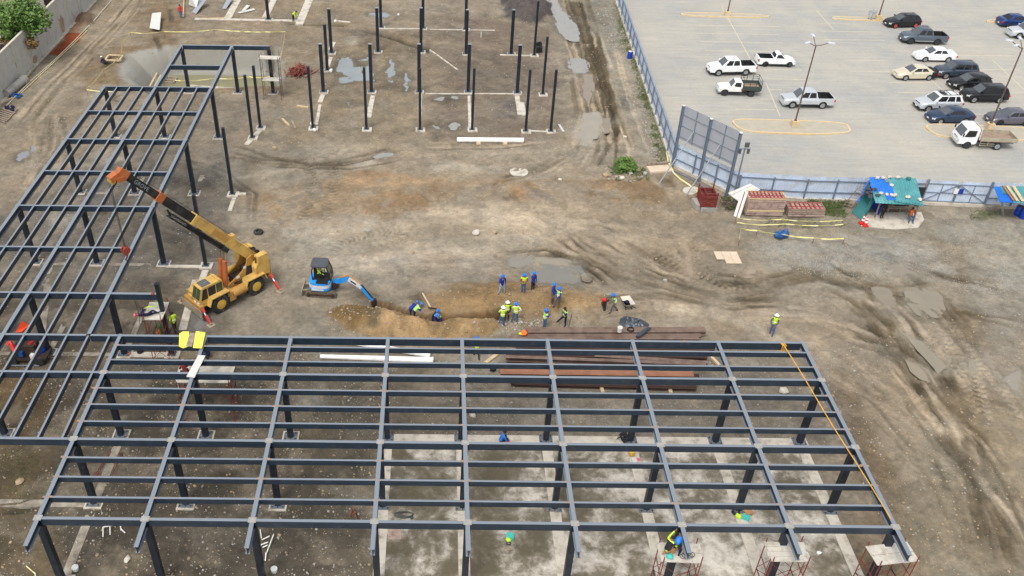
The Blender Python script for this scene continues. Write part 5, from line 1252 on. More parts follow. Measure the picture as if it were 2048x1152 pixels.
# boom
P0 = Vector((-1.95, 0, 2.85)); ang = R_(50.77); L = 13.36; bd = Vector((math.cos(ang), 0, math.sin(ang))); bu = Vector((-math.sin(ang), 0, math.cos(ang)))
def seg(name, a, b2, w, h, m, up=0.0, w2=None, h2=None):
    k = MB(); k.bar(P0+bd*a+bu*up, P0+bd*b2+bu*up, w, h, up=bu, w2=w2, h2=h2); return k.build(name, m, crane)
seg('boom_base_section', -.55, 6.15, .62, .72, 'crane_yellow')
k = MB()
for s in (1, -1):
    k.bar(P0+bd*-.3+bu*.33+Vector((0, s*.32, 0)), P0+bd*6.1+bu*.33+Vector((0, s*.32, 0)), .05, .07, up=bu)
k.box(P0+bd*2.3+bu*.4, (.35, .4, .35)); k.build('boom_rail', 'crane_yellow', crane)
k = MB(); k.bar(P0+bd*2.7+Vector((0, .315, 0)), P0+bd*4.3+Vector((0, .315, 0)), .02, .42, up=bu); k.build('boom_patch', 'crane_ochre', crane)
seg('boom_collar', 5.95, 6.3, .68, .78, 'crane_yellow')
seg('boom_middle_section', 6.3, 9.35, .52, .60, 'crane_black')
seg('boom_section_collar', 9.2, 9.75, .58, .68, 'crane_orange')
seg('boom_tip_section', 9.75, 12.5, .42, .50, 'crane_black')
k = MB(); k.bar(P0+bd*12.4+bu*0.02, P0+bd*13.1+bu*.02, .52, .58, up=bu, w2=.46, h2=.44); k.bar(P0+bd*13.0-bu*.2, P0+bd*13.2-bu*.75, .5, .36, up=bd); k.bar(P0+bd*12.6-bu*.2+Vector((0, .26, 0)), P0+bd*12.9-bu*.55+Vector((0, .26, 0)), .1, .3, up=bd); hd = k.build('boom_head', 'crane_orange', crane)
k = MB()
for y in (-.15, 0, .15): k.lathe(P0+bd*13.05-bu*.72+Vector((0, y-.03, 0)), [(.2, 0), (.16, .03), (.2, .06)], 14, (0, 1, 0))
k.build('sheave', 'crane_yellow', hd)
# lettering on the black tip section
tx = bpy.data.curves.new('boom_lettering', 'FONT'); tx.body = 'GROVE'; tx.size = .36; tx.extrude = .002; tx.align_x = 'CENTER'; tx.align_y = 'CENTER'; tx.space_character = 1.1
to_ = bpy.data.objects.new('lettering_source', tx); COL.objects.link(to_); tm = bpy.data.meshes.new_from_object(to_.evaluated_get(bpy.context.evaluated_depsgraph_get())); bpy.data.objects.remove(to_)
tm.name = 'boom_lettering'; to = bpy.data.objects.new('boom_lettering', tm); COL.objects.link(to); to.parent = crane; tm.materials.clear(); tm.materials.append(MATS['sheet_grey'])
xa = -bd; za = Vector((0, 1, 0)); ya = za.cross(xa); pc = P0+bd*11.2+Vector((0, .215, 0))
to.matrix_local = Matrix(((xa.x, ya.x, za.x, pc.x), (xa.y, ya.y, za.y, pc.y), (xa.z, ya.z, za.z, pc.z), (0, 0, 0, 1)))
# lift cylinders
for s in (1, -1):
    A = Vector((.45, s*.26, 1.45)); B2 = P0+bd*2.7-bu*.36+Vector((0, s*.22, 0)); d = B2-A
    k = MB(); k.tube([A, A+d*.60], .19, 12); c = k.build('lift_cylinder', 'crane_orange', crane, smooth=True)
    k = MB(); k.tube([A+d*.55, B2], .085, 10); k.build('cylinder_rod', 'chrome', c, smooth=True)
# stowed lattice jib slung under the boom
k = MB(); J0, J1 = P0+bd*2.4-bu*.60+Vector((0, .30, 0)), P0+bd*8.3-bu*.62+Vector((0, .34, 0))
off = [bu*.16+Vector((0, .13, 0)), bu*.16-Vector((0, .13, 0)), -bu*.16+Vector((0, .13, 0)), -bu*.16-Vector((0, .13, 0))]
for o in off: k.bar(J0+o, J1+o*.6, .06)
for i in range(14):
    a, b2 = J0.lerp(J1, i/14), J0.lerp(J1, (i+1)/14)
    k.bar(a+off[0], b2+off[2], .035); k.bar(a+off[1], b2+off[3], .035); k.bar(a+off[0], b2+off[1], .03); k.bar(a+off[2], b2+off[3], .03)
k.bar(J0-bd*.2, J0+bd*.5, .3, .34, up=bu); k.bar(J0.lerp(J1, .97), J1+bd*.3+bu*.2, .12, .12); k.bar(J0.lerp(J1, .05), J0.lerp(J1, .7), .12, .2, up=bu); k.build('stowed_jib', 'crane_black', crane)
# rope and hook block
tip = P0+bd*13.05-bu*.92; hz = 7.35
k = MB()
for y in (-.14, .02, .14): k.tube([tip+Vector((0, y, 0)), Vector((tip.x, y*.7, hz+.35))], .014, 4)
k.tube([P0+bd*13.1+bu*.36, P0+bd*.4+bu*.5, Vector((-2.5, -.05, 2.95))], .012, 4); k.build('hoist_rope', 'cable', crane)
k = MB()
for y in (-.14, .14): k.lathe((tip.x, y-.025, hz+.1), [(.0, 0), (.26, 0), (.28, .025), (.26, .05), (0, .05)], 14, (0, 1, 0))
k.box((tip.x, 0, hz+.05), (.16, .3, .55)); k.box((tip.x, 0, hz-.28), (.12, .14, .22)); hb = k.build('hook_block', 'hook_red', crane)
k = MB(); k.tube([(tip.x, 0, hz-.3), (tip.x, 0, hz-.45), (tip.x+.14, 0, hz-.58), (tip.x+.06, 0, hz-.74), (tip.x-.1, 0, hz-.68), (tip.x-.12, 0, hz-.56)], [.05, .05, .06, .06, .045, .02], 8); k.build('hook', 'engine', hb)

# ------------------------------------------------------------------ mini excavator
E0, E1 = G(614, 592), G(671, 595); eh = (E1-E0); eh.z = 0; eh.normalize(); en = Vector((-eh.y, eh.x, 0)); ec = (E0+E1)/2+en*.66
exc = thing('mini_excavator', 'blue mini excavator with dark cab reaching its arm into the trench', 'excavator', ec, None, math.atan2(eh.y, eh.x), True)
for s in (1, -1):
    y = s*.66; b = MB(); n = 16; pts = []
    for x0, a0 in ((.88, -90), (-.88, 90)):
        for i in range(9): a = R_(a0+i*22.5); pts.append((x0+math.cos(a)*.24, .25+math.sin(a)*.24))
    for sgn in (1,):
        b.extr([(x, y-.17, z) for x, z in pts], (0, .34, 0))
    tr = b.build('crawler_track', 'track', exc)
    b = MB()
    for i in range(len(pts)):
        p, q = pts[i], pts[(i+1) % len(pts)]; L_ = math.hypot(q[0]-p[0], q[1]-p[1]); m_ = max(1, int(L_/.11))
        for j in range(m_):
            t_ = j/m_; b.box((p[0]+(q[0]-p[0])*t_, y, p[1]+(q[1]-p[1])*t_), (.05, .36, .05))
    b.build('track_pad', 'track', tr)
    b = MB()
    for x0, r0 in ((.88, .17), (-.88, .17), (.3, .09), (-.3, .09), (0, .09)): b.lathe((x0, y+s*.15, .25), [(0, .04*s), (r0*.5, .05*s), (r0, .03*s), (r0, 0)], 12, (0, 1, 0))
    b.box((0, y+s*.16, .27), (1.4, .05, .14)); b.build('track_roller', 'engine', tr)
b = MB(); b.box((0, 0, .38), (1.2, 1.0, .24)); b.lathe((0, 0, .45), [(.45, 0), (.45, .14)], 16); b.build('undercarriage', 'engine', exc)
b = MB(); b.extr([(-1.42, -.85, .12), (-1.42, .85, .12), (-1.38, .85, .5), (-1.38, -.85, .5)], (-.06, 0, .02)); b.bar((-1.36, .4, .35), (-.6, .4, .4), .1); b.bar((-1.36, -.4, .35), (-.6, -.4, .4), .1); b.build('dozer_blade', 'tan_steel', exc)
up = []
n = 18
for i in range(n):
    a = 2*math.pi*i/n; c_, s_ = math.cos(a), math.sin(a)
    up.append((math.copysign(abs(c_)**.6, c_)*(.92 if c_ < 0 else .75), math.copysign(abs(s_)**.6, s_)*.82))
b = MB(); b.prism(up, .60, .82); b.build('counterweight', 'exc_blue', exc)
b = MB(); b.prism([(x*.99, y*.99) for x, y in up], .82, 1.08); b.build('side_panel', 'exc_white', exc)
b = MB(); b.prism([(x*.97, y*.97) for x, y in up], 1.08, 1.24, 0); b.build('engine_cover', 'exc_blue', exc)
b = MB(); b.box((-.2, -.70, .72), (.9, .26, .12)); b.build('lower_bumper', 'exc_white', exc)
b = MB(); b.box((.12, -.45, 1.27), (.85, .62, .07)); b.build('black_cover', 'black', exc)
# cab
cb = [(-.62, 1.2), (-.66, 2.0), (-.5, 2.42), (.42, 2.42), (.66, 1.75), (.72, 1.2)]
b = MB(); cy0, cy1 = -.28, .72
for y in (cy0, cy1):
    pp_ = [(x, y, z) for x, z in cb]
    for p, q in zip(pp_, pp_[1:]+pp_[:1]): b.bar(p, q, .07)
for x, z in cb: b.bar((x, cy0, z), (x, cy1, z), .06)
b.bar((.1, cy0, 1.2), (.05, cy0, 2.42), .05); b.bar((.1, cy1, 1.2), (.05, cy1, 2.42), .05); b.box((.03, .22, 1.24), (1.3, 1.0, .05)); b.build('cab_frame', 'black', exc)
b = MB(); b.prism([(-.62, -.36), (.40, -.36), (.50, -.2), (.50, .66), (.40, .80), (-.62, .80), (-.72, .66), (-.72, -.2)], 2.40, 2.50); b.build('cab_roof', 'exc_roof', exc)
b = MB(); b.add([(.44, cy0+.05, 2.38), (.67, cy0+.05, 1.75), (.73, cy0+.05, 1.25), (.73, cy1-.05, 1.25), (.67, cy1-.05, 1.75), (.44, cy1-.05, 2.38)], [(0, 1, 4, 5), (1, 2, 3, 4)]); b.build('cab_window', 'glass_green', exc)
b = MB(); b.box((-.25, .2, 1.4), (.5, .5, .3)); b.box((-.48, .2, 1.75), (.14, .5, .7)); b.build('seat', 'black', exc)
b = MB(); b.bar((.75, -.3, 2.2), (.85, -.42, 2.0), .03); b.bar((.85, -.42, 2.05), (.82, -.42, 1.4), .03); b.box((.86, -.42, 2.1), (.05, .14, .2)); b.build('mirror', 'black', exc)
# boom, arm, bucket: reach from the slew post down into the trench
tgt = G(747, 610, -.35); d_ = tgt-ec; lx = d_.dot(eh); ly = d_.dot(en); sw = math.atan2(ly, lx-.85); hv_ = Vector((math.cos(sw), math.sin(sw), 0)); S0 = Vector((.85, 0, .8))
def at_(r, z): return S0+hv_*r+Vector((0, 0, z-.8))
rt = math.hypot(lx-.85, ly)
K1, K2, K3 = at_(.0, .95), at_(rt*.40, 1.55), at_(rt*.72, 1.02)
b = MB(); b.box((.85, 0, .7), (.4, .4, .5)); b.build('swing_post', 'engine', exc)
b = MB(); b.bar(K1, K1.lerp(K2, .55), .20, .30, w2=.20, h2=.36); b.bar(K1.lerp(K2, .5), K2, .20, .36, h2=.3); bo = b.build('boom', 'exc_blue', exc)
b = MB(); b.bar(K2, K3, .21, .32, w2=.18, h2=.26); b2 = b.build('boom_front', 'exc_white', bo)
b = MB(); b.bar(K2.lerp(K3, .2)+Vector((0, 0, .02))-en*0, K2.lerp(K3, .6)+Vector((0, 0, .02)), .225, .12); b.build('boom_mark', 'navy_cloth', b2)
K4 = at_(rt*.98, .05)
b = MB(); b.bar(K3-(K4-K3)*.18, K4, .17, .26, w2=.14, h2=.18); b.build('dipper_arm', 'exc_blue', exc)
b = MB(); o_ = Vector((0, 0, .28)); b.tube([K1.lerp(K2, .45)+o_, K2+o_*1.2], .06, 8); b.tube([K2+o_*1.1, K3+o_*1.0], .055, 8); b.build('hydraulic_cylinder', 'crane_ochre', exc)
b = MB(); o_ = hv_*.22; b.tube([K3+Vector((0, 0, .25)), K3.lerp(K4, .75)+o_], .05, 8); b.build('bucket_cylinder', 'black', exc)
b = MB(); q0 = K4; prof = [(.15, .1), (.25, -.25), (.05, -.55), (-.3, -.6), (-.42, -.45), (-.12, -.35), (.02, .08)]
b.extr([q0+hv_*x+Vector((0, 0, z))+Vector((-hv_.y, hv_.x, 0))*-.25 for x, z in prof], Vector((-hv_.y, hv_.x, 0))*.5); b.build('bucket', 'engine', exc)
# ------------------------------------------------------------------ people
ARM = dict(down=((.25, -.02, 1.13), (.25, .07, .88)), fold=((.27, .07, 1.15), (-.02, .22, 1.17)), hip=((.37, -.07, 1.17), (.20, .05, .99)), phone=((.24, .12, 1.16), (.13, .30, 1.38)),
           chin=((.25, .14, 1.15), (.08, .22, 1.43)), reach=((.25, .24, 1.24), (.18, .52, 1.16)), front=((.25, .16, 1.14), (.16, .40, 1.02)), up=((.26, .22, 1.50), (.20, .34, 1.78)), knee=((.24, .20, 1.18), (.18, .46, .98)))
LEG = dict(stand=((.10, .02, .50), (.11, -.01, .08)), wide=((.17, .05, .50), (.24, -.01, .08)), fwd=((.11, .22, .52), (.11, .26, .08)), back=((.11, -.02, .50), (.11, -.34, .11)),
           sit=((.15, .43, .50), (.17, .46, .08)), squat=((.20, .36, .46), (.15, .06, .08)), kneel=((.14, .30, .12), (.13, -.12, .08)), straightup=((.10, .02, .50), (.10, 0, .09)))
def person(p, face, label, shirt='blue_cloth', trousers='jeans', helmet='helmet_blue', vest=None, arms=('down', 'down'), legs=('stand', 'stand'), pz=.92, lean=0.0, sleeves=True, height=1.72, head=0.0, rot=None, group='workers on the site', skin='skin', boots='boot'):
    k = height/1.72; V = []; E = []; RAD = []; SEGC = []
    Lr = Matrix.Rotation(-R_(lean), 3, 'X'); piv = Vector((0, 0, pz)); dzp = pz-.92
    def U(q): return Lr @ (Vector(q)+Vector((0, 0, dzp))-piv)+piv
    def nd(q, r, par=None, cls=None):
        V.append(Vector(q)*k); RAD.append(r*k); i = len(V)-1
        if par is not None: E.append((par, i)); SEGC.append(cls)
        return i
    pel = nd((0, 0, pz), .150); wa = nd(U((0, 0, 1.07)), .145, pel, 't'); ch = nd(U((0, .01, 1.28)), .172, wa, 't'); nb = nd(U((0, 0, 1.43)), .085, ch, 't'); ne = nd(U((0, .015, 1.50)), .055, nb, 'h')
    hr = Matrix.Rotation(-R_(head), 3, 'X')
    def HD(q): q = Vector(q)-Vector((0, .01, 1.50)); return U(hr @ q+Vector((0, .01, 1.50)))
    h1 = nd(HD((0, .025, 1.575)), .085, ne, 'h'); h2 = nd(HD((0, .025, 1.65)), .088, h1, 'h')
    hands = []
    for s, a in ((-1, arms[0]), (1, arms[1])):
        e, w_ = ARM[a] if isinstance(a, str) else a
        sh = nd(U((s*.185, 0, 1.39)), .082, nb, 't'); el = nd(U((s*e[0], e[1], e[2])), .056, sh, 'u'); wr = nd(U((s*w_[0], w_[1], w_[2])), .040, el, 'f')
        d = (V[wr]-V[el]).normalized(); ha = nd((V[wr]/k+d*.075), .038, wr, 's'); hands.append((V[ha].copy(), d, s))
    feet = []
    for s, l in ((-1, legs[0]), (1, legs[1])):
        kn, an = LEG[l] if isinstance(l, str) else l
        hp = nd((s*.095, .0, pz-.03), .102, pel, 'l'); kn_ = nd((s*kn[0], kn[1], kn[2]), .074, hp, 'l'); an_ = nd((s*an[0], an[1], an[2]), .046, kn_, 'l'); nd((s*an[0]*1.05, an[1]+.15, max(.045, an[2]-.035)), .042, an_, 'b')
    me = bpy.data.meshes.new('skel'); me.from_pydata([tuple(v) for v in V], E, [])
    o = bpy.data.objects.new('skel', me); COL.objects.link(o)
    md = o.modifiers.new('skin', 'SKIN'); sm = o.modifiers.new('sub', 'SUBSURF'); sm.levels = 1; sm.render_levels = 1
    sv = me.skin_vertices[0].data
    for i, r in enumerate(RAD):
        f = .72 if SEGC and i in (0, 1, 2) else 1.0
        sv[i].radius = (r, r*f) if i in (0, 1, 2) else (r, r)
    sv[0].use_root = True
    dg = bpy.context.evaluated_depsgraph_get(); ev = o.evaluated_get(dg); m2 = bpy.data.meshes.new_from_object(ev)
    bpy.data.objects.remove(o); bpy.data.meshes.remove(me)
    nV = len(m2.vertices); vc = np.zeros(nV*3); m2.vertices.foreach_get('co', vc); vc = vc.reshape(-1, 3); nr = np.zeros(nV*3); m2.vertices.foreach_get('normal', nr); nr = nr.reshape(-1, 3)
    faces = [tuple(pp.vertices) for pp in m2.polygons]; bpy.data.meshes.remove(m2)
    cen = np.array([vc[list(f)].mean(0) for f in faces]); best = np.full(len(faces), 1e9); cls = np.zeros(len(faces), int)
    CL = dict(t=1, u=1, f=1 if sleeves else 0, s=0, h=0, l=2, b=3)
    tor = np.zeros(len(faces), bool)
    for (a, b), c in zip(E, SEGC):
        A = np.array(V[a]); D = np.array(V[b])-A; t = np.clip(((cen-A)@D)/(D@D+1e-9), 0, 1); d = np.linalg.norm(cen-A-t[:, None]*D, axis=1)/(.5+5*RAD[b])
        m = d < best; best[m] = d[m]; cls[m] = CL[c]; tor[m] = c == 't'
    mb = MB()
    mb.v = [tuple(v) for v in vc]; mb.f = list(faces); mb.m = [int(c) for c in cls]
    for hc, d, s in hands:                       # four fingers of different length and a thumb, slightly curled
        x = d.cross(Vector((0, 0, 1))); x = x.normalized() if x.length > .1 else Vector((1, 0, 0)); n_ = x.cross(d).normalized()
        for i, ln in enumerate((.066, .078, .072, .056)):
            q = hc+x*((i-1.5)*.020*k)+d*.015; mb.tube([q, q+d*ln*.55*k-n_*.006, q+d*ln*k-n_*.026], [.0095, .009, .007], 5, mi=0)
        q = hc-x*s*.03*k-d*.03; mb.tube([q, q-x*s*.028*k+d*.03*k, q-x*s*.032*k+d*.06*k-n_*.01], [.011, .0105, .008], 5, mi=0)
    def fp(x, y, z): return HD((x, y, z))*k
    mb.tube([fp(0, .105, 1.625), fp(0, .135, 1.59)], [.010, .017], 5, mi=0)
    for s in (-1, 1):
        mb.lathe(fp(s*.035, .106, 1.625), [(.012, 0), (.008, .008)], 6, (0, 1, 0), mi=4); mb.box(fp(s*.092, .02, 1.60), (.02, .035, .06), mi=0)
    mb.box(fp(0, .108, 1.553), (.05, .012, .012), mi=5)
    t = thing('person', label, 'person', p, group, R_(face), True)
    if rot is not None: t.rotation_euler = rot
    mb.build('body', [skin, shirt, trousers, boots, 'hair', 'red_cloth'], t, smooth=True, angle=80)
    if vest:
        zc = np.array([(Lr.transposed() @ (Vector(c)/k-piv)+piv).z-dzp for c in cen]); vm = MB(); mp = {}
        keep = [i for i in range(len(cen)) if tor[i] and .93 < zc[i] < 1.44]
        for i in keep:
            f = []
            for vi in faces[i]:
                if vi not in mp: mp[vi] = len(vm.v); vm.v.append(tuple(vc[vi]+nr[vi]*.020))
                f.append(mp[vi])
            vm.f.append(tuple(f)); vm.m.append(0)
        if vm.f: vm.build('safety_vest', vest, t, smooth=True, angle=80)
        b = MB(); c0 = U((0, 0, 1.10))*k; b.lathe(c0, [(.165*k, -.022), (.167*k, .022)], 12, U((0, 0, 1.2))-U((0, 0, 1.0)), sx=1.0)
        if vest in ('hv_yellow', 'hv_green') and not lean > 40: b.build('reflective_band', 'white_cloth', t)
    ax = (fp(0, .02, 1.8)-fp(0, .02, 1.6)).normalized(); hc = fp(0, .022, 1.655)
    b = MB()
    if helmet:
        b.lathe(hc, [(.165*k, -.006), (.168*k, .004), (.128*k, .012), (.124*k, .05), (.105*k, .09), (.065*k, .118), (0, .128)], 14, ax); b.bar(hc+ax*.1-(fp(0, .1, 1.6)-fp(0, 0, 1.6))*.8, hc+ax*.1+(fp(0, .1, 1.6)-fp(0, 0, 1.6))*.8, .03, .05, up=ax)
        b.build('safety_helmet', helmet, t, smooth=True)
    else:
        b.lathe(hc-ax*.02, [(.098*k, -.03), (.104*k, .02), (.09*k, .07), (.05*k, .102), (0, .108)], 12, ax); b.build('hair', 'hair', t, smooth=True)
    return t
def gg(px, py, z=None):
    q = G(px, py)
    z_ = ground_z(q.x, q.y) if z is None else z
    q = G(px, py, z_); return Vector((q.x, q.y, z_))
P_ = person
P_(gg(1003, 588), 195, 'worker in plain blue shirt and pale jeans, hand on chin, leftmost on the soil bank', 'blue_cloth', 'jeans_pale', 'helmet_blue', None, ('down', 'chin'), ('wide', 'wide'))
P_(gg(1046, 586), 185, 'worker in dark red shirt and yellow vest with folded arms and blue helmet', 'red_cloth', 'jeans', 'helmet_blue', 'hv_yellow', ('fold', 'fold'))
P_(gg(1065, 582), 215, 'worker in long blue shirt and black trousers, right of the man with the red sleeves', 'blue_cloth', 'black_cloth', 'helmet_blue', None, ('down', 'front'))
P_(gg(1104, 605), 240, 'worker in blue shirt facing the man in green vest at the soil bank right end', 'blue_cloth', 'grey_cloth', 'helmet_blue', None, ('down', 'front'))
P_(gg(1115, 613), 130, 'worker in green vest over blue shirt and grey trousers, arms held in front', 'blue_cloth', 'grey_cloth', 'helmet_blue', 'hv_green', ('front', 'front'), ('stand', 'fwd'))
P_(gg(1004, 652), 5, 'man in white helmet, white shirt and yellow vest seen from behind beside the trench', 'white_cloth', 'jeans', 'helmet_white', 'hv_yellow', ('front', 'front'), ('wide', 'stand'))
P_(gg(1013, 641), 175, 'man in white helmet and dark blue sleeves, mostly hidden behind the other white helmet', 'navy_cloth', 'black_cloth', 'helmet_white', 'hv_yellow', ('front', 'front'))
P_(gg(1030, 645), 2, 'man in blue helmet, white sleeves, yellow vest and black belt seen from behind', 'white_cloth', 'jeans', 'helmet_blue', 'hv_yellow', ('front', 'hip'), ('wide', 'stand'))
P_(gg(1088, 657), -75, 'man in blue helmet and green vest looking at a phone, in light blue jeans', 'blue_cloth', 'jeans', 'helmet_blue', 'hv_green', ('phone', 'phone'), ('stand', 'stand'))
P_(gg(1128, 652), 120, 'bareheaded dark-haired worker in navy overalls and open vest, one hand at his brow', 'navy_cloth', 'navy_cloth', None, 'hv_green', ('chin', 'hip'), ('stand', ((.30, .12, .50), (.55, .18, .10))), lean=6)
P_(gg(1227, 625), 95, 'worker in bright green vest and blue helmet guiding the red tamping rammer', 'grey_cloth', 'grey_cloth', 'helmet_blue', 'hv_green', ('reach', 'reach'), ('fwd', 'back'), lean=16)
P_(gg(1543, 667), 150, 'man in white helmet and yellow vest walking alone on the open ground', 'grey_cloth', 'jeans', 'helmet_white', 'hv_yellow', ('front', 'front'), ('fwd', 'stand'))
P_(gg(828, 641, -1.0), -70, 'stooping worker in pale green vest and blue helmet in the trench, nearer the excavator', 'blue_cloth', 'navy_cloth', 'helmet_blue', 'hv_green', ('reach', 'reach'), lean=50)
P_(gg(820, 638, -1.0), -60, 'worker with blue helmet bending low in the trench behind the pale green vest', 'blue_cloth', 'navy_cloth', 'helmet_blue', None, ('reach', 'reach'), lean=55)
P_(gg(866, 651, -1.0), -110, 'left one of the two blue-helmeted diggers close together in the trench', 'navy_cloth', 'navy_cloth', 'helmet_blue', None, ('front', 'front'), lean=30, height=1.65)
P_(gg(878, 653, -1.0), 160, 'right one of the two diggers close together in the trench, with a green vest', 'blue_cloth', 'navy_cloth', 'helmet_blue', 'hv_green', ('reach', 'reach'), lean=40, height=1.65)
q = exc.matrix_world.inverted() if False else None
sp = ec+eh*-.25+en*.2
P_(Vector((sp.x, sp.y, .95)), math.degrees(math.atan2(eh.y, eh.x))-90, 'operator in yellow top sitting in the cab of the blue mini excavator', 'hv_yellow', 'black_cloth', None, None, ('knee', 'knee'), ('sit', 'sit'), pz=.55, height=1.6)
P_(gg(587, 43), 240, 'worker in bright yellow top stooping by the far concrete beams', 'hv_yellow', 'black_cloth', None, 'hv_yellow', ('reach', 'reach'), lean=48)
P_(gg(363, 36), 200, 'person in red shirt and blue jeans standing by the far sheets', 'red_paint', 'jeans', None, None)
P_(gg(212, 133, -.4), 60, 'worker with white helmet crouching at the hole by the wooden frame', 'navy_cloth', 'navy_cloth', 'helmet_white', None, ('reach', 'reach'), ('squat', 'squat'), pz=.42, lean=35)
P_(gg(352, 664), 35, 'worker in yellow top walking away beside the tall column right of the scaffold', 'hv_yellow', 'black_cloth', 'hv_yellow' and None, 'hv_yellow', ('down', 'front'), ('back', 'fwd'), lean=8)
P_(gg(953, 716), 10, 'worker with yellow vest under the roof frame near the end of the rusty beams', 'navy_cloth', 'black_cloth', 'helmet_blue', 'hv_yellow', ('front', 'front'), ('fwd', 'back'), lean=12)
P_(gg(1253, 886), 60, 'worker in black crouching at the foot of a column on the concrete', 'black_cloth', 'black_cloth', None, None, ('reach', 'reach'), ('squat', 'squat'), pz=.42, lean=40)
P_(gg(1000, 888), -70, 'dark-haired worker in blue sitting on the concrete edge beside a pink cloth', 'blue_sheet', 'black_cloth', None, None, ('knee', 'knee'), ('sit', 'sit'), pz=.30, lean=20)
P_(gg(420, 716), 90, 'worker with pale blue helmet crouching under the frame right of the yellow boards', 'navy_cloth', 'navy_cloth', 'helmet_white', None, ('reach', 'reach'), ('squat', 'squat'), pz=.42, lean=30)
P_(gg(1817, 441), 175, 'guard in orange and yellow vest and blue jeans sitting under the teal roof', 'grey_cloth', 'jeans', None, 'hv_orange', ('knee', 'knee'), ('sit', 'sit'), pz=.50, group='people at the guard shelter')
P_(gg(1762, 436), 200, 'person in dark clothes standing in the shade of the guard shelter', 'black_cloth', 'black_cloth', None, None, ('down', 'hip'), group='people at the guard shelter')
# ------------------------------------------------------------------ sheet fence
FH = 2.35
def fence_run(a, b, n, label, posts_side=1, gate=False, first=True, last=True):
    a = Vector((*a[:2], 0)); b = Vector((*b[:2], 0)); d = (b-a); L = d.length; d.normalize(); nr = Vector((d.y, -d.x, 0))   # towards the site
    if nr.dot(Vector((-1, -1, 0))) < 0: nr = -nr
    t = thing('sheet_fence', label, 'fence', a, 'pale blue sheet fence round the car park')
    k = MB(); k.bar(a+Vector((0, 0, .0)), b+Vector((0, 0, .0)), .26, .5); k.build('plinth', 'concrete', t)
    for i in range(n):
        p, q = a+d*(L*i/n), a+d*(L*(i+1)/n); m = max(6, int((q-p).length/.13)); vs = []; fs = []
        for j in range(m+1):
            r = p+d*(.03+((q-p).length-.06)*j/m)-nr*(.05 if j % 2 else .075); top = FH+.015*math.sin(i*2.1)
            vs += [(r.x, r.y, .24), (r.x, r.y, top)]
        for j in range(m): fs.append((2*j, 2*j+2, 2*j+3, 2*j+1))
        k = MB(); k.add(vs, fs); k.build('fence_panel', 'fence_blue', t)
        for z in ((1.95, .85) if not gate else (2.0, 1.1)): k = MB(); k.bar(p+d*.05+Vector((0, 0, z)), q-d*.05+Vector((0, 0, z)), .05, .09); k.build('rail', 'fence_post', t)
    for i in range(n+1):
        if (i == 0 and not first) or (i == n and not last): continue
        p = a+d*(L*i/n)+nr*.06; k = MB(); k.box((p.x, p.y, 1.08), (.11, .11, 2.16), rz=math.atan2(d.y, d.x)); k.build('post', 'fence_post', t)
    return t
Ln = (FENCE_N-Vector(FA[1])).length
mid = Vector(FA[1])+(FENCE_N-Vector(FA[1]))*(36/Ln)
fence_run(FA[1], mid, 14, 'pale blue sheet fence running back along the muddy track, near half')
fence_run(mid, FENCE_N, 14, 'pale blue sheet fence along the track, far half at the top of the photo', first=False)
fence_run(FA[1], FA[2], 3, 'slanting sheet fence under the grey billboard', first=True)
fence_run(FA[2], FA[3], 2, 'sheet fence behind the stacked formwork, right of the floodlight post', first=True)
fence_run(FA[3], FA[4], 4, 'sheet fence between the formwork stacks and the gate, behind the shelter', first=False)
fence_run(FA[5], FA[6], 3, 'sheet fence right of the gate behind the blue barrels', first=True)
# gate
a, b = Vector((*FA[4], 0)), Vector((*FA[5], 0)); d = (b-a).normalized(); L = (b-a).length
g = thing('gate', 'double-leaf sheet gate with diagonal bracing and a small blue and white notice', 'gate', a)
k = MB(); k.bar(a, b, .3, .46); k.build('threshold', 'concrete', g)
for h in (0, 1):
    p, q = a+d*(L*(h*.5)+.06), a+d*(L*(h*.5+.5)-.05); ln = (q-p).length; m = 22; vs = []; fs = []
    for j in range(m+1):
        r = p+d*(ln*j/m)+Vector((-d.y, d.x, 0))*(.03 if j % 2 else .055); vs += [(r.x, r.y, .26), (r.x, r.y, 2.3)]
    for j in range(m): fs.append((2*j, 2*j+2, 2*j+3, 2*j+1))
    k = MB(); k.add(vs, fs); lf = k.build('gate_leaf', 'fence_blue', g)
    k = MB()
    for z in (.32, 1.15, 2.0): k.bar(p+Vector((0, 0, z)), q+Vector((0, 0, z)), .05, .06)
    for s in (0, .5, 1): r = p+d*(ln*s); k.bar((r.x, r.y, .32), (r.x, r.y, 2.0), .07 if s != .5 else .04, .06)
    k.build('gate_frame', 'fence_post', lf)
    o, e = (p, q) if h == 0 else (q, p); k = MB(); s_ = Vector((d.y, -d.x, 0))*.035; k.bar(o+s_+Vector((0, 0, .35)), e+s_+Vector((0, 0, 2.0)), .05); k.build('brace', 'fence_post', lf)
for p in (a, b): k = MB(); k.box((p.x, p.y, 1.2), (.16, .16, 2.4)); k.build('gate_post', 'fence_post', g)
mq = a+d*(L*.5); s_ = Vector((d.y, -d.x, 0))*.09
k = MB(); r = mq-d*.12+s_; k.box((r.x, r.y, 1.42), (.34, .02, .5), rz=math.atan2(d.y, d.x)); k.build('notice', 'white_plastic', g)
k = MB(); r = mq+d*.30+s_; k.box((r.x, r.y, 1.42), (.36, .02, .5), rz=math.atan2(d.y, d.x)); k.build('notice', 'blue_plastic', g)
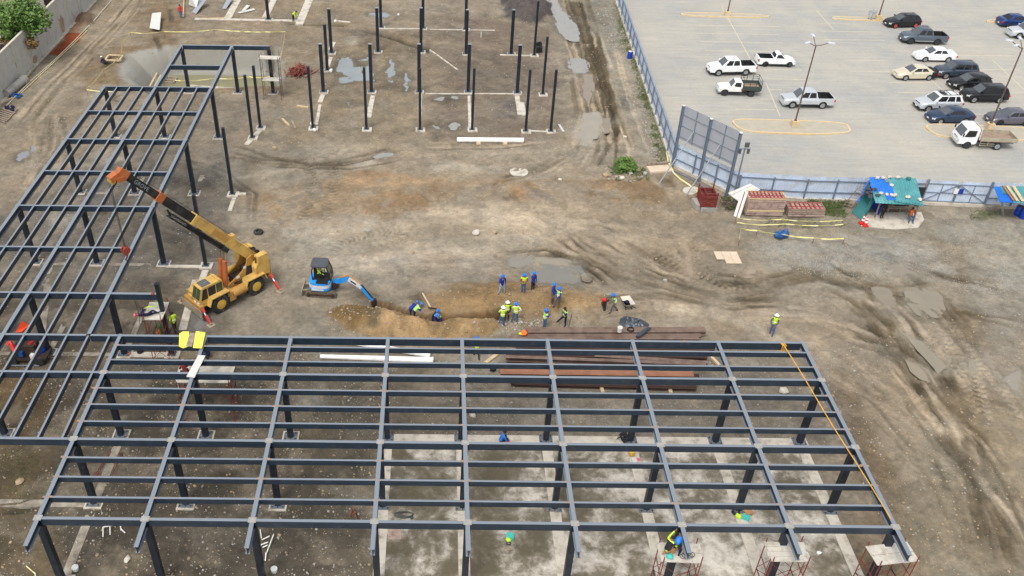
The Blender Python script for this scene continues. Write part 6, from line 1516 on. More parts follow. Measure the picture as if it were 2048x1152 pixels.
# ------------------------------------------------------------------ billboard seen from behind
A, B2 = G(1346, 334), G(1454, 392); A.z = B2.z = 0; d = (B2-A).normalized(); nr = Vector((d.y, -d.x, 0)); nr = nr if nr.y < 0 else -nr
bt = thing('billboard', 'back of a grey billboard on three posts above the slanting fence', 'billboard', A)
Lb = (B2-A).length; BZ0, BZ1 = 2.95, 6.15
for s in (0, .5, 1.0):
    p = A+d*(Lb*s)+nr*.12; k = MB(); k.hbeam((p.x, p.y, 0), (p.x, p.y, BZ1), .22, .2, .03, .03, up=d); k.build('post', 'fence_post', bt)
    k = MB(); k.box((p.x, p.y, BZ1+.02), (.24, .24, .05)); k.build('post_cap', 'white_plastic', bt)
for i in range(4):
    p, q = A+d*(Lb*i/4+.03), A+d*(Lb*(i+1)/4-.03); k = MB(); k.bar((p.x, p.y, (BZ0+BZ1)/2), (q.x, q.y, (BZ0+BZ1)/2), .04, BZ1-BZ0); k.build('sheet', 'board_grey', bt)
for s in (.25, .75): p = A+d*(Lb*s)+nr*.05; k = MB(); k.bar((p.x, p.y, BZ0), (p.x, p.y, BZ1), .07); k.build('stud', 'fence_post', bt)
for z in (BZ0+.3, BZ0+1.35, BZ0+2.4): k = MB(); k.bar(A+nr*.06+Vector((0, 0, z)), B2+nr*.06+Vector((0, 0, z)), .05, .06); k.build('rail', 'galv', bt)
for foot, s in (((1319, 366), .25), ((1372, 391), .72)):
    f = gg(*foot); p = A+d*(Lb*s)+nr*.1+Vector((0, 0, BZ0+1.35)); k = MB(); k.tube([f, p], .05, 8); k.build('brace', 'galv', bt)
# floodlight post
p = G(1479, 372); p = Vector((26.3, 68.05, 0)); t = thing('floodlight_post', 'grey post with three floodlights at the fence corner', 'floodlight', p)
k = MB(); k.tube([(p.x, p.y, 0), (p.x, p.y, 4.6)], .07, 8); k.box((p.x, p.y, 4.55), (.9, .06, .06)); k.build('post', 'fence_post', t, smooth=True)
for dx, z in ((-.38, 4.35), (.32, 4.35), (.1, 4.95)):
    k = MB(); k.box((p.x+dx, p.y-.05, z), (.36 if z > 4.5 else .2, .14, .42)); k.box((p.x+dx, p.y-.14, z), (.24 if z > 4.5 else .12, .05, .28)); k.build('floodlight', 'flood', t)

# ------------------------------------------------------------------ guard shelter
def sheet(nm, P4, m, par, n=14, amp=.035, thick=.02):
    """corrugated sheet: four corners, waves running from the first edge to the opposite one"""
    a, b, c, d_ = [Vector(p) for p in P4]; nr_ = (b-a).cross(d_-a).normalized(); vs = []; fs = []
    for j in range(2*n+1):
        s = j/(2*n); o = nr_*(amp if j % 2 else -amp); lo = a.lerp(b, s)+o; hi = d_.lerp(c, s)+o; vs += [lo, hi, lo-nr_*thick, hi-nr_*thick]
    for j in range(2*n):
        i = 4*j; fs += [(i, i+4, i+5, i+1), (i+2, i+3, i+7, i+6)]
    k = MB(); k.add(vs, fs); return k.build(nm, m, par)
sa, sb = G(1726, 446), G(1832, 452)
hut = thing('guard_shelter', 'makeshift guard shelter with a blue and teal corrugated roof weighed down by stones', 'shelter', (sa.x, sa.y, 0))
# roof corners in metres from their sightings at the height of the roof
f0, f1, r1, r0 = G(1748, 397, 2.15), G(1848, 412, 2.15), G(1832, 356, 2.75), G(1738, 355, 2.75)
def rp(u, v, dz=0): return f0.lerp(f1, u).lerp(r0.lerp(r1, u), v)+Vector((0, 0, dz))
for nm, u0, u1, v0, v1, m, dz in (('blue', .0, .33, .30, 1.0, 'blue_sheet', .05), ('blue', .24, .44, .02, .72, 'blue_sheet', .08), ('teal', .0, .32, .0, .42, 'teal_sheet', .02), ('teal', .40, .72, .0, 1.0, 'teal_sheet', .03), ('teal', .68, 1.0, .0, .99, 'teal_sheet', .0)):
    sheet('roof_sheet', (rp(u0, v0, dz), rp(u1, v0, dz), rp(u1, v1, dz), rp(u0, v1, dz)), m, hut, int(15*(u1-u0))+2)
e0, e1 = G(1752, 406, 1.95), G(1855, 412, 1.95)
sheet('eaves_sheet', (e0, e1, rp(1.0, .03, .06), rp(.0, .03, .06)), 'teal_sheet', hut, 15)
# leaning side wall
sheet('side_sheet', (G(1703, 424, .05), G(1722, 440, .05), G(1751, 381, 2.2), G(1740, 372, 2.3)), 'teal_dark', hut, 10)
sheet('side_sheet', (G(1722, 440, .0), G(1732, 432, .0), G(1752, 392, 2.1), G(1750, 384, 2.2)), 'teal_dark', hut, 6)
sheet('side_sheet', (G(1714, 405, .9), G(1722, 398, 1.1), G(1742, 357, 2.7), G(1735, 366, 2.6)), 'blue_sheet', hut, 6)
for q in ((1752, 440), (1828, 447)):
    f = G(*q); k = MB(); k.bar((f.x, f.y+.3, 0), (f.x, f.y+.3, 2.15), .09); k.build('post', 'wood_grey', hut)
for q in ((1742, 410), (1836, 412)): f = G(*q); k = MB(); k.bar((f.x, f.y, 0), (f.x, f.y, 2.6), .09); k.build('post', 'wood_grey', hut)
f = G(1748, 428); k = MB(); k.box((f.x+.3, f.y+.6, .9), (.08, 1.6, 1.8)); k.build('back_curtain', 'blue_plastic', hut)
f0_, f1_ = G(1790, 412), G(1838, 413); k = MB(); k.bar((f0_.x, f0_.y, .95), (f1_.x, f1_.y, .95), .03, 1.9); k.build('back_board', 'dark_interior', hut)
f = G(1785, 424); k = MB(); k.box((f.x, f.y, .45), (1.3, .4, .06)); k.box((f.x-.5, f.y, .22), (.06, .35, .42)); k.box((f.x+.5, f.y, .22), (.06, .35, .42)); tag(k.build('bench', 'wood_grey', at=(f.x, f.y, 0)), 'grey plank bench in the shade of the guard shelter', 'bench')
f = G(1812, 432); k = MB(); k.box((f.x+.35, f.y+.2, .42), (.42, .42, .05)); k.box((f.x+.35, f.y+.42, .65), (.42, .05, .5))
for dx in (-.17, .17):
    for dy in (-.17, .17): k.box((f.x+.35+dx, f.y+.2+dy, .2), (.04, .04, .4))
tag(k.build('chair', 'wood_grey', at=(f.x+.35, f.y+.2, 0)), 'plain chair the seated guard sits on', 'chair')
# pale floor of the shelter
k = MB(); k.prism([G(*p)[:2] for p in ((1722, 452), (1736, 426), (1842, 425), (1848, 440), (1836, 456), (1790, 459), (1745, 456))], -.3, .05); struct(k.build('shelter_floor', 'concrete'), 'pale concrete floor of the guard shelter')
stones = [(.16, .92), (.28, .92), (.42, .97), (.60, .95), (.82, .92), (.42, .62), (.16, .22), (.27, .20), (.38, .18), (.44, .22), (.70, .20), (.93, .16)]
WHS = ['far left corner of the blue sheet', 'rear of the blue sheet, second stone', 'rear edge between blue and teal', 'rear edge in the middle of the teal', 'rear edge at the right, greenish stone', 'middle of the roof by the blue edge', 'front left end of the teal', 'front row, second from left', 'front row, left of a touching pair', 'front row, right of a touching pair', 'front row, second from right', 'front right corner']
for i, (u, v) in enumerate(stones):
    q = rp(u, v, .17); k = MB(); k.rock(q, .21, 60+i, .7); tag(k.build('stone', 'teal_dark' if i == 4 else 'stone_pale', at=q, smooth=True), 'stone weighing down the shelter roof, '+WHS[i], 'stone', 'stones on the shelter roof')
k = MB(); q = G(1744, 380, 2.45)
for i in range(9): k.rock(q+Vector((rng.uniform(-.35, .3), rng.uniform(-.7, .2), rng.uniform(-.5, .15))), .26, 90+i, .8)
tag(k.build('tarpaulin', 'tarp', at=q, smooth=True), 'crumpled grey tarpaulin bundled on the left edge of the shelter roof', 'tarpaulin')
a, b = G(1694, 414, .05), G(1724, 378, 2.2); t = thing('ladder', 'wooden ladder leaning against the left side of the shelter', 'ladder', (a.x, a.y, 0)); o = Vector((.42, -.25, 0))
for s in (-.5, .5): k = MB(); k.bar(a+o*s*1.3, b+o*s*1.3, .07, .05); k.build('rail', 'wood_grey', t)
for i in range(7): q = a.lerp(b, .08+i*.14); k = MB(); k.bar(q-o*.65, q+o*.65, .05, .04); k.build('rung', 'wood_grey', t)
def cone(px, label):
    p = gg(*px, .05); t = thing('traffic_cone', label, 'cone', p, 'traffic cones by the shelter', 0, True)
    k = MB(); k.box((0, 0, .02), (.46, .46, .05)); k.build('base', 'red_paint', t)
    k = MB(); k.lathe((0, 0, .04), [(.19, 0), (.03, .80), (0, .80)], 12); k.build('cone_body', 'red_paint', t, smooth=True)
    for z in (.28, .55): k = MB(); k.lathe((0, 0, .04), [(.19-.2*z+.008, z), (.19-.2*(z+.14)+.008, z+.14)], 12); k.build('white_band', 'cone_white', t, smooth=True)
cone((1724, 447), 'red and white traffic cone at the corner of the shelter floor, rear one of two')
cone((1730, 451), 'red and white traffic cone at the corner of the shelter floor, front one of two')
# second lean-to at the right edge
f0, f1, r1, r0 = G(2000, 404, 2.1), G(2090, 410, 2.1), G(2090, 374, 2.5), G(1988, 373, 2.5)
t = thing('lean_to_shelter', 'small lean-to with blue and teal sheets and planks at the right edge', 'shelter', (f0.x, f0.y, 0))
for u0, u1, m, dz in ((0, .34, 'blue_sheet', .0), (.12, .34, 'teal_sheet', .06), (.3, 1, 'teal_sheet', .03)):
    P4 = [f0.lerp(f1, u0), f0.lerp(f1, u1), r0.lerp(r1, u1), r0.lerp(r1, u0)]
    if m == 'teal_sheet' and u0 < .2: P4 = [P4[0].lerp(P4[3], .5), P4[1].lerp(P4[2], .5), P4[2], P4[3]]
    sheet('roof_sheet', [p+Vector((0, 0, dz)) for p in P4], m, t, 12)
f = G(2006, 433); k = MB(); k.bar((f.x, f.y, 0), (f0.x+.3, f0.y+.2, 2.05), .1); k.build('post', 'galv', t)
for i, (u, m, w_) in enumerate(((.16, 'rust_orange', .16), (.24, 'wood_pale', .22), (.36, 'wood_pale', .26))):
    p, q = f0.lerp(f1, u+.14).lerp(r0.lerp(r1, u+.14), .05)+Vector((0, 0, .14)), f0.lerp(f1, u).lerp(r0.lerp(r1, u), .95)+Vector((0, 0, .14))
    k = MB(); k.bar(p, q, w_, .06); tag(k.build('plank', m, at=p), ['rusty brown plank lying on the lean-to roof', 'pale narrow plank lying on the lean-to roof between two others', 'widest pale plank lying on the lean-to roof'][i], 'plank', 'planks on the lean-to roof')
def barrel(p, label, r=.3, h=.88, m='blue_plastic', lid='black', cat='barrel', grp=None):
    k = MB(); k.lathe(p, [(r*.94, 0), (r, .06), (r, h*.3), (r*1.03, h*.32), (r, h*.35), (r, h*.65), (r*1.03, h*.67), (r, h*.7), (r, h*.94), (r*.93, h), (r*.86, h-.03), (0, h-.03)], 16)
    t = thing('barrel', label, cat, p, grp); k.build('drum', m, t, smooth=True)
    k = MB(); k.lathe(Vector(p)+Vector((0, 0, h-.02)), [(r*.84, 0), (r*.8, .025), (0, .025)], 14); k.build('lid', lid, t)
barrel(gg(2034, 430, 0), 'blue barrel under the lean-to, rear one', m='blue_plastic', grp='blue barrels'); barrel(gg(2044, 436, 0), 'blue barrel under the lean-to, front one', grp='blue barrels')
barrel(gg(1259, 117, 0), 'blue drum with pale lid standing against the fence beside the track', lid='cream_plastic', grp=None)
k = MB(); q = gg(1272, 196) if False else gg(1276, 103)
# ------------------------------------------------------------------ formwork stacks, sign panel, red frames
def form_stack(c0, c1, n, label, hh=.19, nb=9, top='form_red'):
    a, b = gg(*c0, 0), gg(*c1, 0); d = (b-a); L = d.length; d.normalize(); nv_ = Vector((-d.y, d.x, 0)); W = 1.15; rz = math.atan2(d.y, d.x)
    for i in range(n):
        z = .12+i*hh; o = rng.uniform(-.04, .04); c = (a+b)/2+nv_*(W/2+rng.uniform(-.04, .04))+d*o
        t = thing('formwork_panel', label % (('lowest panel' if i == 0 else 'top panel, its red ribs showing' if i == n-1 else ORD[i]+' panel from the ground')), 'formwork panel', (c.x, c.y, z), 'stacked wooden formwork panels', rz+rng.uniform(-.01, .01), True)
        k = MB()
        for s in (-1, 1): k.box((0, s*(W/2-.03), hh*.42), (L, .06, hh*.78)); k.box((s*(L/2-.03), 0, hh*.42), (.06, W-.13, hh*.78))
        k.build('frame', 'wood_form' if rng.random() < .6 else rng.choice(('wood_grey', 'wood_pale')), t)
        k = MB(); k.box((0, 0, .02), (L-.12, W-.12, .03)); k.build('board', 'wood_form', t)
        if i == n-1:
            k = MB(); k.box((0, 0, hh*.3), (L-.12, .05, hh*.5)); k.build('rib', top, t)
            for j in range(nb): k = MB(); k.box((-L/2+L*(j+1)/(nb+1), 0, hh*.52), (.06, W-.14, hh*.7)); k.build('rib', top, t)
            k = MB(); k.box((0, W/2-.03, hh*.92), (L, .065, .02)); k.box((0, -W/2+.03, hh*.92), (L, .065, .02)); k.build('edge_strip', top, t)
form_stack((1490, 433), (1564, 434), 9, '%s of the tall formwork stack by the leaning sign')
form_stack((1574, 435), (1647, 436), 4, '%s of the low formwork stack right of the tall one', nb=7)
a, b, c_, d_ = G(1467, 432, .1), G(1479, 436, .1), G(1496, 384, 1.9), G(1483, 382, 1.9)
k = MB(); k.extr([a, b, c_, d_], Vector((.05, .05, .04))); o = tag(k.build('leaning_sign', 'sheet_white', at=a), 'narrow white panel with a red stripe leaning on the formwork stack', 'panel')
k = MB(); n_ = (b-a).cross(d_-a).normalized()*-.01
n_ = n_ if n_.y < 0 else -n_
k.add([a.lerp(b, .45)+n_, a.lerp(b, .6)+n_, d_.lerp(c_, .6)+n_, d_.lerp(c_, .45)+n_], [(0, 1, 2, 3)]); ORG[o.as_pointer()] = a; k.build('red_stripe', 'red_cloth', o)
P = [G(1456, 387, 1.2), G(1478, 404, .8), G(1520, 380, 1.5), G(1500, 368, 1.9)]
k = MB(); k.extr(P, Vector((0, .0, .06))); o = tag(k.build('sign_board', 'sheet_white', at=P[0]), 'large tilted white sign board with yellow patches lying on debris behind the formwork', 'sign'); ORG[o.as_pointer()] = P[0]
k = MB()
def sq(u0, u1, v0, v1): return [P[0].lerp(P[1], v).lerp(P[3].lerp(P[2], v), u)+Vector((0, 0, .07)) for u, v in ((u0, v0), (u1, v0), (u1, v1), (u0, v1))]
for q in ((.25, .6, .4, .8), (.62, .8, .5, .7)): k.add(sq(*q), [(0, 1, 2, 3)])
k.build('yellow_patch', 'tape', o); k = MB(); k.add(sq(.05, .95, .25, .3), [(0, 1, 2, 3)]); k.add(sq(.05, .95, .85, .9), [(0, 1, 2, 3)]); k.build('printed_line', 'sheet_grey', o)
k = MB(); q = gg(1462, 412)
for i in range(60):
    p = q+Vector((rng.uniform(-.9, .9), rng.uniform(-.7, .5), rng.uniform(.05, .5))); e = p+Vector((rng.uniform(-.6, .6), rng.uniform(-.5, .5), rng.uniform(-.15, .4))); k.bar(p, e, .04)
tag(k.build('brushwood_pile', 'bark', at=q), 'dark pile of brushwood and scrap under the tilted sign board', 'brushwood', None, 'stuff')
# stack of red rebar spacer frames on blocks
q = gg(1412, 416, 0); t = thing('steel_frame_stack', 'stack of dark red steel frames on grey blocks below the fence', 'frame stack', q)
k = MB()
for i in range(7): k.box((q.x-.5+.2*i, q.y-.2, .16), (.17, .9, .32))
k.build('support_block', 'concrete_grey', t)
for i in range(7):
    z = .42+i*.16; k = MB(); o = Vector((rng.uniform(-.05, .05), rng.uniform(-.05, .05), 0)); c = [q+o+Vector((sx*.62, sy*.75+.3, z)) for sx, sy in ((-1, -1), (1, -1), (1, 1), (-1, 1))]
    for j in range(4): k.bar(c[j], c[(j+1) % 4], .09)
    k.bar(c[0].lerp(c[1], .35), c[3].lerp(c[2], .35), .06); k.bar(c[0].lerp(c[3], .35), c[1].lerp(c[2], .35), .06); k.build('steel_frame', 'scaf_red', t)
k = MB()
for sx in (-.62, .62): k.bar(q+Vector((sx, -.45, .3)), q+Vector((sx, -.45, 1.75)), .09); k.bar(q+Vector((sx, 1.05, .3)), q+Vector((sx, 1.05, 1.8)), .09)
k.build('upright', 'scaf_red', t)
q = gg(1392, 413, 0); k = MB(); k.box((q.x, q.y, .25), (.5, 1.2, .5), rz=.15); tag(k.build('concrete_slab', 'concrete_grey', at=q), 'grey slab leaning beside the dark red frames', 'slab')
q = gg(1379, 383, 0); k = MB(); k.lathe(q, [(.62, -.1), (.62, .10), (.56, .16), (.2, .16), (.18, .12), (0, .12)], 20); tag(k.build('manhole_cover', 'concrete', at=q, smooth=True), 'round concrete manhole lid beside the brace of the billboard', 'manhole lid')
q = gg(1389, 380, 0); k = MB(); k.rock(q+Vector((0, 0, .15)), .3, 5); tag(k.build('stone', 'stone_pale', at=q, smooth=True), 'pale stone next to the concrete manhole lid', 'stone')
# concrete channel crossing near the fence corner
a, b = gg(1296, 341, 0), gg(1340, 338, 0); k = MB(); k.bar((a.x, a.y, .0), (b.x, b.y, .0), 1.1, .3); tag(k.build('concrete_slab', 'tile', at=(a.x, a.y, 0)), 'pale concrete panel lying at the fence corner beside the bush', 'panel')
a, b = gg(1294, 331, 0), gg(1338, 328, 0); k = MB(); k.bar((a.x, a.y, .12), (b.x, b.y, .12), .16, .24); tag(k.build('timber', 'wood_grey', at=(a.x, a.y, 0)), 'long timber behind the pale panel at the fence corner', 'timber')
# ------------------------------------------------------------------ barrier tape
def tape(px, h, label, posts=True, zz=None, wd=.08):
    Q = [gg(*p) for p in px]; t = thing('barrier_tape', label, 'tape', Q[0], 'yellow barrier tape'); k = MB()
    for a, b in zip(Q[:-1], Q[1:]):
        n_ = max(3, int((b-a).length/.6)); prev = None
        for i in range(n_+1):
            s = i/n_; p = a.lerp(b, s); p.z += h-.16*math.sin(math.pi*s)*min(1, (b-a).length/4)+rng.uniform(-.02, .02)
            if prev is not None: k.bar(prev, p, .012, wd, up=(0, rng.uniform(-.6, .6), 1))
            prev = p
    k.build('ribbon', 'tape', t)
    if posts:
        for q in Q: k = MB(); k.bar((q.x, q.y, q.z-.1), (q.x, q.y, q.z+h+.06), .03); k.build('stake', 'rebar', t)
tape([(1476, 492), (1478, 468), (1512, 472), (1560, 480), (1625, 487), (1685, 488)], .55, 'sagging yellow tape around the blue bags on the gravel', wd=.11)
tape([(1469, 449), (1560, 452), (1682, 454)], .65, 'upper yellow tape in front of the formwork stacks'); tape([(1472, 452), (1570, 455), (1684, 456)], .35, 'lower yellow tape in front of the formwork stacks', False)
tape([(176, 192), (210, 154), (245, 122), (247, 100), (263, 78), (330, 76), (430, 72), (572, 76), (558, 150)], .8, 'yellow tape round the lined pit behind the west frame', wd=.1)
tape([(176, 192), (250, 193), (330, 191)], .7, 'yellow tape behind the back corner of the west frame', False, wd=.1)
tape([(352, 172), (430, 168), (500, 165), (545, 164)], .7, 'yellow tape in front of the water of the pit', False, wd=.1)
# yellow hose along the kerb of the fence
k = MB(); k.tube([gg(*p)+Vector((0, 0, .1)) for p in ((1322, 270), (1332, 300), (1336, 325), (1347, 348), (1360, 360), (1378, 372), (1400, 390), (1432, 398))], .08, 6); tag(k.build('hose', 'tape', at=gg(1322, 270)), 'thick yellow hose running along the foot of the fence', 'hose')
k = MB(); k.tube([gg(*p)+Vector((0, 0, .08)) for p in ((1348, 342), (1362, 350), (1380, 358), (1400, 372), (1440, 392))], .05, 6); tag(k.build('pipe', 'fence_post', at=gg(1348, 342)), 'thin dark pipe at the foot of the slanting fence', 'pipe')
# ------------------------------------------------------------------ blue sacks, tyre, stones, bush
for i, (px, r) in enumerate((((1556, 477), .40), ((1568, 475), .40))):
    q = gg(*px); k = MB(); k.rock(q+Vector((0, 0, .36)), r, 40+i, .8, sub=2); k.tube([q+Vector((0, 0, .6)), q+Vector((.05, .1, .85))], [.15, .05], 6); tag(k.build('sack', 'blue_bag', at=q, smooth=True), ['tied blue sack at the tape, the left of a pair', 'tied dark blue sack at the tape, the right of a pair'][i], 'sack', 'blue sacks')
q = gg(517, 466); k = MB(); k.lathe(q, [(.20, .0), (.36, .0), (.40, .06), (.40, .16), (.36, .22), (.20, .22), (.20, 0)], 18); tag(k.build('tyre', 'rubber', at=q, smooth=True), 'old black tyre lying on the ground behind the crane', 'tyre')
BLD = [((952, 468), .42, 'stone_pale', 'long pale boulder in the middle of the yard, left of another'), ((990, 466), .30, 'stone_brown', 'brownish boulder in the middle of the yard, right of the long pale one'), ((1212, 352), .32, 'stone_brown', 'reddish brown boulder left of the bush'), ((1260, 347), .26, 'stone_pale', 'pale boulder in front of the bush'), ((1276, 342), .26, 'stone_brown', 'round boulder between the bush and the pale panel'), ((1290, 348), .26, 'stone_grey', 'blue-grey boulder right of the bush'),
       ((1244, 358), .3, 'stone_pale', 'flat pale stone below the bush'), ((1567, 784), .32, 'stone_pale', 'pale boulder under the right bay of the south frame'), ((1172, 560), .5, 'concrete_dirty', 'large pale concrete lump beside the grey puddle'), ((1120, 360), .2, 'stone_pale', 'small pale stone near the end of the brown soil spread'), ((1330, 562), .18, 'stone_grey', 'small grey stone on the tracks'),
       ((549, 297), .25, 'stone_brown', 'small block on the mud left of the yard'), ((735, 462), .2, 'stone_grey', 'small grey stone by the curved wheel track'), ((825, 506), .2, 'stone_brown', 'small brown stone below the yard boulders'), ((945, 832), .25, 'stone_pale', 'pale lump under the fourth bay of the south frame'), ((1250, 275), .2, 'stone_pale', 'pale stone on the track above the bush'), ((40, 964), .22, 'stone_brown', 'orange-brown stone left of the south frame'), ((255, 1120), .2, 'stone_pale', 'pale stone at the lower left under the front bay')]
for i, (px, r, m, lb) in enumerate(BLD):
    q = gg(*px); k = MB(); k.rock(q+Vector((0, 0, r*.35)), r, 200+i, .6, sub=2); tag(k.build('boulder', m, at=q, smooth=True, ), lb, 'boulder', 'loose boulders')
for px, rx, ry, lb in (((1038, 344), .85, .45, 'flat pale concrete patch on the mud above the soil spread'), ((1455, 516), .95, .8, 'square of pale broken tiles lying on the ground')):
    q = gg(*px)
    if rx > .92:
        t = thing('tile_patch', lb, 'tiles', q)
        for i in range(3):
            for j in range(3):
                if (i, j) == (0, 0): continue
                k = MB(); k.box((q.x-.62+i*.62, q.y-.55+j*.55, q.z+.05), (.6, .53, .05)); k.build('tile', 'tile', t)
    else: k = MB(); k.lathe(q, [(rx, -.05), (rx, .03), (0, .04)], 14, sx=1); o = tag(k.build('concrete_patch', 'concrete', at=q), lb, 'concrete')
def leaves(name, m, parent, c, R3, n, size, seed, hole=.2):
    r = random.Random(seed); vs = []; fs = []
    clumps = [(Vector((r.gauss(0, .55), r.gauss(0, .55), r.gauss(0, .5))), r.uniform(.22, .45)) for _ in range(int(n/70)+5)]
    for i in range(n):
        cc, cr = r.choice(clumps); v = Vector((r.gauss(0, 1), r.gauss(0, 1), r.gauss(0, 1))).normalized()*cr*r.uniform(.55, 1.0)
        p = cc+v
        if p.length > 1.25: continue
        p = Vector((c[0]+p.x*R3[0], c[1]+p.y*R3[1], c[2]+p.z*R3[2])); a = Vector((r.gauss(0, 1), r.gauss(0, 1), r.gauss(0, .6))).normalized(); b = a.orthogonal().normalized(); s = size*r.uniform(.6, 1.4)
        o = len(vs); vs += [p-a*s, p+b*s*.5, p+a*s, p-b*s*.5]; fs.append((o, o+1, o+2, o+3))
    k = MB(); k.add(vs, fs); return k.build(name, m, parent)
q = gg(1250, 342); t = thing('bush', 'bright green bush with rocks around it beside the fence corner', 'bush', q)
leaves('foliage', 'leaf_b', t, q+Vector((0, .1, .6)), (1.1, .9, .55), 2600, .09, 3); leaves('foliage', 'leaf_a', t, q+Vector((0, .2, .5)), (1.0, .8, .45), 1500, .09, 4)
k = MB()
for i in range(14): a_ = rng.uniform(0, 6.28); k.tube([q, q+Vector((math.cos(a_)*.5, math.sin(a_)*.4, .5)), q+Vector((math.cos(a_)*.9, math.sin(a_)*.8, .95))], [.025, .018, .006], 4)
k.build('stem', 'bark', t)
def grass(px, n, seed, label, h=.22):
    P = [gg(*p) for p in px]; r = random.Random(seed); k = MB(); xs = [p.x for p in P]; ys2 = [p.y for p in P]
    def inside(x, y):
        c = False
        for i in range(len(P)):
            a, b = P[i], P[(i+1) % len(P)]
            if ((a.y > y) != (b.y > y)) and x < (b.x-a.x)*(y-a.y)/(b.y-a.y)+a.x: c = not c
        return c
    m = 0; tr = 0
    while m < n and tr < n*12:
        tr += 1; x, y = r.uniform(min(xs), max(xs)), r.uniform(min(ys2), max(ys2))
        if not inside(x, y) or vnoise(np.array([x*1.1]), np.array([y*1.1]), 77)[0] < .42: continue
        z = ground_z(x, y)-.02; m += 1
        for _ in range(3):
            a_ = r.uniform(0, 6.28); l = h*r.uniform(.5, 1.4); dx, dy = math.cos(a_)*l*.6, math.sin(a_)*l*.6; w_ = .02
            k.add([(x-w_, y, z), (x+w_, y, z), (x+dx*.6, y+dy*.6, z+l*.8), (x+dx, y+dy, z+l)], [(0, 1, 2), (1, 3, 2)])
    if k.f: tag(k.build('grass', 'grass', at=P[0]), label, 'grass', None, 'stuff')
grass([(1228, 10), (1240, 10), (1268, 100), (1250, 104)], 160, 1, 'sparse grass at the foot of the far fence'); grass([(1250, 90), (1268, 90), (1304, 200), (1282, 205)], 260, 2, 'weeds along the middle of the track fence'); grass([(1282, 190), (1304, 190), (1342, 322), (1314, 325)], 420, 3, 'weeds along the near end of the track fence')
grass([(1600, 402), (1704, 406), (1690, 436), (1600, 428)], 420, 4, 'green grass between formwork and shelter', .3); grass([(1215, 335), (1285, 330), (1300, 362), (1230, 362)], 300, 5, 'grass round the bush', .25); grass([(1530, 436), (1690, 440), (1690, 458), (1530, 456)], 160, 6, 'thin grass along the tape', .18); grass([(1940, 420), (2000, 420), (2000, 440), (1940, 440)], 120, 7, 'thin grass near the lean-to', .15)
grass([(1405, 392), (1460, 396), (1470, 420), (1436, 420)], 160, 8, 'grass under the brushwood pile', .2); grass([(0, 890), (120, 900), (110, 1010), (20, 1000)], 160, 9, 'yellowish weeds left of the south frame', .12); grass([(60, 110), (90, 108), (60, 160), (30, 190)], 120, 10, 'weeds at the foot of the long wall', .2)
# green rail on the grass
a, b = gg(1652, 420), gg(1682, 415); k = MB(); k.bar(a+Vector((0, 0, .1)), b+Vector((0, 0, .1)), .08); tag(k.build('green_rail', 'green_cyl', at=a), 'green metal rail lying in the grass left of the shelter', 'rail')
# ------------------------------------------------------------------ scaffolds
def scaffold(nl, nr, dep, zd, label, m='scaf_red', lev=(1.75,), planks=3, up=.55, side=1, deck_levels=()):
    a, b = G(*nl, zd), G(*nr, zd); a.z = b.z = 0; d = (b-a); L = d.length; d.normalize(); n_ = Vector((-d.y, d.x, 0)); n_ = n_ if n_.y > 0 else -n_
    t = thing('scaffold_tower', label, 'scaffold', (a.x, a.y, 0), 'scaffold towers'); C4 = [a, b, b+n_*dep, a+n_*dep]
    for c in C4: k = MB(); k.tube([(c.x, c.y, 0.02), (c.x, c.y, zd+up*rng.uniform(.5, 1.1))], .026, 6); k.box((c.x, c.y, .01), (.16, .16, .03)); k.build('upright', m, t)
    zs = [.3]+list(lev)+[zd-.08]
    for i, j in ((0, 3), (1, 2)):
        for z0, z1 in zip(zs[:-1], zs[1:]):
            k = MB()
            for z in (z0, (z0+z1)/2, z1): k.bar(C4[i]+Vector((0, 0, z)), C4[j]+Vector((0, 0, z)), .036)
            k.bar(C4[i]+(C4[j]-C4[i])*.25+Vector((0, 0, z0)), C4[i]+(C4[j]-C4[i])*.25+Vector((0, 0, z1)), .03); k.build('ladder_frame', m, t)
    for i, j in ((0, 1), (3, 2)):
        for z0, z1 in zip(zs[:-1], zs[1:]): k = MB(); k.bar(C4[i]+Vector((0, 0, z0+.1)), C4[j]+Vector((0, 0, z1-.1)), .02); k.bar(C4[j]+Vector((0, 0, z0+.1)), C4[i]+Vector((0, 0, z1-.1)), .02); k.build('cross_brace', m, t)
    for z in (zd,)+tuple(deck_levels):
        for i in range(planks):
            w_ = dep/planks; q = a+n_*(w_*(i+.5))+d*(L/2); e = rng.uniform(.06, .16) if z == zd else .0
            k = MB(); k.box((q.x, q.y, z), (L+e*2, w_*.95, .05), rz=math.atan2(d.y, d.x)+rng.uniform(-.01, .01)); pl = k.build('deck_plank', 'deck', t)
    return t
scaffold((1327, 1124), (1402, 1127), 1.15, 3.85, 'red scaffold tower with two crouching welders on its pale deck', planks=2)
scaffold((1546, 1123), (1617, 1124), 1.15, 3.85, 'red scaffold tower with a planked deck and nobody on it, under the eighth beam end', planks=4)
scaffold((1760, 1131), (1834, 1123), 1.15, 3.85, 'red scaffold tower under the rightmost beam end', planks=2)
scaffold((288, 640), (322, 640), 1.9, 3.75, 'red scaffold tower carrying the lying worker', planks=3)
scaffold((352, 766), (457, 766), 1.5, 3.2, 'red scaffold tower half hidden under the yellow boards', planks=2, up=.9)
scaffold((519, 118), (555, 119), .9, 4.4, 'tall brown scaffold tower with two white decks at the lined pit', 'scaf_grey', lev=(2.05,), planks=1, deck_levels=(2.05,))
W2 = 'welders on the scaffolds'
P_(G(1331, 1112, 3.88), -50, 'welder with yellow hood and tan trousers crouching on the scaffold, left of the two', 'hv_yellow', 'tan_cloth', None, 'black_cloth', ('up', 'reach'), ('kneel', 'squat'), pz=.50, lean=22, group=W2)
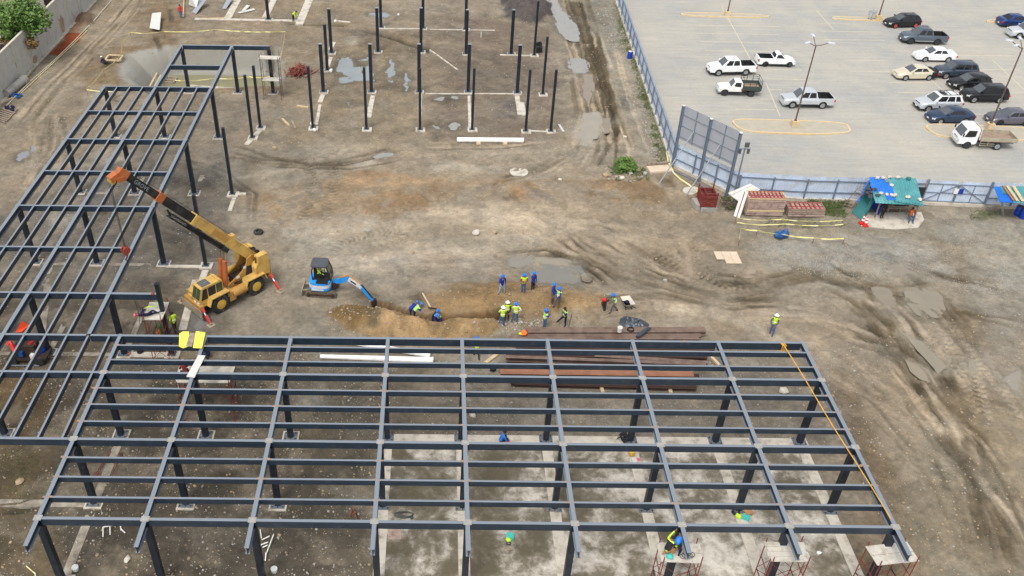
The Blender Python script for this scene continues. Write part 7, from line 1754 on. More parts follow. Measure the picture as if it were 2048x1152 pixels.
P_(G(1352, 1108, 3.88), -30, 'welder with blue hooded head and tan sleeves bending over the beam end', 'tan_cloth', 'navy_cloth', None, 'black_cloth', ('reach', 'reach'), ('squat', 'kneel'), pz=.50, lean=38, group=W2)
q = G(1362, 1075, 5.1); k = MB(); k.rock(q+Vector((-.12, -.1, -.12)), .21, 3, 1.1, sub=2); tag(k.build('hood', 'blue_sheet', at=q, smooth=True), 'bright blue welding hood over the head of the right welder', 'hood')
k = MB(); q = G(1356, 1113, 3.9)
for i in range(5): k.tube([q+Vector((.16*math.cos(t)+.25+.1*i, .14*math.sin(t)+.05*(i % 3), .02+.02*i)) for t in np.linspace(0, 6.2, 14)], .014, 5)
tag(k.build('cable_coil', 'cable', at=q), 'coiled dark welding cable on the scaffold deck by the welders', 'cable')
q = G(1339, 1116, 3.88); k = MB(); k.rock(q+Vector((0, 0, .14)), .17, 8, .8, sub=2); tag(k.build('tool_bag', 'mint', at=q, smooth=True), 'small teal bag at the feet of the yellow welder', 'bag')
P_(G(374, 757, 3.22), 30, 'welder in checked red shirt and pale cap squatting on the scaffold under the frame', 'red_cloth', 'black_cloth', 'helmet_white', None, ('reach', 'reach'), ('squat', 'squat'), pz=.45, lean=28, group=W2)
Rl = Matrix.Rotation(R_(-90), 4, 'Y') @ Matrix.Rotation(R_(-60), 4, 'Z')
q = G(324, 626, 3.9)
P_(q, 0, 'worker in navy overalls and pink helmet lying on his back on the scaffold, harness on', 'navy_cloth', 'navy_cloth', 'helmet_pink', None, ('reach', 'front'), (((.22, .02, .50), (.34, -.02, .10)), ((.20, .26, .54), (.16, .02, .16))), group=W2, rot=(Matrix.Rotation(R_(10), 4, 'Z') @ Rl).to_euler())
k = MB(); c = G(296, 618, 4.0)
for o in (.0, .12): k.tube([c+Vector((-.25+o, -.1, .12)), c+Vector((.1+o, .05, .2)), c+Vector((.45+o, .1, .1)), c+Vector((.55, .45, .9)), G(312, 588, 5.2)], .02, 5)
tag(k.build('safety_harness', 'hv_yellow', at=c), 'yellow harness strap running from the lying worker up to the beam', 'harness')
for i, (px, tx_) in enumerate((((269, 588), (286, 644)), ((266, 589), (280, 650)))):
    a = G(*px, 5.2); b = G(*tx_, 1.2); k = MB(); k.tube([a, a.lerp(b, .5)+Vector((.1, 0, -.2)), b], .018, 5); tag(k.build('rope', 'cable' if i else 'green_cyl', at=a), ['greenish rope hanging from the beam left of the lying worker', 'dark rope hanging beside the greenish one at the lying worker'][i], 'rope')
q = G(305, 587, 5.25); k = MB(); k.rock(q, .15, 4, .8); tag(k.build('clamp', 'hook_red', at=q), 'red clamp on the beam above the lying worker', 'clamp')
for px, m, lb, r in (((316, 655), 'green_cyl', 'green gas cylinder standing below the lying worker', .16), ((313, 668), 'crane_orange', 'orange gas bottle standing below the lying worker', .14)):
    q = gg(px[0]+8, px[1]+16); k = MB(); k.lathe(q, [(r, 0), (r, .9), (r*.7, 1.05), (r*.25, 1.12), (r*.25, 1.25), (0, 1.27)], 12); tag(k.build('gas_cylinder', m, at=q, smooth=True), lb, 'gas cylinder')
# boards lying on the frame
def board(P4, m, label, th=.04, z=5.24, name='board', grp=None):
    Q = [G(*p, z) for p in P4]; k = MB(); k.extr(Q, Vector((0, 0, th))); return tag(k.build(name, m, at=Q[0]), label, 'board', grp)
board([(358, 693), (366, 697), (378, 693), (378, 664), (366, 664), (359, 668)], 'yellow_board', 'bright yellow board with a ragged left end lying on the corner of the frame')
board([(372, 693), (384, 694), (392, 667), (380, 666)], 'wood_grey', 'narrow grey-brown board between the two yellow boards', z=5.27); board([(386, 696), (404, 697), (411, 666), (392, 663)], 'yellow_board', 'bright yellow straight board lying on the frame, right of the grey one', z=5.30)
board([(373, 754), (389, 756), (411, 712), (397, 711)], 'sheet_white', 'long pale board lying along a girder below the yellow boards')
k = MB(); a, b = G(1566, 689, 5.26), G(1782, 1040, 5.26); pts = [a.lerp(b, s)+Vector((.03*math.sin(s*9), 0, .02)) for s in np.linspace(0, 1, 14)]; k.tube(pts, .026, 6)
for i in range(3): k.tube([a+Vector((-.1+.1*i, .1, .02)), a+Vector((-.05+.1*i, -.12, .02)), a+Vector((-.05+.08*i, -.14, -.5))], .03, 5)
tag(k.build('rope', 'rope_orange', at=a), 'long yellow-orange rope stretched over the right bays of the frame', 'rope')
# ------------------------------------------------------------------ rusty beams under the north edge of the south frame
def zz(a, b): return (940+a/4.0157, 630+b/4.0157)
RB = [((448, 110), (1888, 108), .3, 'rust_beam', .42), ((460, 128), (1897, 124), .3, 'rust_beam', .45), ((400, 150), (1855, 152), .28, 'rust_beam', .30), ((330, 163), (1850, 163), .26, 'rust_beam', .28), ((318, 178), (1840, 184), .26, 'rust_beam', .26),
      ((370, 254), (1965, 272), .24, 'rust_dark', .30), ((620, 258), (1915, 282), .22, 'rust_orange', .24), ((290, 322), (1905, 336), .26, 'rust_dark', .30), ((288, 332), (1895, 392), .24, 'rust_beam', .55), ((1000, 322), (1912, 378), .24, 'rust_beam', .45), ((300, 352), (1840, 404), .26, 'rust_dark', .28),
      ((245, 452), (1795, 474), .42, 'rust_orange', .42), ((250, 470), (1840, 486), .3, 'rust_dark', .34), ((330, 538), (1820, 566), .26, 'rust_dark', .26), ((360, 548), (1815, 584), .24, 'rust_dark', .22)]
RB += [((300, 300), (1880, 330), .24, 'rust_dark', .34), ((310, 342), (1700, 372), .24, 'rust_dark', .42), ((340, 232), (1900, 236), .24, 'rust_beam', .26), ((280, 490), (1800, 512), .28, 'rust_dark', .30)]
DS = ['farthest beam of the pile, light brown', 'second farthest, with the bucket on it', 'light brown beam right below the bucket', 'light brown beam just above the frame edge', 'last light brown beam, partly under the frame edge', 'dark beam just under the frame edge', 'slim orange-brown beam under the frame edge', 'straight dark beam in the middle of the pile', 'slanting light brown beam crossing the middle of the pile', 'short light brown beam at the right of the middle', 'dark slanting beam below the crossing one', 'broad bright orange beam', 'dark beam in front of the bright orange one', 'dark beam lying on the pale timbers', 'frontmost thin dark beam', 'dark beam behind the straight one in the middle', 'dark beam hidden partly under the slanting brown one', 'brown beam right below the frame edge beam', 'dark beam between the bright orange one and the timbers']
for i, (p, q, w_, m, z) in enumerate(RB):
    a, b = G(*zz(*p), z), G(*zz(*q), z); k = MB(); h_ = min(z-.04, .34); w_ *= 1.2
    a.z = b.z = z-h_/2; k.hbeam(a, b, w_, h_, .025, .02); tag(k.build('rusty_beam', m, at=a), 'long rusty steel beam under the frame: '+DS[i], 'steel beam', 'rusty steel beams in the pile')
for p, q, w_, lb in (((1040, 545), (1066, 628), .22, 'pale timber under the front of the beam pile, left one'), ((1590, 550), (1612, 634), .22, 'pale timber under the front of the beam pile, right one'), ((125, 392), (225, 318), .24, 'pale timber lying slanted left of the beam pile'), ((1930, 338), (2000, 412), .2, 'slotted pale timber slanted right of the beam pile')):
    a, b = gg(*zz(*p)), gg(*zz(*q)); k = MB(); k.bar(a+Vector((0, 0, .08)), b+Vector((0, 0, .08)), w_, .14); tag(k.build('timber', 'wood_pale', at=a), lb, 'timber', 'timbers by the beam pile')
q = gg(*zz(185, 448)); k = MB(); k.rock(q+Vector((0, 0, .15)), .3, 7, .7); tag(k.build('bag', 'black_cloth', at=q, smooth=True), 'black bag at the left end of the bright orange beam', 'bag')
q = gg(*zz(432, 158), .32); k = MB(); k.rock(q+Vector((0, 0, .16)), .26, 21, .8, sub=2); tag(k.build('jacket', 'hv_orange', at=q, smooth=True), 'crumpled orange jacket at the left end of the beam pile', 'jacket'); q = gg(*zz(405, 160), .3); k = MB(); k.rock(q+Vector((0, 0, .1)), .12, 22, .8, sub=2); tag(k.build('glove', 'hv_yellow', at=q, smooth=True), 'small yellow cloth beside the orange jacket', 'cloth')
def bucket(p, label, r=.19, h=.38, m='white_plastic'):
    t = thing('bucket', label, 'bucket', p); k = MB(); k.lathe(p, [(r*.82, 0), (r, h), (r*.93, h), (r*.78, .05), (0, .05)], 16); k.build('pail', m, t, smooth=True)
    k = MB(); p = Vector(p); k.tube([p+Vector((r*math.cos(a), -.05-r*.7*math.sin(a), h-.1*math.sin(a))) for a in np.linspace(0, math.pi, 9)], .008, 4); k.build('handle', 'galv', t)
bucket(G(1239, 663, .46), 'white paint bucket standing on the rusty beams beside the tarpaulin')
q = G(1261, 660, .48); k = MB()
for i in range(4): k.tube([q+Vector((math.cos(t)*(.24-.01*i), math.sin(t)*(.24-.012*i), .03+.03*i)) for t in np.linspace(0, 6.28, 16)], .022, 5, closed=True)
tag(k.build('hose_coil', 'cable', at=q), 'dark coil of hose lying on the rusty beams right of the white bucket', 'hose')
# tarpaulin on the ground and across the beams
def tarp(px, label, h=.3, seed=1, z0=0.03, m='tarp'):
    P = [tuple(G(*p)[:2]) for p in px]; xs = [p[0] for p in P]; yq = [p[1] for p in P]; nx, ny = 56, 40
    X, Y = np.meshgrid(np.linspace(min(xs), max(xs), nx), np.linspace(min(yq), max(yq), ny)); sd_ = poly_sd(P, X+(fbm(X, Y, .5, 80, 2)-.5)*.3, Y)
    rg = 1-np.abs(2*fbm(X*1.2+Y*.5, Y*1.4, .55, seed, 2)-1); Z = z0+h*(rg**2)*smooth(0.05, -.5, sd_)*np.clip(1.3*fbm(X, Y, 1.6, seed+9, 2), .25, 1)+.06*smooth(0, -.1, sd_)
    k = MB(); idx = {}
    for j in range(ny-1):
        for i in range(nx-1):
            if max(sd_[j, i], sd_[j, i+1], sd_[j+1, i], sd_[j+1, i+1]) < .06:
                f = []
                for a, b in ((j, i), (j, i+1), (j+1, i+1), (j+1, i)):
                    if (a, b) not in idx: idx[(a, b)] = len(k.v); k.v.append((X[a, b], Y[a, b], Z[a, b]))
                    f.append(idx[(a, b)])
                k.f.append(tuple(f)); k.m.append(0)
    o = k.build('tarpaulin', m, at=(P[0][0], P[0][1], 0), smooth=True, angle=60); sl = o.modifiers.new('thickness', 'SOLIDIFY'); sl.thickness = .012; return tag(o, label, 'tarpaulin')
tarp([(1237, 648), (1240, 638), (1250, 633), (1264, 636), (1280, 638), (1300, 650), (1296, 657), (1262, 657), (1250, 654)], 'crumpled dark grey tarpaulin on the ground behind the rusty beams', .42, 4)
a, b = G(1300, 656, .55), G(1274, 674, .42); k = MB(); k.tube([a, a.lerp(b, .3)+Vector((0, 0, .06)), a.lerp(b, .7)+Vector((0, 0, .03)), b], [.10, .16, .17, .12], 8); tag(k.build('rolled_sheet', 'tarp', at=a, smooth=True), 'rolled end of dark sheet lying across the rusty beams', 'sheet')
# white pipes
def pipe(p, q, r0, r1, label, z=0.0, collar=True, m='pvc'):
    a, b = gg(*p), gg(*q); a.z += r0+z; b.z += r1+z; t = thing('pipe', label, 'pipe', (a.x, a.y, a.z-r0), 'white pipes lying on the ground'); k = MB(); k.tube([a, b], [r0, r1], 20, cap=False); k.tube([a, b], [r0*.94, r1*.94], 20); k.build('pipe_body', m, t, smooth=True)
    if collar: d = (b-a).normalized(); k = MB(); k.tube([b-d*.08, b+d*.02], [r1*1.08, r1*1.08], 20); k.build('collar', m, t, smooth=True)
pipe((914, 284), (1047, 285), .24, .24, 'thick white plastic pipe lying in front of the standing columns', collar=False)
for i, px in enumerate((957, 1010)): q = gg(px, 287); k = MB(); k.box((q.x, q.y, .05), (.4, .5, .12)); tag(k.build('timber', 'wood_pale', at=q), f'small timber under the white pipe, {("left", "right")[i]} one', 'timber')
pipe((641, 716), (866, 726), .145, .23, 'tapered white pole lying under the frame, the front one of two'); pipe((705, 689), (860, 715), .15, .22, 'tapered white pole lying under the frame, the rear one of two')
# culvert at the wall
a, b = gg(14, 196), gg(50, 166); t = thing('culvert_pipe', 'grey concrete culvert pipe with a bell end lying along the long wall', 'pipe', a); a.z += .42; b.z += .42; d = (b-a).normalized()
k = MB(); k.tube([a, b], .42, 20, cap=False); k.tube([a+d*.01, b], .34, 20); k.build('pipe_body', 'concrete_grey', t, smooth=True); k = MB(); k.tube([b-d*.5, b-d*.4, b+d*.05], [.42, .52, .52], 20, cap=True); k.build('bell_end', 'concrete_grey', t, smooth=True)
# ------------------------------------------------------------------ long block wall, tree and house behind it
WXX = -44.85; mat('wall_panel', srgb(186, 185, 180), rough=0.92, var=0.08, scale=2, bump=0.3, dirt=srgb(160, 158, 150), dscale=1.0, damt=0.35)
t = thing('boundary_wall', 'tall grey concrete panel wall with a pale coping along the left of the site', 'wall', (WXX, 84, 0)); WHt = 4.2; n = 18; y0, y1 = 74.0, 134.0
for i in range(n):
    a, b = y0+(y1-y0)*i/n, y0+(y1-y0)*(i+1)/n; k = MB(); k.box((WXX-.1, (a+b)/2, WHt/2-.15), (.16, b-a-.12, WHt-.04)); k.build('wall_panel', 'wall_panel', t)
    k = MB(); k.box((WXX-.085, a, WHt/2-.15), (.22, .13, WHt)); k.build('joint_post', 'concrete', t)
k = MB(); k.box((WXX-.1, (y0+y1)/2, WHt-.07), (.26, y1-y0, .12)); k.build('coping', 'stone_pale', t)
k = MB(); k.box((WXX+.12, (y0+y1)/2, .02), (.5, y1-y0, .14)); struct(k.build('wall_footing', 'concrete'), 'narrow concrete footing along the long wall')
def stain(y, w_, h_, seed):
    k = MB(); r = random.Random(seed); m_ = 14; pts = [(WXX-.012, y+math.cos(i/m_*6.28)*w_*r.uniform(.7, 1.1), h_*.5+math.sin(i/m_*6.28)*h_*.5*r.uniform(.75, 1.1)) for i in range(m_)]; k.add(pts, [tuple(range(m_))]); k.build('rust_stain', 'stain', t)
mat('stain', srgb(156, 128, 104), rough=.95, var=.15, scale=3, dirt=srgb(156, 154, 148), dscale=2.5, damt=.5)
stain(104.6, .9, 2.2, 1); stain(95.3, .7, 1.0, 2)
c = G(42, 42, 4.6); tr = thing('tree', 'bushy green tree leaning over the long wall at the top left', 'tree', (c.x-.6, c.y, 0))
leaves('crown', 'leaf_b', tr, c+Vector((-.4, 0, .5)), (3.1, 2.6, 1.9), 5200, .17, 11); leaves('crown', 'leaf_a', tr, c+Vector((-.5, .2, 0)), (3.0, 2.5, 1.9), 5200, .17, 12); leaves('dry_leaves', 'leaf_dry', tr, c+Vector((-.2, -1.2, -1.9)), (1.7, 1.3, .9), 1300, .14, 13)
k = MB(); k.tube([(c.x-.6, c.y, 0), (c.x-.5, c.y, 1.6), (c.x-.3, c.y+.1, 3.2)], [.24, .18, .12], 10)
for i in range(9): a_ = i*.7; k.tube([(c.x-.5, c.y, 1.6+.15*i), (c.x-.5+math.cos(a_)*1.0, c.y+math.sin(a_)*.9, 3.2+.1*i), (c.x-.5+math.cos(a_)*2.0, c.y+math.sin(a_)*1.7, 4.4+.1*i)], [.09, .06, .02], 6)
k.build('trunk', 'bark', tr)
t = thing('house', 'low house with a white sheet roof behind the long wall at the top left', 'house', (-49.5, 118, 0)); k = MB(); k.box((-50.2, 121, 1.7), (6.4, 18, 3.4)); k.build('wall', 'concrete_grey', t)
k = MB(); k.extr([(-53.8, 111.5, 3.55), (-46.4, 111.5, 3.35), (-46.4, 131, 3.35), (-53.8, 131, 3.55)], (0, 0, .08)); k.build('roof', 'roof_white', t)
k = MB(); k.box((-50.1, 118, 3.56), (7.4, .08, .05)); k.box((-50.1, 124, 3.56), (7.4, .08, .05)); k.build('roof_seam', 'galv', t); k = MB(); k.box((-49, 111.92, 1.5), (1.2, .06, 1.3)); k.build('window', 'glass_dark', t)
t = thing('shed', 'dark shed with a grey slab roof under the tree beyond the wall', 'shed', (-50, 97, 0)); k = MB(); k.box((-49.3, 97.5, 1.0), (5, 5, 2.0)); k.build('wall', 'engine', t); k = MB(); k.box((-48.6, 98, 2.06), (4.6, 4.4, .1), rz=.2); k.build('roof', 'concrete_grey', t)
# reddish rectangle of gravel retained by a board
for p, q in (((98, 108), (125, 112)),): a, b = gg(*p), gg(*q)
def lumber(p, q, label, w_=.14, h_=.1, m='wood_pale', cat='timber', grp=None, z=.06, name='timber'):
    a, b = gg(*p), gg(*q); k = MB(); k.bar(a+Vector((0, 0, z)), b+Vector((0, 0, z)), w_, h_); tag(k.build(name, m, at=a), label, cat, grp)
k = MB(); k.tube([gg(*p)+Vector((0, 0, .08)) for p in ((8, 218), (60, 165), (100, 130), (150, 82), (190, 40), (228, -4))], .045, 6); tag(k.build('pipe', 'cream_plastic', at=gg(8, 218)), 'thin pale pipe on the ground parallel to the long wall', 'pipe', 'thin pipes along the wall'); k = MB(); k.tube([gg(*p)+Vector((0, 0, .08)) for p in ((40, 190), (80, 152), (140, 96), (175, 62))], .035, 6); tag(k.build('pipe', 'tape', at=gg(40, 190)), 'short yellowish pipe close beside the thin pale pipe', 'pipe', 'thin pipes along the wall')
t = thing('pallet', 'weathered slatted pallet lying at the left edge', 'pallet', gg(6, 232)); q = gg(6, 232)
for i in range(7): k = MB(); k.box((q.x-.2+.02*i, q.y-1.1+.36*i, .16), (2.6, .18, .04), rz=-.5); k.build('slat', 'wood_grey', t)
for s in (-1.0, 1.0): k = MB(); k.box((q.x-.1+s, q.y, .08), (.1, 2.8, .12), rz=-.0); k.build('bearer', 'wood_grey', t)
for i, px in enumerate(((32, 195), (21, 219))):
    q = gg(*px); k = MB(); r = random.Random(i)
    for j in range(8): k.rock(q+Vector((r.uniform(-.6, .6), r.uniform(-.5, .5), .15)), r.uniform(.15, .3), 300+j+10*i, .6)
    tag(k.build('cloth_heap', 'blue_bag' if i == 0 else 'navy_cloth', at=q, smooth=True), ['heap of blue plastic sheet beside the culvert pipe', 'dark blue heap of cloth beside the pallet'][i], 'heap')
lumber((0, 208), (30, 194), 'yellowish timber poking out beside the blue plastic heap', .2); lumber((-4, 214), (22, 200), 'grey timber below the yellowish one at the left edge', .2, m='wood_grey')
# things at the top
def flat(P4, m, label, name='sheet', cat='sheet', th=.04, zs=(.1, .1, .1, .1), grp=None):
    Q = [G(*p, z) for p, z in zip(P4, zs)]; k = MB(); k.extr(Q, Vector((.02, .02, th))); tag(k.build(name, m, at=Q[0]), label, cat, grp)
flat([(299, 56), (319, 60), (322, 25), (304, 27)], 'sheet_white', 'white corrugated sheet lying on the far soil heap', zs=(.5, .5, .9, .9)); flat([(377, 8), (393, 16), (398, -8), (380, -8)], 'sheet_white', 'white sheet leaning at the top edge of the photo', zs=(.3, .3, 1.5, 1.5))
flat([(384, 24), (392, 28), (414, -2), (404, -4)], 'sheet_grey', 'grey sheet leaning next to the white one at the top edge', zs=(.1, .1, .9, .9)); flat([(444, 17), (452, 18), (466, -4), (456, -5)], 'sheet_grey', 'bluish grey plank leaning left of the far column', zs=(.1, .1, .6, .6))
flat([(475, 25), (480, 27), (510, 20), (507, 17)], 'sheet_white', 'white board on the far soil, lower one of a crossed pair', 'board', 'board'); flat([(482, 23), (488, 23), (500, 12), (493, 10)], 'sheet_white', 'white board on the far soil, upper one of a crossed pair', 'board', 'board', zs=(.16,)*4)
lumber((367, 38), (369, 0), 'thin upright-looking batten beside the person in red at the top', .1, .08, z=.3); lumber((405, 38), (450, 37), 'pale timber along the far concrete beam', .14)
t = thing('window_frame', 'pale wooden frame lying over the hole left of the pit', 'frame', gg(230, 122)); q = [gg(*p)+Vector((0, 0, .35)) for p in ((211, 126), (240, 127), (247, 117), (219, 116))]
for i in range(4): k = MB(); k.bar(q[i], q[(i+1) % 4], .2, .12); k.build('frame_bar', 'wood_pale', t)
for i, (z0, P4) in enumerate(((-.6, ((300, 172), (314, 146))), (-.6, ((310, 172), (322, 150))))): a, b = G(*P4[0], -.6), G(*P4[1], -2.0); k = MB(); k.bar(a, b, .2, .08); tag(k.build('plank', 'wood_pale', at=a), ['pale plank sloping into the lined pit, left one', 'pale plank sloping into the lined pit, right one'][i], 'plank')
t = thing('raft', 'weathered wooden crate frame floating on the pit water', 'crate', G(340, 160, -2.7)); q = [G(*p, -2.6) for p in ((327, 164), (347, 166), (353, 156), (334, 154))]
for i in range(4): k = MB(); k.bar(q[i], q[(i+1) % 4], .18, .2); k.build('frame_bar', 'wood_grey', t)
k = MB(); k.bar(q[0].lerp(q[3], .5), q[1].lerp(q[2], .5), .16, .14); k.build('frame_bar', 'wood_grey', t)
# heap of reddish steel rods
q = gg(597, 150); t = thing('steel_rod_heap', 'heap of short reddish brown steel bars beside the brown scaffold tower', 'steel bars', q, local=True); k = MB(); k.bar((-.9, 0, 0), (.9, 0, 0), .075); rod = k.build('bar', 'rebar', t)
for i in range(110):
    o = rod if i == 0 else rod.copy()
    if i: COL.objects.link(o)
    r_ = abs(rng.gauss(0, .55)); a_ = rng.uniform(0, 6.28); o.location = (math.cos(a_)*r_*1.25, math.sin(a_)*r_*1.1+.3, max(.08, .85-r_*.62)*rng.uniform(.35, 1)); o.rotation_euler = (0, rng.uniform(-.35, .35), R_(75)+rng.gauss(0, .55))
    o.scale = (rng.uniform(.6, 1.1), 1, 1)
for i, (px, s) in enumerate((((1077, 95), .8), ((1078, 104), .9))):
    q = gg(*px); k = MB(); k.box(q+Vector((0, 0, .32)), (s*.8, .5, .6), rz=.2-.3*i); k.box(q+Vector((0, -.26, .32)), (s*.5, .02, .35), rz=.2-.3*i); k.box(q+Vector((.1, 0, .65)), (s*.6, .1, .1), rz=.4); tag(k.build('broken_box', 'crane_black', at=q), ['black broken machine box, the rear of a pair beside the thin column', 'black broken machine box, the front of a pair beside the thin column'][i], 'box')
for (p, q, lb) in (((594, 213), (617, 216), 'pale timber on the mud left of the front columns'), ((565, 239), (578, 252), 'short timber on the mud, left of a darker one'), ((584, 243), (591, 258), 'short dark timber on the mud')): lumber(p, q, lb, .2, .16, 'wood_pale' if 'dark' not in lb[:12] else 'wood_grey')
for i, (px, r, lb) in enumerate((((625, 251), .28, 'white paper sack leaning on the first front column'), ((629, 262), .2, 'small white bag lying in front of the first front column'), ((662, 143), .22, 'white bag at the foot of the short column'), ((671, 44), .2, 'white lump on the far beam'), ((797, 31), .2, 'pale lump by the far puddle'))):
    q = gg(*px); k = MB(); k.rock(q+Vector((0, 0, r*.6)), r, 400+i, .9, sub=2); tag(k.build('bag', 'white_cloth', at=q, smooth=True), lb, 'bag', 'white bags')
for p, q, lb in (((1054, 228), (1050, 222), 'thin white stake right of the second row'), ((962, 75), (962, 66), 'thin white stake between the far columns')): a = gg(*p); k = MB(); k.tube([a, a+Vector((0, 0, .7))], .04, 6); tag(k.build('stake', 'white_plastic', at=a), lb, 'stake')
lumber((1118, 250), (1127, 264), 'white spade-like board on the mud right of the last front column', .2, .05, 'sheet_white', 'board', name='board')
# ------------------------------------------------------------------ rammer and wheelbarrow
q = gg(1209, 622); t = thing('tamping_rammer', 'red and black tamping rammer held by the man in the green vest', 'rammer', q, None, 0, True)
k = MB(); k.extr([(-.17, -.14, 0), (.20, -.14, 0), (.24, -.14, .06), (-.2, -.14, .05)], (0, .28, 0)); k.build('foot', 'wood_grey', t); k = MB(); k.lathe((-.02, 0, .06), [(.09, 0), (.12, .05), (.09, .1), (.12, .15), (.09, .2), (.12, .25), (.1, .3), (.13, .32), (.13, .5)], 12, (-.12, 0, 1)); k.build('bellows', 'crane_black', t)
k = MB(); k.box((-.12, 0, .72), (.34, .3, .3)); k.box((-.14, 0, .92), (.24, .28, .12)); k.build('engine', 'engine', t); k = MB(); k.box((-.16, 0, 1.0), (.30, .26, .16)); k.build('fuel_tank', 'red_paint', t)
k = MB()
for y in (-.2, .2): k.tube([(-.22, y, .8), (.1, y, 1.08), (.5, y, 1.08)], .022, 6)
k.tube([(.5, -.2, 1.08), (.5, .2, 1.08)], .022, 6); k.box((.1, 0, 1.0), (.24, .2, .1)); k.build('handle', 'crane_black', t)
q = gg(1253, 614); t = thing('wheelbarrow', 'dirty white wheelbarrow with a dark bag in it beside the rammer', 'wheelbarrow', q, None, R_(100), True)
k = MB(); k.add([(-.35, -.22, .32), (.35, -.2, .32), (.35, .2, .32), (-.35, .22, .32), (-.55, -.40, .62), (.55, -.36, .60), (.55, .36, .60), (-.55, .40, .62)], [(3, 2, 1, 0), (0, 1, 5, 4), (1, 2, 6, 5), (2, 3, 7, 6), (3, 0, 4, 7), (0, 1, 2, 3)]); k.build('tray', 'cream_plastic', t)
k = MB(); k.rock((.0, .0, .48), .2, 9, .7); k.build('load', 'navy_cloth', t)
k = MB()
for y in (-.22, .22): k.tube([(-1.05, y*1.2, .62), (-.4, y, .34), (.72, y*.25, .22)], .024, 6); k.tube([(-.35, y, .34), (-.4, y, 0), (-.2, y, .32)], .02, 5)
k.build('handle', 'engine', t); k = MB(); k.lathe((.72, -.05, .2), [(.12, 0), (.2, .02), (.2, .08), (.12, .1)], 14, (0, 1, 0)); k.build('wheel', 'rubber', t)
q = gg(845, 588); t = thing('pickaxe', 'pickaxe with a long pale handle lying at the trench edge', 'pickaxe', q); a, b = gg(845, 588), gg(861, 617); k = MB(); k.bar(a+Vector((0, 0, .08)), b+Vector((0, 0, .12)), .1, .06); k.build('handle', 'wood_pale', t); a, b = gg(856, 618), gg(873, 619); k = MB(); k.bar(a+Vector((0, 0, .14)), b+Vector((0, 0, .08)), .1, .06); k.build('pick_head', 'engine', t)
a = gg(1137, 655); k = MB(); k.tube([a, a+Vector((.12, 0, 1.25))], .02, 6); tag(k.build('iron_bar', 'engine', at=a), 'thin iron bar stuck in the ground right of the bareheaded worker', 'bar'); a, b = gg(1112, 645), gg(1121, 636); k = MB(); k.tube([a+Vector((0, 0, .05)), b+Vector((0, 0, .9))], .025, 6); tag(k.build('shovel', 'wood_grey', at=a), 'shovel planted beside the raised foot of the bareheaded worker', 'shovel')
# ------------------------------------------------------------------ red machine under the west frame
q = gg(62, 716); t = thing('concrete_mixer', 'orange-red diesel mixer with opened hoods under the west frame', 'mixer', q)
def bx(nm, c, s, m, rz=0, rot=None): k = MB(); k.box(q+Vector(c), s, rz, rot); return k.build(nm, m, t)
bx('chassis', (0, 0, .35), (2.6, 1.3, .16), 'engine'); bx('engine', (.1, .1, .85), (1.0, .8, .8), 'engine'); bx('radiator', (-.7, .1, .8), (.2, .9, .7), 'crane_black'); bx('battery', (.45, -.4, .55), (.35, .3, .3), 'cone_white'); bx('control_box', (-.3, -.45, .75), (.3, .25, .35), 'blue_bag')
k = MB(); c = G(44, 655, 2.0)
k.add([G(31, 664, 1.75), G(43, 664, 1.75), G(59, 650, 1.85), G(43, 642, 2.3), G(33, 663, 1.6), G(44, 666, 1.5), G(60, 653, 1.6)], [(0, 1, 2, 3), (0, 4, 5, 1), (1, 5, 6, 2), (0, 3, 4), (3, 2, 6), (3, 6, 5, 4)]); k.build('hopper', 'orange_red', t)
k = MB(); pts = [G(13, 690, 1.4), G(20, 684, 1.5), G(25, 692, 1.3), G(30, 702, 1.2)]; k.tube(pts, .16, 4); k.build('side_guard', 'red_paint', t); k = MB(); k.tube([G(67, 680, 1.3), G(58, 687, 1.3), G(60, 695, 1.1), G(67, 694, 1.1), G(70, 688, 1.2)], .11, 4); k.build('drum_ring', 'red_paint', t)
for x in (-.9, .9):
    for y in (-.7, .7): k = MB(); k.lathe(q+Vector((x, y-.09, .32)), [(.16, 0), (.32, .02), (.32, .16), (.16, .18)], 14, (0, 1, 0)); k.build('wheel', 'rubber', t)
bx('tow_bar', (1.7, -.2, .35), (1.0, .08, .08), 'engine'); bx('frame_rail', (-.2, -.9, .12), (2.2, .06, .06), 'galv')
barrel(gg(86, 712, 0), 'dark blue drum standing beside the orange-red mixer', grp=None)
# ------------------------------------------------------------------ odds and ends on the floor
bucket(gg(281, 706), 'black pail under the frame near the lying worker', .24, .5, 'black'); q = gg(259, 709); k = MB(); k.lathe(q, [(.17, 0), (.14, .06), (.1, .12), (0, .15)], 12); tag(k.build('safety_helmet', 'crane_orange', at=q, smooth=True), 'orange helmet lying on the concrete left of the black pail', 'helmet')
q = G(1263, 909, .1); k = MB(); k.lathe(q, [(.17, 0), (.2, .04), (.2, .3), (.12, .36), (0, .37)], 12); tag(k.build('water_jug', 'rim_yellow', at=q, smooth=True), 'yellow water jug on the concrete strip under the frame', 'jug')
q = G(1276, 921, .05); k = MB(); k.rock(q+Vector((0, 0, .08)), .16, 3, .6); tag(k.build('cloth', 'pink', at=q, smooth=True), 'small pink cloth on the concrete near the yellow jug', 'cloth'); q = gg(1014, 886); k = MB(); k.rock(q+Vector((0, 0, .1)), .28, 4, .4, sub=2); tag(k.build('cloth', 'pink', at=q, smooth=True), 'pink cloth beside the dark-haired worker on the edge', 'cloth')
q = G(1268, 922, .06); k = MB(); k.box(q+Vector((0, 0, .06)), (.3, .35, .12), rz=.2); tag(k.build('paint_tin', 'sheet_white', at=q), 'flat white box on the concrete strip in front of the yellow jug', 'box')
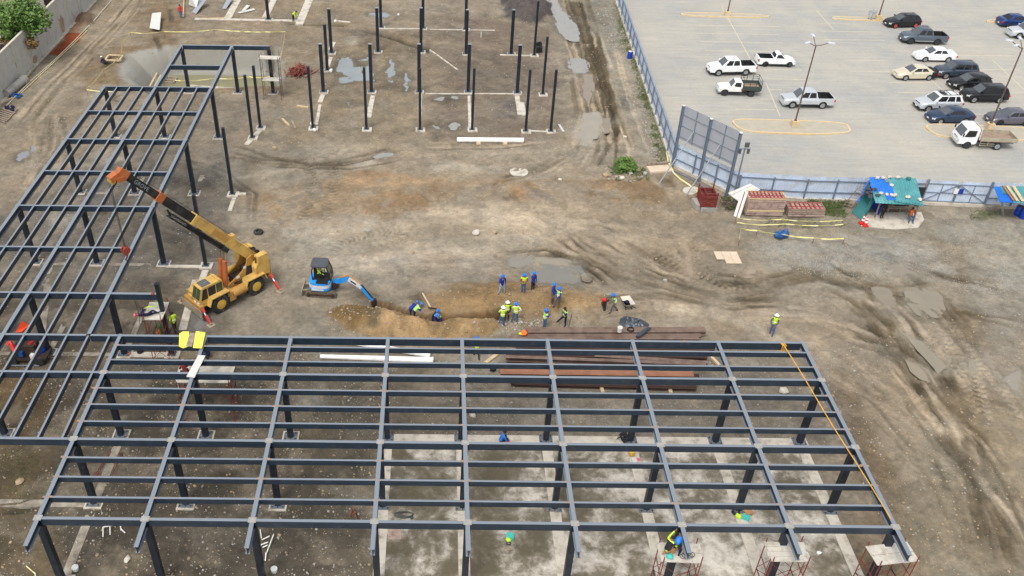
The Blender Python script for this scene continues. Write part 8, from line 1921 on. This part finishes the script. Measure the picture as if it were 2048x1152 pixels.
q = G(1020, 1080, .04); t = thing('tool_box', 'teal power tool with a lime cloth on the concrete floor', 'tool box', q); k = MB(); k.box(q+Vector((0, .1, .16)), (.42, .3, .3), rz=-.2); k.build('case', 'mint', t); k = MB(); k.rock(q+Vector((-.1, -.12, .2)), .15, 5, .6); k.build('lime_cloth', 'hv_yellow', t); k = MB(); k.tube([q+Vector((-.1+math.cos(a)*.12, -.3+math.sin(a)*.1, .12)) for a in np.linspace(0, 6.28, 10)], .025, 5); k.build('handle', 'black', t)
q = G(1021, 1099, .04); k = MB(); k.box(q+Vector((0, 0, .03)), (.36, .16, .06)); tag(k.build('brick', 'wood_grey', at=q), 'single brick lying in front of the teal power tool', 'brick')
q = G(1495, 1033, .06); k = MB(); k.box(q+Vector((.05, .15, .14)), (.45, .35, .26), rz=.4); tag(k.build('cardboard_box', 'cardboard', at=q), 'open cardboard box beside a column foot on the concrete', 'box'); k = MB(); k.box(q+Vector((-.15, -.15, .12)), (.4, .3, .22), rz=-.5); tag(k.build('tool_case', 'mint', at=q), 'teal tool case in front of the cardboard box', 'case')
k = MB(); k.rock(q+Vector((-.55, -.05, .1)), .17, 6, .7); tag(k.build('glove', 'hv_yellow', at=q, smooth=True), 'lime yellow bundle left of the teal tool case', 'cloth'); k = MB()
for i in range(4): k.tube([q+Vector((-.6+math.cos(a)*(.22-.02*i), .25+math.sin(a)*(.2-.02*i), .04+.03*i)) for a in np.linspace(0, 6.28, 12)], .025, 5)
tag(k.build('cable_coil', 'cable', at=q), 'black cable coil at the column foot left of the cardboard box', 'cable')
k = MB(); q = G(808, 1030, .05)
for i in range(7): k.tube([q+Vector((math.cos(a)*(.55-.04*i)+.03*i, math.sin(a)*(.25-.02*i), .02+.012*i)) for a in np.linspace(0, 6.0, 16)], .014, 4)
k.rock(q+Vector((.45, -.25, .08)), .12, 3); tag(k.build('cable_coil', 'stake_green', at=q), 'loose coil of grey-green cable on the concrete floor', 'cable')
def rods(segs, label, m='white_plastic', r=.035, zt=.25):
    k = MB(); q0 = gg(*segs[0][0])
    for a, b in segs: k.tube([gg(*a)+Vector((0, 0, zt)), gg(*b)+Vector((0, 0, zt*.4))], r, 6)
    tag(k.build('pipe_rack', m, at=q0), label, 'pipes')
rods([((208, 1060), (254, 1049)), ((208, 1060), (207, 1076)), ((222, 1057), (221, 1072)), ((242, 1052), (243, 1063)), ((243, 1063), (251, 1068))], 'bent white plastic pipework lying on the dark soil at the lower left')
rods([((548, 1075), (533, 1110)), ((540, 1078), (524, 1082)), ((536, 1096), (526, 1097)), ((524, 1082), (521, 1062)), ((533, 1110), (531, 1124)), ((537, 1090), (522, 1092))], 'tangled white plastic pipework beside the third front column')
rods([((185, 965), (222, 905)), ((222, 965), (245, 908)), ((185, 963), (222, 966)), ((190, 950), (218, 962))], 'red scaffold frame lying on the concrete strip at the left', 'scaf_red', .03)
rods([((55, 1138), (72, 1150)), ((72, 1150), (74, 1165))], 'bent yellow strap on the soil at the bottom left corner', 'tape', .03); rods([((700, 1038), (706, 1020)), ((706, 1020), (714, 1042)), ((712, 1030), (702, 1032))], 'small dark steel bracket lying on the soil', 'rebar', .03)
for i, (px, r, lb) in enumerate((((152, 1140), .18, 'white cup-like bucket at the foot of the first front column'), ((549, 1143), .18, 'white bucket by the third front column at the bottom edge'), ((1637, 1108), .14, 'crumpled white paper on the concrete between the scaffolds'))): q = gg(*px, None if i < 2 else .04); k = MB(); (k.lathe(q, [(r*.8, 0), (r, r*1.4), (0, r*1.4)], 12) if i < 2 else k.rock(q+Vector((0, 0, .1)), r, 1, .8)); tag(k.build('bucket' if i < 2 else 'paper', 'white_plastic', at=q), lb, 'bucket' if i < 2 else 'paper')
q = G(836, 1057, .035); k = MB(); 
a = [G(776, 1058, .036), G(802, 1057, .036), G(803, 1079, .036), G(777, 1079, .036)]; k.extr(a, Vector((0, 0, .015))); tag(k.build('plywood_sheet', 'wood_form', at=a[0]), 'thin reddish plywood sheet flat on the concrete floor', 'plywood')
lumber((1436, 984), (1450, 1020), 'dark chipped mark like batten by a column on the concrete', .06, .04, 'stake_green') if False else None

# ------------------------------------------------------------------ scattered stones
def gz_many(x, y):
    r = np.clip(np.searchsorted(ys_, y)-1, 0, NR-2); u = x/(y*math.cos(PITCH)+CAM_H*math.sin(PITCH)); c = np.clip(np.searchsorted(us_, u)-1, 0, NC-2); return (HZ[r, c]+HZ[r+1, c]+HZ[r, c+1]+HZ[r+1, c+1])/4
bm = bmesh.new(); bmesh.ops.create_icosphere(bm, subdivisions=1, radius=1.0); bm.verts.index_update(); IV = np.array([v.co[:] for v in bm.verts]); IF = np.array([[v.index for v in f.verts] for f in bm.faces]); bm.free()
def scatter(regs, s0, s1, m, seed, label, name='gravel'):
    r = np.random.default_rng(seed); px = []
    for P, n in regs:
        Q = [tuple(G(*p)[:2]) for p in P]; xs = [p[0] for p in Q]; yq = [p[1] for p in Q]; x = r.uniform(min(xs), max(xs), n*6); y = r.uniform(min(yq), max(yq), n*6)
        ok = (poly_sd(Q, x, y) < 0) & (poly_sd(SLAB, x, y) > .1) & (vnoise(x*.6, y*.6, 5) > r.uniform(.05, .75, n*6)); px.append(np.stack([x[ok], y[ok]], 1)[:n])
    C = np.concatenate(px); n = len(C); S = s0*(s1/s0)**(r.uniform(0, 1, n)**2.2); Z = gz_many(C[:, 0], C[:, 1])+S*.25
    A = r.uniform(0, 6.28, n); ax = r.uniform(.6, 1.4, (n, 3)); ax[:, 2] *= .6
    V = IV[None]*(1+r.uniform(-.22, .22, (n, len(IV), 1)))*ax[:, None]*S[:, None, None]; ca, sa = np.cos(A)[:, None], np.sin(A)[:, None]
    W = np.stack([V[..., 0]*ca-V[..., 1]*sa+C[:, :1], V[..., 0]*sa+V[..., 1]*ca+C[:, 1:], V[..., 2]+Z[:, None]], -1).reshape(-1, 3); F = (IF[None]+np.arange(n)[:, None, None]*len(IV)).reshape(-1, 3)
    me = bpy.data.meshes.new(name); me.vertices.add(len(W)); me.vertices.foreach_set('co', W.astype(np.float32).ravel()); me.loops.add(F.size); me.loops.foreach_set('vertex_index', F.astype(np.int32).ravel()); me.polygons.add(len(F)); me.polygons.foreach_set('loop_start', np.arange(0, F.size, 3, dtype=np.int32)); me.update(calc_edges=True)
    me.materials.append(MATS[m]); o = bpy.data.objects.new(name, me); COL.objects.link(o); tag(o, label, 'gravel', None, 'stuff')
SL = [(-40, 700), (600, 695), (770, 760), (770, 1170), (-40, 1170)]; SR = [(600, 700), (1650, 700), (1700, 890), (760, 890)]; RT = [(1640, 700), (2048, 600), (2048, 1150), (1780, 1150)]; WW = [(150, 180), (440, 190), (460, 560), (0, 660), (0, 440)]; YD = [(480, 280), (1330, 330), (1480, 560), (640, 560)]; NN = [(560, 0), (1230, 0), (1330, 340), (560, 290)]; NWW = [(60, 200), (330, -10), (600, 0), (580, 90), (100, 420)]; GR = [(1490, 480), (1960, 430), (2048, 600), (1560, 540)]; TRN = [(650, 600), (1210, 560), (1220, 660), (660, 690)]
scatter([(SL, 1700), (SR, 1000), (WW, 500), (RT, 250), (NWW, 400)], .014, .06, 'chip', 1, 'pale stone chips strewn over the site'); scatter([(SL, 1800), (SR, 1100), (WW, 900), (RT, 300), (NN, 1000)], .02, .08, 'stone_grey', 2, 'grey gravel strewn over the site'); scatter([(SL, 1200), (YD, 700), (NN, 1500), (RT, 500), (TRN, 900), (NWW, 800), (GR, 300)], .025, .10, 'stone_brown', 3, 'brown clods strewn over the site')
scatter([(GR, 2600)], .018, .045, 'stone_grey', 6, 'fine grey gravel on the right of the yard'); scatter([([(1180, 0), (1240, 0), (1330, 300), (1310, 330)], 500), ([(990, 640), (1080, 640), (1080, 660), (1000, 665)], 90), ([(1200, 335), (1290, 350), (1290, 365), (1210, 362)], 70), ([(660, 610), (1000, 640), (1000, 690), (660, 690)], 60)], .04, .14, 'stone_grey', 4, 'coarse rubble along the fence and the trench', 'rubble')
